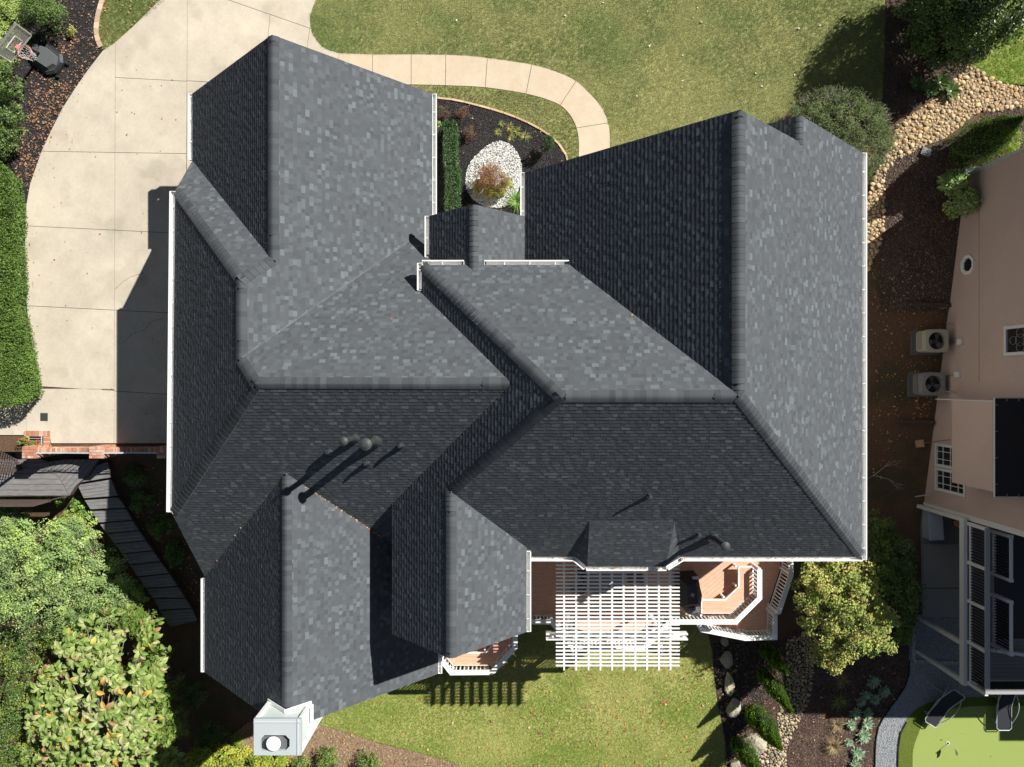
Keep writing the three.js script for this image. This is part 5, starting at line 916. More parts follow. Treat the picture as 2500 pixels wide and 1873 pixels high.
{ // putting flag
  const p = onGround(2313, 1814), y = ground(...p) + 0.035; const t = thing('putting_flag', 'short white putting flag standing in a cup on the green', 'flag', [p[0], y, p[1]]);
  part('cup', M.white, t, (b) => b.lathe([0, 0, 0], [[0.075, 0], [0.075, 0.012], [0.055, 0.013]], 24)); part('cup_hole', M.black, t, (b) => b.lathe([0, 0.0, 0], [[0.054, 0.004], [0.054, 0.0145]], 20));
  part('pole', M.white, t, (b) => b.tube([0, 0, 0], [0.03, 0.62, 0.02], 0.008, 0.008, 8));
  part('pennant', M.white, t, (b) => { const N = 5; for (let i = 0; i < N; i++) { const a = i / N, c = (i + 1) / N, P = (u, s) => [0.03 + u * 0.05 + 0.02 * Math.sin(u * 5), 0.6 - 0.02 - (s ? 0.22 - u * 0.08 : 0.0), 0.02 + u * 0.24]; b.quad(P(a, 0), P(a, 1), P(c, 1), P(c, 0)); } });
}
// terrace timbers, shovel, fallen branch between the houses
{
  for (const [l, a, c] of [['weathered landscape timber across the gap above the air conditioners', [2207, 744], [2318, 746]], ['weathered landscape timber across the gap below the air conditioners', [2188, 1028], [2278, 1031]]]) { const p = onGround(...a), q = onGround(...c); const t = thing('landscape_timber', l, 'timber'); part('timber', M.brownWood, t, (b) => b.bar([p[0], ground(...p) + 0.06, p[1]], [q[0], ground(...q) + 0.06, q[1]], 0.16, 0.16)); part('end_spike', M.metal, t, (b) => { for (const k of [0.1, 0.9]) b.lathe([lerp(p[0], q[0], k), lerp(ground(...p), ground(...q), k) + 0.14, lerp(p[1], q[1], k)], [[0.02, 0], [0.015, 0.01]], 8); }); }
  const sp = onGround(2243, 1082); const sh = thing('shovel', 'square shovel leaning on the taupe wall near the grid window', 'shovel'); part('blade', std([0.42, 0.27, 0.17], 0.6, { metalness: 0.2 }), sh, (b) => { const y = ground(...sp); b.hull8([[sp[0] - 0.17, y + 0.02, sp[1] - 0.1], [sp[0] + 0.12, y + 0.12, sp[1] - 0.16], [sp[0] + 0.16, y + 0.14, sp[1] + 0.14], [sp[0] - 0.13, y + 0.03, sp[1] + 0.18], [sp[0] - 0.17, y + 0.04, sp[1] - 0.1], [sp[0] + 0.12, y + 0.14, sp[1] - 0.16], [sp[0] + 0.16, y + 0.16, sp[1] + 0.14], [sp[0] - 0.13, y + 0.05, sp[1] + 0.18]]); }); part('handle', std([0.22, 0.13, 0.08], 0.7), sh, (b) => { const y = ground(...sp); b.tube([sp[0] + 0.1, y + 0.13, sp[1]], [17.42, y + 1.35, sp[1] - 0.25], 0.018, 0.016, 8); });
  const br = thing('fallen_branch', 'pale dry branch lying on the shaded soil between the houses', 'branch'); const r = RNG(31); const o = onGround(2160, 1150), gy = ground(...o) + 0.06;
  const twig = (p, a, l, w, d) => { const q = [p[0] + Math.cos(a) * l, p[1] + (r() - 0.4) * 0.06, p[2] + Math.sin(a) * l]; part('twig', std([0.33, 0.28, 0.25], 0.9), br, (b) => b.tube(p, q, w, w * 0.6, 6)); if (d) for (let k = 0; k < 3; k++) twig(q, a + (r() - 0.5) * 1.5, l * (0.5 + 0.3 * r()), w * 0.6, d - 1); };
  twig([o[0] - 0.5, gy, o[1] + 0.2], -0.7, 0.6, 0.022, 2); twig([o[0] - 0.4, gy, o[1] + 0.2], 0.25, 0.55, 0.02, 2); twig([o[0] - 0.45, gy, o[1] + 0.15], 2.6, 0.4, 0.014, 1);
  for (const [l, px, py, tn, w, d] of [['small dark utility lid in the brown mulch near the river rock', 2259, 372, 0.35, 0.36, 0.28], ['dark utility box at the taupe wall corner below the pointed evergreen', 2366, 415, 0.4, 0.5, 0.36]]) { const p = onGround(px, py); const t = thing('utility_box', l, 'utility box', [p[0], ground(...p), p[1]], -tn); part('frame', std([0.13, 0.15, 0.165], 0.6), t, (b) => b.box(0, 0.04, 0, w, 0.1, d)); part('lid', std([0.085, 0.10, 0.115], 0.6), t, (b) => b.box(0, 0.098, 0, w - 0.08, 0.02, d - 0.08)); }
  const hs = thing('wall_bracket', 'orange-brown angle bracket on the taupe wall above the first air conditioner', 'bracket'); part('strap', std([0.45, 0.24, 0.13], 0.7), hs, (b) => { b.bar([NX - 0.02, -1.3, -3.1], [NX - 0.5, -1.45, -3.02], 0.04, 0.03); b.bar([NX - 0.02, -1.3, -3.1], [NX - 0.5, -1.5, -2.9], 0.04, 0.03); }); part('anchor', M.metal, hs, (b) => b.box(NX - 0.01, -1.3, -3.1, 0.03, 0.1, 0.1));
}

// ================================================================ trees, shrubs and other plants
class Leaves {   // collects single leaves: a folded rhomb, two or four triangles each
  constructor(seed) { this.b = new MB(true); this.r = RNG(seed); }
  leaf(p, dir, nrm, len, wid, col, fold = 0.25) {
    let sx = dir[1] * nrm[2] - dir[2] * nrm[1], sy = dir[2] * nrm[0] - dir[0] * nrm[2], sz = dir[0] * nrm[1] - dir[1] * nrm[0]; const l = Math.hypot(sx, sy, sz) || 1; sx /= l; sy /= l; sz /= l;
    const m = [p[0] + dir[0] * len * 0.5, p[1] + dir[1] * len * 0.5, p[2] + dir[2] * len * 0.5], t = [p[0] + dir[0] * len, p[1] + dir[1] * len, p[2] + dir[2] * len], h = wid / 2, f = fold * wid / 2;
    const a = [m[0] + sx * h + nrm[0] * f, m[1] + sy * h + nrm[1] * f, m[2] + sz * h + nrm[2] * f], c = [m[0] - sx * h + nrm[0] * f, m[1] - sy * h + nrm[1] * f, m[2] - sz * h + nrm[2] * f];
    this.b.col = col; this.b.tri(p, a, t); this.b.tri(p, t, c);
  }
  dirn() { const r = this.r; let x, y, z, l; do { x = r() * 2 - 1; y = r() * 2 - 1; z = r() * 2 - 1; l = x * x + y * y + z * z; } while (l > 1 || l < 1e-3); l = Math.sqrt(l); return [x / l, y / l, z / l]; }
  // a lumpy crown: clusters spread over an ellipsoid, leaves spread over each cluster
  crown(c, rad, { clusters = 40, leaves = 60, size = 0.09, wide = 0.55, pal, cl = 0.34, inner = 0.55, up = 0.35, flat = 0, spray = 0, bottom = -0.5, noise = 0.25, core = 0.25 }) {
    const r = this.r;
    for (let k = 0; k < clusters; k++) {
      let d = this.dirn(); if (d[1] < bottom) d[1] = -d[1];
      const q = k < clusters * core ? inner * r() : lerp(inner, 1, Math.sqrt(r())) * (1 - noise * r());
      const o = [c[0] + d[0] * rad[0] * q, c[1] + d[1] * rad[1] * q, c[2] + d[2] * rad[2] * q];
      const cr = cl * (0.6 + 0.7 * r()) * Math.min(rad[0], rad[1], rad[2]), tint = pal[Math.floor(r() * pal.length)], kk = 0.8 + 0.4 * r();
      let ax = [d[0], d[1] + up, d[2]]; const al = Math.hypot(...ax) || 1; ax = ax.map((v) => v / al);
      for (let i = 0; i < leaves; i++) {
        const e = this.dirn(), s = Math.cbrt(0.15 + 0.85 * r()), st = spray ? (r() - 0.3) * spray : 0;
        const p = [o[0] + e[0] * cr * s + ax[0] * st * cr, o[1] + e[1] * cr * s * (1 - flat * 0.5) + ax[1] * st * cr, o[2] + e[2] * cr * s + ax[2] * st * cr];
        let n = [e[0] * 0.7 + ax[0] * 0.6, e[1] * 0.7 + ax[1] * 0.6 + up, e[2] * 0.7 + ax[2] * 0.6]; const j = this.dirn(); n = n.map((v, z) => v + j[z] * 0.55); const nl = Math.hypot(...n); n = n.map((v) => v / nl);
        const g = this.dirn(), dt = g[0] * n[0] + g[1] * n[1] + g[2] * n[2]; let t = g.map((v, z) => v - n[z] * dt + ax[z] * 0.25); const tl = Math.hypot(...t) || 1; t = t.map((v) => v / tl);
        const ls = size * (0.65 + 0.7 * r()), cc = mix3(tint, pal[Math.floor(r() * pal.length)], 0.35 * r());
        this.leaf(p, t, n, ls, ls * wide, sc(cc, kk * (0.85 + 0.3 * r())));
      }
    }
    return this;
  }
  strands(c, n, len, rad, droop, wid, pal, lift = 0.5) {   // arching blades from one foot
    const r = this.r;
    for (let i = 0; i < n; i++) {
      const a = r() * 6.283, L = len * (0.6 + 0.5 * r()), out = rad * (0.35 + 0.75 * r()), col = sc(pal[Math.floor(r() * pal.length)], 0.8 + 0.4 * r()), ca = Math.cos(a), sa = Math.sin(a), b0 = rad * 0.12 * r();
      let prev = null; const seg = 4, w = wid * (0.7 + 0.6 * r());
      for (let k = 0; k <= seg; k++) { const u = k / seg, d = b0 + out * u, y = L * (lift * u * 2 * (1 - u * droop)), ww = w * (1 - 0.85 * u) / 2; const P = [[c[0] + ca * d - sa * ww, c[1] + y, c[2] + sa * d + ca * ww], [c[0] + ca * d + sa * ww, c[1] + y, c[2] + sa * d - ca * ww]]; this.b.col = col; if (prev) { this.b.tri(prev[0], prev[1], P[1]); this.b.tri(prev[0], P[1], P[0]); } prev = P; }
    }
    return this;
  }
  build(name, mat, parent) { return this.b.build(name, mat, parent); }
}
const PAL = {
  mid: [[0.075, 0.125, 0.03], [0.10, 0.155, 0.04], [0.06, 0.10, 0.025]],
  hedge: [[0.085, 0.155, 0.022], [0.12, 0.20, 0.035], [0.06, 0.115, 0.018], [0.15, 0.235, 0.055]],
  dark: [[0.028, 0.06, 0.018], [0.04, 0.085, 0.024], [0.022, 0.045, 0.014]],
  gloss: [[0.045, 0.085, 0.02], [0.075, 0.115, 0.025], [0.13, 0.16, 0.03]],
  spray: [[0.18, 0.255, 0.085], [0.14, 0.21, 0.075], [0.23, 0.31, 0.085], [0.11, 0.165, 0.065], [0.24, 0.29, 0.12]],
  lime: [[0.36, 0.42, 0.02], [0.30, 0.37, 0.02], [0.42, 0.45, 0.03]],
  bright: [[0.16, 0.31, 0.018], [0.11, 0.24, 0.014], [0.22, 0.38, 0.025]],
  gold: [[0.24, 0.275, 0.075], [0.18, 0.225, 0.06], [0.31, 0.31, 0.10], [0.12, 0.17, 0.045], [0.31, 0.27, 0.10]],
  azalea: [[0.31, 0.36, 0.045], [0.24, 0.31, 0.04], [0.40, 0.38, 0.06], [0.19, 0.27, 0.045]],
  twig: [[0.10, 0.135, 0.045], [0.075, 0.11, 0.035], [0.13, 0.155, 0.075], [0.06, 0.085, 0.03]],
  red: [[0.24, 0.115, 0.075], [0.19, 0.10, 0.055], [0.30, 0.15, 0.08], [0.16, 0.09, 0.04], [0.22, 0.16, 0.06]],
  brownred: [[0.16, 0.075, 0.06], [0.20, 0.09, 0.055], [0.12, 0.08, 0.05], [0.08, 0.10, 0.04]],
  sage: [[0.26, 0.37, 0.25], [0.32, 0.43, 0.28], [0.21, 0.31, 0.20]],
  tan: [[0.40, 0.31, 0.17], [0.46, 0.38, 0.22], [0.33, 0.24, 0.13]],
  yellowgrass: [[0.28, 0.30, 0.07], [0.36, 0.35, 0.10], [0.20, 0.24, 0.06]],
  green: [[0.14, 0.26, 0.05], [0.10, 0.20, 0.04], [0.22, 0.34, 0.08]],
  evergreen: [[0.05, 0.10, 0.02], [0.065, 0.13, 0.025], [0.035, 0.075, 0.018], [0.09, 0.16, 0.02]],
};
for (const [k, f] of Object.entries({ mid: 1.6, hedge: 1.3, dark: 1.5, gloss: 2.1, spray: 1.8, lime: 1.25, bright: 1.2, gold: 1.75, azalea: 1.25, twig: 1.55, red: 1.35, brownred: 1.4, sage: 1.3, tan: 1.2, yellowgrass: 1.4, green: 1.3, evergreen: 1.15 })) PAL[k] = PAL[k].map((c) => c.map((v) => Math.min(0.62, v * f)));
function branches(b, foot, tips, w) { for (const t of tips) { const m = [lerp(foot[0], t[0], 0.45), lerp(foot[1], t[1], 0.55), lerp(foot[2], t[2], 0.45)]; b.tube(foot, m, w, w * 0.65, 7).tube(m, t, w * 0.65, w * 0.25, 6); } }
// a shrub: lumps given as [px, py, height of the lump's middle above ground, rx, ry, rz]
function shrub(name, category, label, lumps, o, mat = M.leaf, group) {
  const first = onGround(lumps[0][0], lumps[0][1], lumps[0][2]);
  const g = thing(name, label, category, [0, 0, 0], 0, group), L = new Leaves(Math.round(first[0] * 131 + first[1] * 577 + 9999));
  const stems = new MB();
  for (const [px, py, h, rx, ry, rz, k = 1] of lumps) {
    const [x, z] = onGround(px, py, h), y = ground(x, z) + h;
    L.crown([x, y, z], [rx, ry, rz], { ...o, clusters: Math.round(o.clusters * k) });
    const tips = []; for (let i = 0; i < 5; i++) tips.push([x + (L.r() - 0.5) * rx * 1.3, y + ry * 0.5 * L.r(), z + (L.r() - 0.5) * rz * 1.3]); branches(stems, [x, ground(x, z) - 0.05, z], tips, Math.min(0.05, rx * 0.05));
  }
  L.build(o.crownName || 'foliage', mat, g); stems.build(o.trunkName || 'stem', M.bark, g);
  return [g, L];
}
// ---- north-west corner
shrub('round_shrub', 'shrub', 'clipped round dark-green shrub at the top left corner above the hoop', [[105, 34, 0.75, 0.72, 0.7, 0.72]], { clusters: 90, leaves: 70, size: 0.055, wide: 0.6, pal: PAL.mid, cl: 0.26, inner: 0.8, noise: 0.08 });
shrub('light_shrub', 'shrub', 'pale bright-green shrub behind the backboard in the top left corner', [[14, 60, 0.9, 0.75, 0.7, 0.8], [-6, 110, 1.0, 0.7, 0.8, 0.9], [20, 12, 0.7, 0.6, 0.6, 0.6]], { clusters: 50, leaves: 60, size: 0.07, pal: [[0.3, 0.4, 0.1], [0.22, 0.32, 0.07], [0.36, 0.44, 0.14]], cl: 0.3 });
shrub('dark_shrub', 'shrub', 'tall dark-green shrub at the left edge below the basketball hoop', [[12, 240, 0.9, 0.65, 0.9, 0.8], [18, 300, 0.9, 0.65, 0.85, 0.8], [4, 345, 0.8, 0.6, 0.8, 0.6], [10, 190, 0.8, 0.5, 0.8, 0.6]], { clusters: 60, leaves: 60, size: 0.07, pal: PAL.mid, cl: 0.28, inner: 0.65 }, M.leafGloss);
shrub('small_perennial', 'plant', 'small sparse green perennial in the black mulch right of the hoop', [[177, 78, 0.14, 0.28, 0.16, 0.26]], { clusters: 14, leaves: 22, size: 0.06, pal: PAL.yellowgrass, cl: 0.4 });
// ---- long hedge beside the driveway
{
  const g = thing('boxwood_hedge', 'long dense bright-green hedge along the left side of the driveway', 'hedge'), L = new Leaves(515), y1 = 1.15;
  const poly = A_([[-60, 392], [10, 396], [40, 424], [50, 470], [55, 520], [52, 590], [56, 650], [60, 700], [57, 740], [68, 800], [80, 870], [92, 935], [92, 966], [78, 985], [40, 992], [-60, 1000]], 0.9);
  const lob = scatter(poly, 46, L.r).map((p) => [p[0], p[1], 0.75 + 0.45 * L.r(), 0.85 + 0.35 * L.r()]);   // rounded clumps that make up the hedge
  const topY = (x, z) => { let h = 0.45; for (const [a, c, rr, k] of lob) { const d = ((x - a) ** 2 + (z - c) ** 2) / (rr * rr); if (d < 1) h = Math.max(h, y1 * k * (0.55 + 0.45 * Math.sqrt(1 - d))); } return h; };
  const nz = fbm(77, 5, 4);
  for (const p of scatter(poly, 30000, L.r)) { const h0 = topY(p[0], p[1]), e = 0.06, gx = (topY(p[0] + e, p[1]) - h0) / e, gz = (topY(p[0], p[1] + e) - h0) / e; const n = L.dirn(); n[0] = n[0] * 0.8 - clamp(gx, -1.5, 1.5) * 0.7; n[2] = n[2] * 0.8 - clamp(gz, -1.5, 1.5) * 0.7; n[1] = Math.abs(n[1]) + 0.3; const nl = Math.hypot(...n), d = L.dirn(); L.leaf([p[0], h0 + 0.07 * (L.r() - 0.4) - 0.22 * Math.pow(L.r(), 3), p[1]], d, n.map((v) => v / nl), 0.055 + 0.04 * L.r(), 0.042, sc(PAL.hedge[Math.floor(L.r() * 4)], 0.7 + 0.6 * nz(p[0] * 0.3 + 0.3, p[1] * 0.3))); }
  for (let i = 0; i < poly.length; i++) { const a = poly[i], c = poly[(i + 1) % poly.length], l = Math.hypot(c[0] - a[0], c[1] - a[1]), s = areaOf(poly) > 0 ? 1 : -1, nx = (c[1] - a[1]) / l * s, nzv = -(c[0] - a[0]) / l * s; if (a[0] < -19.6 && c[0] < -19.6) continue; for (let k = 0; k < l * 520; k++) { const t = L.r(), x = lerp(a[0], c[0], t), z = lerp(a[1], c[1], t), hh = topY(x - nx * 0.15, z - nzv * 0.15), y = hh * (0.15 + 0.85 * L.r()), bu = -0.32 * (1 - y / hh) - 0.04 + 0.09 * (L.r() - 0.6) + 0.14 * (nz(x * 0.35, y * 0.3 + z * 0.35) - 0.5); const n = L.dirn(); n[0] += nx; n[2] += nzv; n[1] += 0.4; const nl = Math.hypot(...n); L.leaf([x + nx * bu, y, z + nzv * bu], L.dirn(), n.map((v) => v / nl), 0.07, 0.045, sc(PAL.hedge[Math.floor(L.r() * 4)], 0.8 + 0.3 * L.r())); } }
  L.build('foliage', M.leaf, g);
  part('branch_mass', std([0.016, 0.026, 0.01], 1), g, (b) => b.prism(poly.map(([x, z]) => { const m = at(-40, 690, 0.9); return [lerp(x, m[0], 0.25) - 0.12, lerp(z, m[1], 0.05)]; }), 0, 0.42));
}
// ---- courtyard
function blockHedge(label, px0, py0, px1, py1, h, seed) {
  const g = thing('clipped_hedge', label, 'hedge', [0, 0, 0], 0, 'dark clipped hedge blocks in the courtyard bed'), L = new Leaves(seed), [x0, z0] = at(px0, py0, h), [x1, z1] = at(px1, py1, h);
  const put = (p, n0) => { const n = L.dirn().map((v, i) => v * 0.7 + n0[i]), nl = Math.hypot(...n); L.leaf(p, L.dirn(), n.map((v) => v / nl), 0.05 + 0.03 * L.r(), 0.03, sc(PAL.dark[Math.floor(L.r() * 3)], 0.9 + 0.9 * L.r())); };
  for (let i = 0; i < 3800; i++) { const q = 0.06 * (L.r() - 0.5), u = L.r(), v = L.r(), s = L.r(); if (s < 0.5) put([lerp(x0, x1, u), h + q - 0.08 * L.r(), lerp(z0, z1, v)], [0, 1, 0]); else if (s < 0.8) put([(L.r() < 0.5 ? x0 : x1) + q, h * u, lerp(z0, z1, v)], [0.6, 0.5, 0]); else put([lerp(x0, x1, u), h * v, (L.r() < 0.5 ? z0 : z1) + q], [0, 0.5, 0.6]); }
  L.build('foliage', M.leafGloss, g); part('branch_mass', std([0.012, 0.02, 0.008], 1), g, (b) => b.box((x0 + x1) / 2, (h - 0.1) / 2, (z0 + z1) / 2, x1 - x0 - 0.1, h - 0.12, z1 - z0 - 0.1));
}
blockHedge('upper dark clipped hedge block beside the garage gutter', 1083, 294, 1115, 398, 0.75, 61);
blockHedge('lower dark clipped hedge block nearest the porch roof', 1087, 403, 1122, 520, 0.75, 62);
shrub('small_shrub', 'shrub', 'small bright green shrub tucked against the garage gutter', [[1066, 307, 0.3, 0.16, 0.3, 0.3]], { clusters: 16, leaves: 30, size: 0.06, pal: PAL.green, cl: 0.4 });
{
  const [mx, mz] = onGround(1194, 436, 0.7), g = thing('japanese_maple', 'low reddish-brown lacy maple in the middle of the white pebble ring', 'tree'), L = new Leaves(901);
  L.crown([mx, 0.75, mz], [0.72, 0.5, 0.68], { clusters: 90, leaves: 80, size: 0.05, wide: 0.35, pal: PAL.red, cl: 0.34, inner: 0.5 }); L.build('crown', M.leaf, g);
  part('trunk', M.bark, g, (b) => { branches(b, [mx, 0, mz], [[mx - 0.4, 0.9, mz - 0.2], [mx + 0.35, 0.85, mz], [mx, 1.0, mz - 0.4], [mx + 0.1, 0.8, mz + 0.35]], 0.04); });
}
shrub('spirea', 'shrub', 'yellow-green mounded shrub in front of the red maple in the pebble ring', [[1206, 466, 0.4, 0.5, 0.28, 0.3], [1170, 455, 0.32, 0.32, 0.25, 0.3, 0.5], [1235, 450, 0.35, 0.22, 0.24, 0.28, 0.4]], { clusters: 60, leaves: 55, size: 0.045, pal: PAL.azalea, cl: 0.3 });
shrub('dwarf_conifer', 'shrub', 'small dark upright shrub casting a shadow near the courtyard edging', [[1338, 352, 0.5, 0.26, 0.55, 0.3]], { clusters: 36, leaves: 45, size: 0.05, pal: PAL.dark, cl: 0.35 });
for (const [l, px, py, a] of [['left reddish barberry shrub beside the garage gutter at the top of the courtyard', 1084, 275, 0.3], ['right reddish barberry shrub at the top of the courtyard bed', 1128, 275, 0.34], ['brownish sparse shrub right of the upper hedge block', 1145, 326, 0.3]]) shrub('barberry', 'shrub', l, [[px, py, 0.22, a, 0.22, a]], { clusters: 26, leaves: 28, size: 0.045, wide: 0.4, pal: PAL.brownred, cl: 0.4 });
function tuft(name, cat, label, px, py, n, len, rad, wid, pal, group, lift = 0.5, droop = 0.75) { const [x, z] = onGround(px, py), g = thing(name, label, cat, [0, 0, 0], 0, group), L = new Leaves(Math.round(px * 7 + py * 13)); L.strands([x, ground(x, z), z], n, len, rad, droop, wid, pal, lift); L.build('blades', M.leaf, g); part('crown_base', M.brownWood, g, (b) => b.lathe([x, ground(x, z) - 0.01, z], [[rad * 0.16, 0], [rad * 0.1, 0.05], [0.001, 0.06]], 10)); }
[[1225, 302, 0.16], [1245, 311, 0.26], [1263, 322, 0.24], [1281, 332, 0.28], [1216, 324, 0.18], [1248, 337, 0.2]].forEach(([px, py, r], i) => tuft('sedge_tuft', 'grass tuft', ['topmost and smallest', 'second', 'third', 'largest, right-hand', 'left-hand', 'lowest'][i] + ' yellow-green sedge tuft above the pebble ring', px, py, 46, 0.22, r, 0.016, PAL.yellowgrass, 'sedge tufts above the pebble ring'));
tuft('daylily', 'plant', 'strappy green daylily clump right of the porch roof peak', 1262, 492, 110, 0.5, 0.55, 0.03, PAL.green);
// ---- east side
{
  const g = thing('evergreen_tree', 'dark glossy evergreen tree with sunlit yellow-green right side at the upper right', 'tree'), L = new Leaves(1201), [x, z] = onGround(2262, 75), y0 = ground(x, z);
  L.crown([x + 0.1, y0 + 2.5, z], [2.0, 2.5, 2.3], { clusters: 560, leaves: 66, size: 0.11, pal: PAL.evergreen, cl: 0.17, inner: 0.7, bottom: -0.9, noise: 0.16 }); L.crown([x + 0.1, y0 + 1.0, z], [2.0, 1.0, 2.2], { clusters: 90, leaves: 50, size: 0.1, pal: PAL.evergreen, cl: 0.2, inner: 0.7, bottom: -0.2 });
  L.build('crown', M.leafGloss, g); part('trunk', M.bark, g, (b) => { b.tube([x, y0 - 0.1, z], [x, y0 + 3.6, z], 0.16, 0.05, 10); for (let i = 0; i < 10; i++) { const a = i * 2.4, h = 0.8 + i * 0.28; b.tube([x, y0 + h, z], [x + Math.cos(a) * 1.3, y0 + h + 0.5, z + Math.sin(a) * 1.3], 0.05, 0.015, 6); } });
}
for (const [i, px, py] of [[0, 2232, 212], [1, 2262, 224], [2, 2290, 205], [3, 2316, 226]]) { const [x, z] = onGround(px, py), g = thing('hosta', ['leftmost', 'second from left', 'third from left', 'rightmost'][i] + ' broad-leaved dark plant at the foot of the evergreen tree', 'plant', [0, 0, 0], 0, 'broad-leaved plants below the evergreen'), L = new Leaves(40 + i); for (let k = 0; k < 14; k++) { const a = k * 2.4 + i, t = 0.25 + 0.5 * L.r(); const d = [Math.cos(a) * 0.9, t, Math.sin(a) * 0.9], dl = Math.hypot(...d); L.leaf([x, ground(x, z) + 0.1, z], d.map((v) => v / dl), [-Math.cos(a) * 0.4, 0.9, -Math.sin(a) * 0.4], 0.42, 0.2, sc(PAL.mid[k % 3], 0.8), 0.3); } L.build('leaf_cluster', M.leaf, g); part('stalk', M.leafMatte, g, (b) => { b.c = b.c || null; b.lathe([x, ground(x, z), z], [[0.06, 0], [0.03, 0.14]], 8); }, true); }
{
  const [g, L] = shrub('juniper', 'shrub', 'large round grey-green twiggy shrub beyond the right front gable', [[2036, 345, 1.0, 2.12, 1.25, 1.9]], { clusters: 620, leaves: 64, size: 0.08, wide: 0.26, pal: PAL.twig, cl: 0.13, inner: 0.82, noise: 0.12, bottom: -0.3, core: 0.15, spray: 0.9 }, M.leafMatte);
  const [x, z] = onGround(2036, 345, 1.0), r = RNG(8), tw = new MB(); for (let i = 0; i < 420; i++) { let d = L.dirn(); d[1] = Math.abs(d[1]) + 0.2; const l = Math.hypot(...d); d = d.map((v) => v / l); const p = [x + d[0] * 2.02, ground(x, z) + 1.0 + d[1] * 1.2, z + d[2] * 1.82], e = L.dirn(); tw.tube(p, [p[0] + d[0] * 0.12 + e[0] * 0.2, p[1] + d[1] * 0.12 + e[1] * 0.1, p[2] + d[2] * 0.12 + e[2] * 0.2], 0.008, 0.003, 4, false); } asStuff(tw.build('dry_twig', std([0.30, 0.27, 0.22], 0.9), g));
}
function spindle(name, cat, label, b, t, h, r, pal, seed, group) {   // narrow conifer: px of foot and of tip
  const A = onGround(...b), y0 = ground(...A), B = at(t[0], t[1], y0 + h), g = thing(name, label, cat, [0, 0, 0], 0, group), L = new Leaves(seed), n = Math.round(1500 * h * r * 1.9);
  for (let i = 0; i < n; i++) { const u = Math.pow(L.r(), 0.8), a = L.r() * 6.283, rr = r * Math.sin(Math.PI * Math.pow(0.12 + 0.875 * u, 0.62)) * (0.9 + 0.16 * Math.sin(a * 5 + u * 23) * L.r()) * (1 - 0.16 * L.r()), p = [lerp(A[0], B[0], u) + Math.cos(a) * rr, y0 + h * u, lerp(A[1], B[1], u) + Math.sin(a) * rr], j = L.dirn(), n0 = [Math.cos(a) + j[0] * 0.6, 0.35 + j[1] * 0.6, Math.sin(a) + j[2] * 0.6], nl = Math.hypot(...n0), d = [j[1] * 0.5 + Math.cos(a) * 0.4, 0.8, j[0] * 0.5 + Math.sin(a) * 0.4], dl = Math.hypot(...d); L.leaf(p, d.map((v) => v / dl), n0.map((v) => v / nl), 0.085, 0.036, sc(pal[Math.floor(L.r() * pal.length)], 0.8 + 0.4 * L.r())); }
  L.build('foliage', M.leafMatte, g); part('branch_mass', std([0.014, 0.024, 0.008], 1), g, (m) => m.tube([A[0], y0, A[1]], [lerp(A[0], B[0], 0.45), y0 + h * 0.45, lerp(A[1], B[1], 0.45)], r * 0.55, r * 0.72, 12).tube([lerp(A[0], B[0], 0.45), y0 + h * 0.45, lerp(A[1], B[1], 0.45)], [lerp(A[0], B[0], 0.97), y0 + h * 0.97, lerp(A[1], B[1], 0.97)], r * 0.72, 0.02, 12)); part('trunk', M.bark, g, (m) => m.tube([A[0], y0 - 0.05, A[1]], [A[0], y0 + 0.3, A[1]], 0.06, 0.05, 8));
}
spindle('arborvitae', 'tree', 'tall pointed dark-green evergreen leaning out near the neighbour house corner', [2348, 372], [2498, 286], 3.3, 0.85, PAL.hedge, 71);
spindle('arborvitae', 'tree', 'uppermost narrow bright-green conifer, half shaded below the lower deck', [1866, 1580], [1922, 1646], 2.2, 0.36, PAL.bright, 72, 'narrow conifers in the garden bed');
spindle('arborvitae', 'tree', 'second narrow bright-green conifer, between the pale boulders and the river pebbles', [1862, 1640], [1934, 1738], 3.0, 0.40, PAL.bright, 73, 'narrow conifers in the garden bed');
spindle('arborvitae', 'tree', 'third narrow bright-green conifer, just above the big grey boulder', [1838, 1735], [1908, 1830], 2.9, 0.52, PAL.bright, 74, 'narrow conifers in the garden bed');
spindle('arborvitae', 'tree', 'lowest narrow bright-green conifer, cut by the bottom edge', [1800, 1812], [1856, 1886], 2.3, 0.46, PAL.bright, 75, 'narrow conifers in the garden bed');
shrub('ball_shrub', 'shrub', 'small lime-green ball shrub behind the pointed evergreen at the right edge', [[2455, 345, 0.5, 0.5, 0.48, 0.5]], { clusters: 60, leaves: 60, size: 0.045, pal: PAL.lime.map((c) => [c[0] * 0.6, c[1] * 0.8, c[2]]), cl: 0.28, inner: 0.8, noise: 0.06 });
shrub('corner_shrub', 'shrub', 'leafy light and dark green shrub against the taupe wall corner', [[2325, 445, 0.6, 0.55, 0.5, 0.45], [2345, 490, 0.7, 0.6, 0.65, 0.6]], { clusters: 50, leaves: 50, size: 0.11, wide: 0.45, pal: PAL.spray, cl: 0.3 });
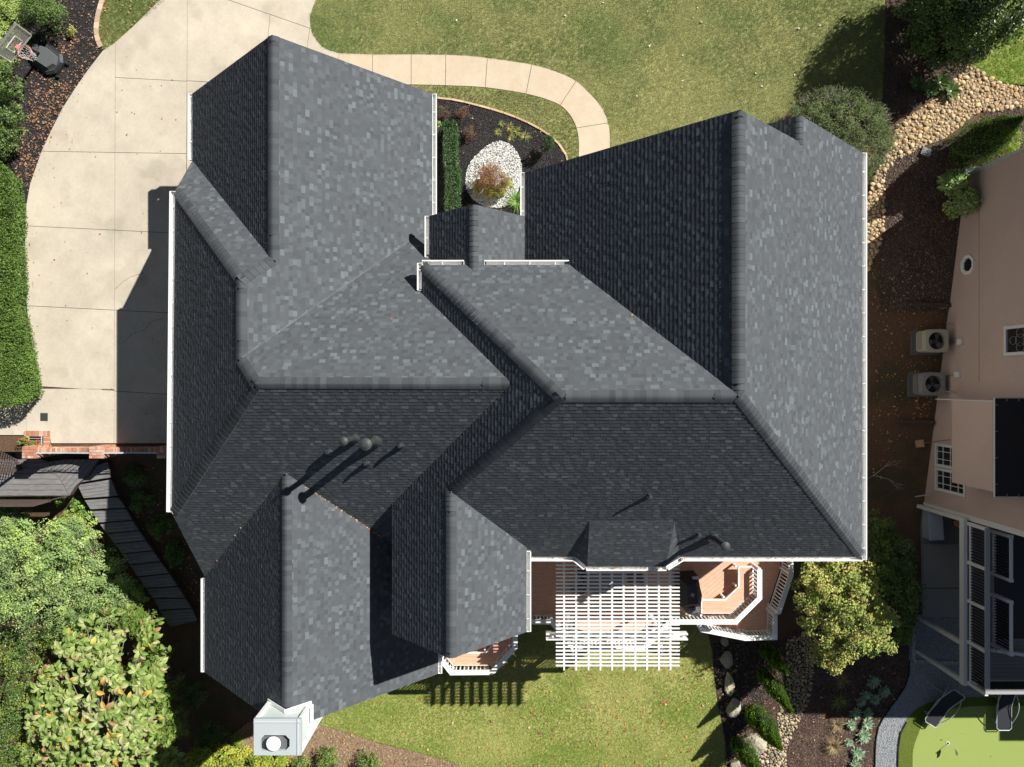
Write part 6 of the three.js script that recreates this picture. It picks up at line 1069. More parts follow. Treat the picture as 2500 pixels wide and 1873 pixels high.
{
  const g = thing('golden_tree', 'broad small tree with golden-green leaves beside the lower deck', 'tree'), L = new Leaves(1301), [x, z] = onGround(2010, 1440), y0 = ground(x, z);
  const lumps = [[2050, 1440, 0.6, 1.35], [1995, 1440, 0.3, 1.1], [2095, 1480, 0.7, 1.2], [2010, 1510, 0.0, 1.1], [2060, 1540, 0.2, 1.15], [2130, 1550, 0.1, 0.95], [2030, 1595, -0.8, 0.9], [2080, 1400, 0.6, 1.0], [1990, 1390, -0.1, 0.8], [2150, 1510, 0.2, 0.7]];
  for (const [px, py, y, r] of lumps) { const p = at(px, py, y); L.crown([p[0], y, p[1]], [r, r * 0.75, r], { clusters: 46, leaves: 52, size: 0.085, wide: 0.7, pal: PAL.gold, cl: 0.25, inner: 0.6, bottom: -0.3 }); }
  L.build('crown', M.leafMatte, g); part('trunk', M.bark, g, (b) => branches(b, [x, y0 - 0.1, z], lumps.map(([px, py, y]) => { const p = at(px, py, y); return [p[0], y, p[1]]; }), 0.09));
}
shrub('shade_tree', 'tree', 'dull green tree in full shade between the golden tree and the patio', [[2150, 1300, 1.2, 0.9, 0.8, 1.0], [2175, 1370, 1.6, 1.0, 0.9, 1.2], [2190, 1450, 1.5, 0.95, 0.9, 1.2], [2150, 1420, 1.4, 0.8, 0.9, 1.0], [2200, 1500, 1.0, 0.6, 0.6, 0.6]], { clusters: 60, leaves: 50, size: 0.09, pal: PAL.mid, cl: 0.26, crownName: 'crown', trunkName: 'trunk' });
shrub('shade_shrub', 'shrub', 'low fern-like green shrub in the shade by the gravel corner', [[2210, 1545, 0.4, 0.5, 0.35, 0.5]], { clusters: 30, leaves: 30, size: 0.1, wide: 0.4, pal: PAL.green, cl: 0.35 });
// sage-green rosettes and grasses of the garden bed
[[2129, 1662, 0.34], [2154, 1686, 0.34], [2111, 1695, 0.24], [2132, 1705, 0.27], [2099, 1711, 0.25], [2086, 1738, 0.3], [2115, 1739, 0.27], [2075, 1768, 0.24], [2113, 1765, 0.3], [2105, 1795, 0.4], [2069, 1810, 0.2], [2091, 1836, 0.36], [2086, 1866, 0.3]].forEach(([px, py, r], i) => {
  const [x, z] = onGround(px, py), y = ground(x, z), where = ['topmost shaded', 'far right shaded', 'small shaded second-row left', 'shaded second-row middle', 'small shaded far left', 'shaded lower left', 'shaded lowest right', 'small sunlit left', 'uppermost sunlit right', 'largest sunlit', 'smallest sunlit left', 'elongated lower sunlit', 'bottom edge sunlit'][i];
  const g = thing('lambs_ear', where + ' pale sage-green rosette plant beside the gravel path', 'plant', [0, 0, 0], 0, 'sage-green rosettes beside the gravel path'), L = new Leaves(300 + i), n = 24 + Math.round(r * 90);
  for (let k = 0; k < n; k++) { const a = k * 2.4, u = k / n, t = 0.15 + 0.9 * u, o = r * 0.55 * Math.sqrt(1 - u) * L.r(); const d = [Math.cos(a), t * 0.6, Math.sin(a)], dl = Math.hypot(...d); L.leaf([x + Math.cos(a) * o, y + 0.04 + 0.12 * u + 0.05 * L.r(), z + Math.sin(a) * o], d.map((v) => v / dl), [-Math.cos(a) * 0.35, 0.95, -Math.sin(a) * 0.35], r * (0.5 - 0.25 * u) + 0.06, 0.075, sc(PAL.sage[k % 3], 0.8 + 0.4 * L.r()), 0.3); }
  L.build('leaf_rosette', M.leafMatte, g); part('stem', M.leafMatte, g, (b) => { b.col = [0.15, 0.2, 0.12]; b.lathe([x, y - 0.02, z], [[0.05, 0], [0.03, 0.1]], 8); }, true);
});
tuft('ornamental_grass', 'grass tuft', 'yellow-green grass tuft at the edge of the shadow in the brown mulch', 2047, 1711, 90, 0.55, 0.5, 0.014, PAL.yellowgrass, null, 0.6);
tuft('ornamental_grass', 'grass tuft', 'smaller straw-coloured grass tuft in the brown mulch', 2040, 1767, 110, 0.5, 0.42, 0.012, PAL.tan, null, 0.7);
tuft('ornamental_grass', 'grass tuft', 'large straw-coloured grass tuft near the bottom of the brown mulch', 2030, 1818, 200, 0.65, 0.52, 0.012, PAL.tan, null, 0.7);
tuft('ornamental_grass', 'grass tuft', 'dark dry grass tuft in the shade above the yellow-green one', 2050, 1655, 110, 0.6, 0.5, 0.012, PAL.tan, null, 0.7);
// ---- south-west thicket
shrub('privet_shrub', 'shrub', 'broad fine-leaved pale green shrub filling the left edge below the landing', [[60, 1335, 1.7, 1.5, 1.0, 1.35], [160, 1365, 1.5, 1.25, 0.95, 1.25], [245, 1420, 1.4, 1.25, 0.95, 1.15], [110, 1455, 2.0, 1.7, 1.1, 1.3], [10, 1430, 1.8, 1.4, 1.2, 1.6], [190, 1300, 1.0, 0.9, 0.7, 0.7], [230, 1495, 1.2, 1.1, 0.9, 0.8], [20, 1270, 1.2, 1.0, 0.6, 0.5], [320, 1455, 1.1, 0.5, 0.5, 0.5, 0.5]], { clusters: 95, leaves: 84, size: 0.085, wide: 0.5, pal: PAL.spray, cl: 0.2, inner: 0.72, spray: 2.2, noise: 0.22 });
shrub('lime_shrub', 'shrub', 'low lime-yellow mounded shrub beside the wooden steps', [[178, 1266, 0.3, 0.62, 0.24, 0.32], [205, 1262, 0.25, 0.35, 0.2, 0.28, 0.5]], { clusters: 60, leaves: 50, size: 0.04, pal: PAL.lime, cl: 0.34, noise: 0.1 });
shrub('glossy_shrub', 'shrub', 'dark glossy shrub with bright specks at the left edge below the pale shrub', [[40, 1590, 1.4, 1.2, 1.0, 1.1], [85, 1680, 1.5, 1.2, 1.1, 1.2], [20, 1740, 1.4, 1.2, 1.0, 1.2], [40, 1830, 1.2, 1.2, 0.9, 1.0], [150, 1545, 1.1, 0.9, 0.7, 0.6]], { clusters: 80, leaves: 60, size: 0.075, wide: 0.5, pal: PAL.gloss, cl: 0.22, inner: 0.7 }, M.leafGloss);
shrub('spruce_shrub', 'shrub', 'bright fine-needled shrub edging the shade between big-leaved tree and house', [[345, 1510, 1.7, 0.65, 0.8, 0.75], [385, 1610, 1.9, 0.6, 0.8, 0.9], [400, 1690, 2.0, 0.65, 0.8, 0.9], [425, 1770, 2.0, 0.6, 0.7, 0.7], [340, 1660, 1.9, 0.6, 0.7, 0.8], [400, 1840, 1.8, 0.6, 0.7, 0.7]], { clusters: 60, leaves: 60, size: 0.06, wide: 0.4, pal: PAL.azalea.map((c) => [c[0] * 0.6, c[1] * 0.8, c[2]]), cl: 0.24, spray: 1.2 });
{ // big-leaved tree: rosettes of long leaves at the branch ends
  const g = thing('magnolia_tree', 'big-leaved tree with rosettes of light green and yellowing leaves at the lower left', 'tree'), r = RNG(2024), L = new Leaves(77);
  const foot = onGround(300, 1740), y0 = ground(...foot), geos = [0, 1, 2].map((k) => { const b = new MB(); const N = 6, W = [0.01, 0.034, 0.058, 0.075, 0.076, 0.052, 0.0], bend = 0.03 + 0.03 * k; for (let i = 0; i < N; i++) for (const s of [-1, 1]) { const x0 = i / N * 0.33, x1 = (i + 1) / N * 0.33, y = (x) => bend * Math.sin(x / 0.33 * 3.1) - 0.03 * k * x / 0.33, e = (w) => w * 0.25; b.quad([x0, y(x0), 0], [x1, y(x1), 0], [x1, y(x1) + e(W[i + 1]), s * W[i + 1]], [x0, y(x0) + e(W[i]), s * W[i]]); } return b.geometry(); });
  const cols = [[0.25, 0.36, 0.085], [0.34, 0.43, 0.13], [0.42, 0.49, 0.19], [0.18, 0.27, 0.055], [0.46, 0.47, 0.22], [0.62, 0.40, 0.08], [0.50, 0.27, 0.15], [0.58, 0.50, 0.12]].map((c) => phys(c, 0.55, { side: THREE.DoubleSide, transmission: 0.25, thickness: 0 }));
  const edge = [[100, 1640], [150, 1560], [240, 1500], [300, 1485], [370, 1510], [395, 1560], [402, 1640], [385, 1700], [410, 1760], [440, 1800], [440, 1900], [20, 1900], [30, 1850], [70, 1790], [55, 1740]];
  const spots = scatter(edge, 225, r).map(([px, py]) => { const k = Math.hypot((px - 255) / 210, (py - 1720) / 240); return [px, py, y0 + 3.9 - 2.3 * k * k + 0.7 * (r() - 0.5)]; });
  const list = [];
  for (const [px, py, y] of spots) { const [x, z] = at(px, py, y), n = 6 + Math.floor(r() * 3), a0 = r() * 6.28; for (let i = 0; i < n; i++) { const k = r(); list.push({ x, y, z, a: a0 + i * 6.283 / n + 0.3 * (r() - 0.5), tilt: 0.05 + 0.5 * r() - (i % 2) * 0.25, s: 0.85 + 0.4 * r(), roll: (r() - 0.5) * 0.5, m: k < 0.28 ? 0 : k < 0.52 ? 1 : k < 0.68 ? 2 : k < 0.80 ? 3 : k < 0.93 ? 4 : k < 0.955 ? 5 : k < 0.98 ? 6 : 7, g: Math.floor(r() * 3) }); } }
  for (let i = 0; i < 1100; i++) { const [px, py] = spots[Math.floor(r() * spots.length)]; const y = y0 + 1.6 + 1.6 * r(), [x, z] = at(px + (r() - 0.5) * 40, py + (r() - 0.5) * 40, y); list.push({ x, y, z, a: r() * 6.28, tilt: (r() - 0.5) * 0.8, s: 0.9, roll: (r() - 0.5), m: r() < 0.5 ? 3 : r() < 0.9 ? 0 : 6, g: 1, low: true }); }
  list.sort((a, b) => (a.low ? 1 : 0) - (b.low ? 1 : 0) || b.y * b.s - a.y * a.s);
  const rest = []; const crown = new THREE.Group(); crown.name = 'crown'; g.add(crown);
  list.forEach((l, i) => { const m = new THREE.Mesh(geos[l.g], cols[l.m]); m.name = 'leaf'; m.position.set(l.x, l.y, l.z); m.rotation.order = 'YZX'; m.rotation.set(l.roll, l.a, l.tilt); m.scale.setScalar(l.s); if (i < 300) crown.add(m); else { m.updateMatrix(); const q = geos[l.g].clone().applyMatrix4(m.matrix); const c = cols[l.m].color; q.setAttribute('color', new THREE.BufferAttribute(new Float32Array(q.attributes.position.count * 3).map((_, k) => [c.r, c.g, c.b][k % 3]), 3)); rest.push(q); } });
  const rm = new THREE.Mesh(mergeGeometries(rest), M.leaf); rm.name = 'leaf_mass'; crown.add(asStuff(rm));
  part('trunk', std([0.30, 0.27, 0.23], 0.9), g, (b) => { b.tube([foot[0], y0 - 0.1, foot[1]], [foot[0], y0 + 1.6, foot[1]], 0.11, 0.09, 10); const f = [foot[0], y0 + 1.5, foot[1]]; spots.forEach(([px, py, y], i) => { const [x, z] = at(px, py, y); if (i % 3 === 0) { const m = [lerp(f[0], x, 0.6), lerp(f[1], y, 0.7), lerp(f[2], z, 0.6)]; b.tube(f, m, 0.035, 0.02, 6).tube(m, [x, y, z], 0.02, 0.01, 6); } else b.tube([lerp(f[0], x, 0.5), lerp(f[1], y, 0.45), lerp(f[2], z, 0.5)], [x, y, z], 0.018, 0.009, 5); }); });
}
shrub('azalea', 'shrub', 'yellow-green leafy shrub below the chimney at the bottom edge', [[505, 1848, 0.8, 0.85, 0.6, 0.7], [570, 1838, 0.8, 0.85, 0.6, 0.6], [640, 1858, 0.75, 0.7, 0.55, 0.5], [560, 1880, 0.9, 1.2, 0.6, 0.6], [690, 1850, 0.6, 0.4, 0.4, 0.4, 0.5]], { clusters: 60, leaves: 48, size: 0.1, wide: 0.5, pal: PAL.azalea, cl: 0.26 });
for (const [l, px, py, a] of [['left dark-green round shrub in the straw bed right of the chimney', 800, 1850, 0.55], ['right dark-green round shrub in the straw bed right of the chimney', 900, 1862, 0.6], ['small grey-green shrub between the yellow shrub and the dark ones', 737, 1868, 0.4]]) shrub('bed_shrub', 'shrub', l, [[px, py, 0.4, a, 0.42, a]], { clusters: 44, leaves: 50, size: 0.075, wide: 0.4, pal: PAL.gloss, cl: 0.3 }, M.leafGloss);
shrub('shade_groundcover', 'shrub', 'dark low plants in the deep shade between the steps and the house', [[330, 1160, 0.25, 0.5, 0.3, 0.5], [352, 1225, 0.3, 0.6, 0.35, 0.6], [395, 1285, 0.3, 0.6, 0.35, 0.6], [430, 1350, 0.3, 0.5, 0.35, 0.6], [520, 1790, 0.5, 0.9, 0.5, 0.7], [470, 1700, 0.4, 0.6, 0.4, 0.7]], { clusters: 36, leaves: 40, size: 0.09, pal: PAL.mid, cl: 0.3 });
shrub('ivy', 'plant', 'leafy vine with small bright leaves along the landing fence', [[150, 1213, 0.3, 0.35, 0.25, 0.3], [190, 1232, 0.25, 0.3, 0.2, 0.3], [20, 1212, 0.3, 0.5, 0.1, 0.12, 0.4], [90, 1212, 0.3, 0.5, 0.08, 0.1, 0.3], [205, 1245, 0.2, 0.25, 0.2, 0.2]], { clusters: 20, leaves: 24, size: 0.085, wide: 0.8, pal: PAL.green, cl: 0.4 });
shrub('planter_flowers', 'plant', 'small green plants with red flowers growing in the brick window well', [[84, 1082, 0.2, 0.45, 0.14, 0.1], [58, 1078, 0.25, 0.18, 0.2, 0.2, 0.6]], { clusters: 18, leaves: 22, size: 0.06, pal: [...PAL.green, [0.5, 0.06, 0.03]], cl: 0.5 });

// ================================================================ river rock, pebbles, boulders
function stoneGeo(seed, flat = 0.6, detail = 1) { const g = new THREE.IcosahedronGeometry(1, detail), p = g.attributes.position, r = RNG(seed), k = [...Array(12)].map(() => [r() * 2 - 1, r() * 2 - 1, r() * 2 - 1, 0.58 + 0.34 * r()]); const v = V(0, 0, 0); for (let i = 0; i < p.count; i++) { v.fromBufferAttribute(p, i); let m = 1; for (const [a, b, c, d] of k) { const l = Math.hypot(a, b, c), q = (v.x * a + v.y * b + v.z * c) / l; if (q > d) m = Math.min(m, d / q); } v.multiplyScalar(m); v.y *= flat; p.setXYZ(i, v.x, v.y, v.z); } const n = g.toNonIndexed ? g : g; n.computeVertexNormals(); const uv = []; for (let i = 0; i < p.count; i++) uv.push(p.getX(i) * 0.3 + seed * 0.13, p.getZ(i) * 0.3 + p.getY(i) * 0.2); n.setAttribute('uv', new THREE.Float32BufferAttribute(uv, 2)); return n; }
const stoneGeos = [1, 2, 3, 4, 5, 6].map((s) => stoneGeo(s * 17, 0.62)), rockMats = [0, 1, 2, 3, 4].map(M.stoneRock);
function rockBed(name, poly, n, rmin, rmax, seed, singles, tintMats = rockMats, under = M.strawSoil) {
  const g = structure(name); const base = drape('bed_floor', poly, 0.008, under, g); const r = RNG(seed), placed = [], cell = rmax * 2.1, grid = new Map(), key = (x, z) => Math.floor(x / cell) + ',' + Math.floor(z / cell);
  const [a, b, c, d] = bounds(poly); let tries = n * 40;
  while (placed.length < n && tries--) { const x = lerp(a, c, r()), z = lerp(b, d, r()); if (!inside([x, z], poly)) continue; const rad = lerp(rmin, rmax, Math.pow(r(), tries > n * 20 ? 0.8 : 2.2)); let ok = true; const gx = Math.floor(x / cell), gz = Math.floor(z / cell); for (let i = -1; i <= 1 && ok; i++) for (let j = -1; j <= 1 && ok; j++) for (const q of grid.get((gx + i) + ',' + (gz + j)) || []) if (Math.hypot(q.x - x, q.z - z) < (q.rad + rad) * 0.84) { ok = false; break; } if (!ok) continue; const o = { x, z, rad }; placed.push(o); const kk = key(x, z); if (!grid.has(kk)) grid.set(kk, []); grid.get(kk).push(o); }
  placed.sort((p, q) => q.rad - p.rad); const buckets = tintMats.map(() => []);
  placed.forEach((o, i) => { const mi = Math.floor(r() * tintMats.length), geo = stoneGeos[Math.floor(r() * 6)], m = new THREE.Mesh(geo, tintMats[mi]); m.name = 'stone'; m.position.set(o.x, ground(o.x, o.z) + o.rad * 0.32, o.z); m.rotation.set((r() - 0.5) * 0.5, r() * 6.28, (r() - 0.5) * 0.5); m.scale.set(o.rad * (0.95 + 0.3 * r()), o.rad, o.rad * (0.85 + 0.2 * r())); if (i < singles) g.add(m); else { m.updateMatrix(); buckets[mi].push(geo.clone().applyMatrix4(m.matrix)); } });
  const all = buckets.flatMap((q, k) => q.map((ge) => [ge, k])); if (all.length) { const cols = tintMats.map((m) => m.userData.tint || [0.47, 0.36, 0.22]); const gs = all.map(([ge, k]) => { ge.setAttribute('color', new THREE.BufferAttribute(new Float32Array(ge.attributes.position.count * 3).map((_, i) => cols[k][i % 3]), 3)); return ge; }); const m = new THREE.Mesh(mergeGeometries(gs), std(0xffffff, 0.9, { vertexColors: true, bumpMap: M.bumpFine, bumpScale: 0.01 })); m.name = 'small_stones'; g.add(asStuff(m)); }
  return g;
}
rockMats.forEach((m, k) => { m.userData.tint = [[0.60, 0.44, 0.23], [0.68, 0.53, 0.31], [0.52, 0.37, 0.2], [0.58, 0.46, 0.29], [0.42, 0.33, 0.21]][k]; });
rockBed('river_rock_bed', G([[2367, 153], [2389, 174], [2408, 188], [2443, 203], [2500, 215], [2560, 222], [2560, 250], [2500, 258], [2443, 270], [2397, 270], [2362, 292], [2342, 313], [2294, 344], [2254, 357], [2218, 379], [2188, 387], [2160, 425], [2158, 490], [2158, 540], [2150, 590], [2132, 635], [2118, 665], [2095, 670], [2095, 500], [2120, 480], [2140, 420], [2177, 345], [2192, 304], [2226, 280], [2282, 241], [2323, 200], [2345, 180]]), 1750, 0.038, 0.12, 91, 300);
const pebbleMats = [[0.40, 0.31, 0.19], [0.48, 0.38, 0.24], [0.31, 0.25, 0.17], [0.50, 0.42, 0.29], [0.24, 0.20, 0.15]].map((c) => { const m = std(0xffffff, 0.85, { map: texture(64, 0.6, ((f) => (u, v) => sc(c, 0.8 + 0.4 * f(u, v)))(fbm(3, 8, 3))) }); m.userData.tint = c; return m; });
rockBed('pebble_strip', smooth(G([[1925, 1560], [1985, 1565], [1985, 1640], [1975, 1700], [1958, 1745], [1940, 1780], [1920, 1830], [1912, 1900], [1850, 1900], [1850, 1850], [1880, 1815], [1900, 1790], [1898, 1750], [1915, 1700], [1922, 1640]]), 4), 900, 0.035, 0.10, 92, 260, pebbleMats, M.mulchBlack);
{ // white pebble ring: thousands of chips, one heap
  const ring = smooth(G([[1214, 345], [1240, 350], [1262, 372], [1273, 405], [1272, 440], [1258, 480], [1236, 503], [1205, 508], [1165, 495], [1140, 465], [1137, 430], [1150, 395], [1178, 365]]), 5), r = RNG(93), pts = scatter(ring, 5200, r), st = structure('white_pebble_ring');
  drape('bed_floor', ring, 0.012, std([0.55, 0.55, 0.54], 0.95), st); const im = new THREE.InstancedMesh(stoneGeo(5, 0.7, 0), std([0.78, 0.78, 0.77], 0.75), pts.length), m = new THREE.Object3D(), c = new THREE.Color(); im.name = 'white_pebble'; pts.forEach((p, i) => { m.position.set(p[0], 0.02 + 0.02 * r(), p[1]); m.rotation.set(r() * 3, r() * 6, r() * 3); m.scale.setScalar(0.015 + 0.022 * r()); m.updateMatrix(); im.setMatrixAt(i, m.matrix); const k = r() < 0.08 ? 0.35 : 0.75 + 0.25 * r(); im.setColorAt(i, c.setRGB(k, k, k * 0.99)); }); st.add(asStuff(im));
}
// boulders between lawn and garden bed
[['small mossy boulder below the lower deck corner', 1770, 1568, 0.26, 0.42, 0.26, 0.1], ['upper grey-tan boulder at the lawn edge in the shade', 1774, 1612, 0.48, 0.62, 0.34, -0.1], ['long pale slab boulder at the lawn edge, half in sun', 1783, 1672, 0.44, 0.85, 0.30, 0.1], ['angular grey boulder with a pointed lower end at the lawn edge', 1792, 1731, 0.56, 0.66, 0.40, -0.25], ['big rough grey boulder above the lowest conifer', 1842, 1822, 1.0, 0.72, 0.55, 0.25], ['small boulder at the bottom edge beside the lowest conifer', 1798, 1868, 0.4, 0.32, 0.3, 0.3]].forEach(([l, px, py, w, d, h, turn], i) => {
  const [x, z] = onGround(px, py, h * 0.5), t = thing('boulder', l, 'boulder', [x, ground(x, z) + h * 0.28, z], turn), g = stoneGeo(140 + i * 3, 0.75, 3), p = g.attributes.position, n = fbm(200 + i, 4, 4); for (let k = 0; k < p.count; k++) { const q = 1 + 0.2 * (n(p.getX(k) * 0.2 + 0.5, p.getZ(k) * 0.2 + p.getY(k) * 0.13) - 0.5); p.setXYZ(k, p.getX(k) * q, p.getY(k) * q, p.getZ(k) * q); } g.computeVertexNormals();
  mesh('rock', g, i === 2 ? std(0xffffff, 0.95, { map: texture(128, 1, ((f) => (u, v) => sc([0.52, 0.46, 0.30], 0.6 + 0.7 * f(u, v)))(fbm(9, 10, 4))), bumpMap: M.boulder.bumpMap, bumpScale: 0.03 }) : M.boulder, t, null, null, [w / 1.6, h, d / 1.6]);
  mesh('bedding_stone', stoneGeos[i % 6], M.boulder, t, [w * 0.32, -h * 0.3, d * 0.4], [0, i, 0], [0.14, 0.1, 0.12]);
});

// ================================================================ grass, mulch chips and fallen leaves: what nobody could count
function instanced(name, geo, mat, pts, place, color) { const im = new THREE.InstancedMesh(geo, mat, pts.length), o = new THREE.Object3D(), c = new THREE.Color(); im.name = name; pts.forEach((p, i) => { place(o, p, i); o.updateMatrix(); im.setMatrixAt(i, o.matrix); const k = color(p, i); im.setColorAt(i, c.setRGB(...k)); }); scene.add(asStuff(im)); return im; }
function tuftGeo(seed, n, h, spread, w) { const b = new MB(), r = RNG(seed); for (let i = 0; i < n; i++) { const a = r() * 6.283, l = h * (0.6 + 0.6 * r()), s = spread * (0.3 + 0.9 * r()), x = (r() - 0.5) * spread, z = (r() - 0.5) * spread, ca = Math.cos(a), sa = Math.sin(a), P = (u, k) => [x + ca * s * u * u - sa * w * k, l * u * (1 - 0.25 * u), z + sa * s * u * u + ca * w * k]; b.quad(P(0, -1), P(0, 1), P(0.6, 0.7), P(0.6, -0.7)); b.tri(P(0.6, -0.7), P(0.6, 0.7), P(1, 0)); } return b.geometry(); }
const grassMat = phys(0xffffff, 0.85, { side: THREE.DoubleSide, transmission: 0.25, thickness: 0, specularIntensity: 0.3 });
const patch = fbm(401, 5, 5, 0.6), patch2 = fbm(411, 4, 3);
const houseCover = [[[-10.3, -9.4], [-2.9, -9.4], [-2.9, -5], [0.7, -5], [0.7, -6.4], [10.9, -6.4], [10.9, 5], [0, 5], [0, 7.5], [-3, 7.5], [-3, 9.8], [-10.3, 9.8]]];
function grass(label, poly, density, green, dry, seed, h = 0.055, avoid = houseCover) {
  const r = RNG(seed), inView = poly.map(([x, z]) => [clamp(x, -22.5, 22.5), clamp(z, -15.4, 17.4)]), pts = scatter(inView, Math.round(Math.abs(areaOf(inView)) * density), r, avoid);
  instanced(label, tuftGeo(seed, 6, h, 0.05, 0.0045), grassMat, pts, (o, p) => { o.position.set(p[0], ground(p[0], p[1]) + 0.008, p[1]); o.rotation.set(0, r() * 6.283, 0); o.scale.setScalar(0.75 + 0.5 * r()); }, (p) => { const k = sstep(0.36, 0.64, 0.6 * patch(p[0] * 0.09, p[1] * 0.09) + 0.4 * patch2(p[0] * 0.035, p[1] * 0.05)), j = r(); return sc(mix3(green, dry, clamp(k + (j - 0.5) * 0.7)), 0.7 + 0.6 * r()); });
}
grass('front_lawn_grass', frontLawn, 560, [0.195, 0.26, 0.085], [0.46, 0.45, 0.20], 501);
grass('walk_side_grass', innerLawn, 560, [0.18, 0.215, 0.07], [0.39, 0.35, 0.16], 502);
grass('corner_grass', cornerLawn, 560, [0.14, 0.20, 0.05], [0.29, 0.29, 0.11], 503);
grass('side_lawn_grass', eastLawn, 560, [0.21, 0.36, 0.035], [0.40, 0.48, 0.13], 504);
grass('back_lawn_grass', backLawn, 520, [0.27, 0.36, 0.07], [0.56, 0.54, 0.21], 505);
grass('fringe_grass', fringe, 420, [0.17, 0.24, 0.035], [0.23, 0.29, 0.05], 506, 0.03, [putting]);
const chipGeo = new THREE.BoxGeometry(1, 0.16, 0.3);
function chips(label, poly, density, a, b, seed, size = 0.05) { const r = RNG(seed), v = poly.map(([x, z]) => [clamp(x, -22.5, 22.5), clamp(z, -15.4, 17.4)]), pts = scatter(v, Math.round(Math.abs(areaOf(v)) * density), r); instanced(label, chipGeo, std(0xffffff, 0.95), pts, (o, p) => { o.position.set(p[0], ground(p[0], p[1]) + 0.012 + 0.012 * r(), p[1]); o.rotation.set((r() - 0.5) * 0.7, r() * 6.283, (r() - 0.5) * 0.7); const s = size * (0.4 + 1.0 * r()); o.scale.set(s, s * 0.8, s); }, () => sc(mix3(a, b, Math.pow(r(), 1.6)), 0.6 + 0.8 * r())); }
chips('black_mulch_chips', northBed, 420, [0.014, 0.013, 0.014], [0.10, 0.085, 0.08], 601, 0.055);
chips('courtyard_mulch_chips', courtBed, 520, [0.014, 0.014, 0.015], [0.085, 0.08, 0.082], 602, 0.05);
chips('garden_mulch_chips', seBed, 320, [0.045, 0.028, 0.022], [0.24, 0.165, 0.125], 603, 0.06);
chips('gap_mulch_chips', gapBed, 320, [0.05, 0.036, 0.03], [0.25, 0.19, 0.155], 604, 0.06);
chips('tree_bed_chips', eastBed, 240, [0.04, 0.03, 0.026], [0.16, 0.12, 0.10], 606, 0.06);
chips('straw_litter', chimneyBed, 300, [0.20, 0.13, 0.08], [0.45, 0.31, 0.19], 605, 0.07);
{ const r = RNG(640), v = gravel.map(([x, z]) => [clamp(x, -21, 21), clamp(z, 8, 17.4)]), pts = scatter(v, 9000, r, [fringe]); instanced('grey_gravel_chips', stoneGeo(7, 0.7, 0), std(0xffffff, 0.9), pts, (o, p) => { o.position.set(p[0], ground(p[0], p[1]) + 0.018, p[1]); o.rotation.set(r() * 3, r() * 6, r() * 3); o.scale.setScalar(0.012 + 0.016 * r()); }, () => sc([0.36, 0.385, 0.41], 0.45 + 0.9 * r())); }
// lobed dry leaf, slightly curled
const dryLeaf = (() => { const b = new MB(), N = 10, P = []; for (let i = 0; i < N; i++) { const a = i / N * 6.283, k = i % 2 ? 0.5 : 1 - 0.25 * Math.sin(i * 1.7) ** 2; P.push([Math.cos(a) * k, 0.28 * k * k + 0.12 * Math.sin(a * 2), Math.sin(a) * k * 0.85]); } for (let i = 0; i < N; i++) b.tri([0, 0, 0], P[(i + 1) % N], P[i]); return b.geometry(); })();
const dryMat = phys(0xffffff, 0.8, { side: THREE.DoubleSide, transmission: 0.15, thickness: 0 });
const DRY = [[0.40, 0.155, 0.055], [0.50, 0.24, 0.09], [0.56, 0.33, 0.17], [0.33, 0.13, 0.06], [0.58, 0.42, 0.22], [0.55, 0.30, 0.06]];
function leaves(label, pts, smin, smax, pal, seed, lift = 0.03) { const r = RNG(seed); instanced(label, dryLeaf, dryMat, pts, (o, p) => { const s = lerp(smin, smax, Math.pow(r(), 2)); o.position.set(p[0], ground(p[0], p[1]) + lift + s * 0.1, p[1]); o.rotation.set((r() - 0.5) * 0.9, r() * 6.28, (r() - 0.5) * 0.9); o.scale.setScalar(s); }, () => sc(pal[Math.floor(r() * pal.length)], 0.75 + 0.5 * r())); }
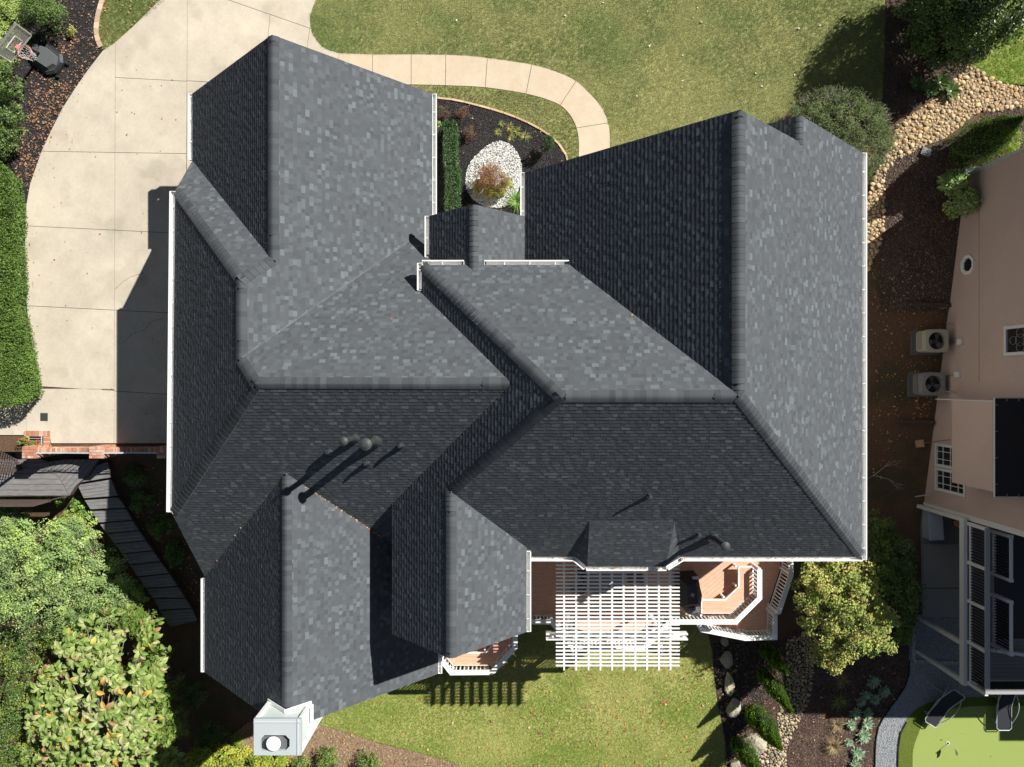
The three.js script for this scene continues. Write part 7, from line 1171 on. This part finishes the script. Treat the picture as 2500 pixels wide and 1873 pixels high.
{
  const r = RNG(700), lawnPts = scatter(backLawn.map(([x, z]) => [x, Math.min(z, 17.4)]), 1500, r, houseCover).filter((p) => r() < 0.5 + 0.5 * patch2(p[0] * 0.1, p[1] * 0.1));
  leaves('back_lawn_leaves', lawnPts, 0.022, 0.085, DRY, 701, 0.045);
  leaves('front_lawn_leaves', scatter(G([[900, 0], [2050, 0], [1950, 250], [1550, 330], [1480, 220], [1200, 110], [900, 100]]), 62, r), 0.02, 0.075, [[0.68, 0.58, 0.42], [0.62, 0.45, 0.26], [0.72, 0.66, 0.52]], 702, 0.05);
  leaves('corner_lawn_leaves', scatter(cornerLawn.map(([x, z]) => [x, Math.max(z, -15.2)]), 70, r), 0.03, 0.07, DRY, 703, 0.05);
  const mulchPts = []; for (const [poly, n] of [[G([[150, 60], [245, 120], [215, 172], [175, 230], [120, 320], [70, 300], [60, 190], [110, 120]]), 420], [G([[75, 220], [150, 200], [190, 210], [120, 330], [95, 400], [70, 430], [40, 380], [62, 300]]), 520], [G([[20, 360], [95, 390], [70, 470], [30, 410]]), 120], [G([[100, 0], [240, 0], [236, 90], [120, 150]]), 150]]) mulchPts.push(...scatter(poly, n, r));
  leaves('mulch_bed_leaves', mulchPts, 0.02, 0.06, [[0.36, 0.20, 0.12], [0.46, 0.28, 0.17], [0.40, 0.19, 0.09], [0.30, 0.19, 0.13]], 704, 0.03);
  leaves('driveway_leaves', [...scatter(drivePoly.filter((p) => p[0] < -10).map(([x, z]) => [x, clamp(z, -15, 2.4)]), 110, r), ...G([[72, 640], [75, 700], [76, 790], [90, 860], [68, 560], [85, 430], [100, 400], [120, 350], [150, 290], [66, 600], [78, 820], [82, 800], [74, 770], [130, 335], [180, 235], [210, 190]]).flatMap(([x, z]) => [0, 1, 2].map(() => [x + (r() - 0.5) * 0.4, z + (r() - 0.5) * 0.6]))], 0.02, 0.05, DRY, 705, 0.05);
  leaves('garden_bed_leaves', [...scatter(seBed.map(([x, z]) => [x, Math.min(z, 17.4)]), 260, r), ...scatter(chimneyBed.map(([x, z]) => [x, Math.min(z, 17.4)]), 160, r), ...scatter(G([[1745, 1600], [1800, 1600], [1790, 1760], [1760, 1760]]), 120, r)], 0.025, 0.07, DRY, 706, 0.03);
  leaves('side_yard_leaves', [...scatter(G([[2125, 640], [2290, 600], [2300, 760], [2280, 960], [2130, 1200]]), 420, r), ...scatter(G([[2230, 960], [2275, 960], [2265, 1030], [2225, 1030]]), 60, r)], 0.025, 0.065, DRY, 711, 0.02);
  leaves('courtyard_leaves', scatter(courtBed, 110, r, houseCover), 0.02, 0.05, [...DRY, [0.4, 0.04, 0.05]], 707, 0.03);
  leaves('steps_leaves', [...scatter(G([[218, 1262], [245, 1300], [262, 1325], [235, 1330], [215, 1290]]), 120, r), ...scatter(G([[300, 1130], [400, 1130], [480, 1400], [480, 1560], [430, 1500], [330, 1250]]), 160, r)], 0.03, 0.07, DRY, 708, 0.05);
  leaves('turf_leaves', G([[2298, 1805], [2212, 1832], [2170, 1800], [2420, 1845], [2350, 1790]]), 0.04, 0.06, DRY, 709, 0.05);
  // leaves caught in the valleys of the roof
  const rl = []; for (let i = 0; i < 46; i++) { const t = 0.15 + 0.65 * Math.pow(i / 46, 0.9) + 0.03 * (r() - 0.5), x = lerp(-6.66, -3.3, t), z = 9.29 + x + (r() - 0.5) * 0.08; rl.push([x, PL.Q_E.y(x, z), z]); } for (const [px, py, P] of [[637, 827, PL.F], [1543, 769, PL.K], [1235, 1324, PL.N], [588, 1288, PL.G], [574, 1306, PL.G], [530, 1368, PL.G], [956, 779, PL.F], [1277, 1360, PL.N], [1280, 1366, PL.N]]) { const h = hit(px, py, P); rl.push(h); }
  instanced('roof_leaves', dryLeaf, dryMat, rl, (o, p) => { o.position.set(p[0], p[1] + 0.03, p[2]); o.rotation.set(r() - 0.5, r() * 6, r() - 0.5); o.scale.setScalar(0.03 + 0.035 * r() * r()); }, () => DRY[Math.floor(r() * 6)]);
  const gl = []; for (let i = 0; i < 26; i++) gl.push([0.5 + 10.3 * r(), 4.42, 5.5 + 0.08 * r()]); for (let i = 0; i < 14; i++) gl.push([2.5 + 2.3 * r(), 4.45, 5.82 + 0.08 * r()]);
  instanced('gutter_leaves', dryLeaf, dryMat, gl, (o, p) => { o.position.set(...p); o.rotation.set(r() - 0.5, r() * 6, r() - 0.5); o.scale.setScalar(0.025 + 0.02 * r()); }, () => DRY[Math.floor(r() * 6)]);
}

scene.traverse((o) => { if (o.isMesh) { o.castShadow = true; o.receiveShadow = true; } });
renderer.render(scene, camera);
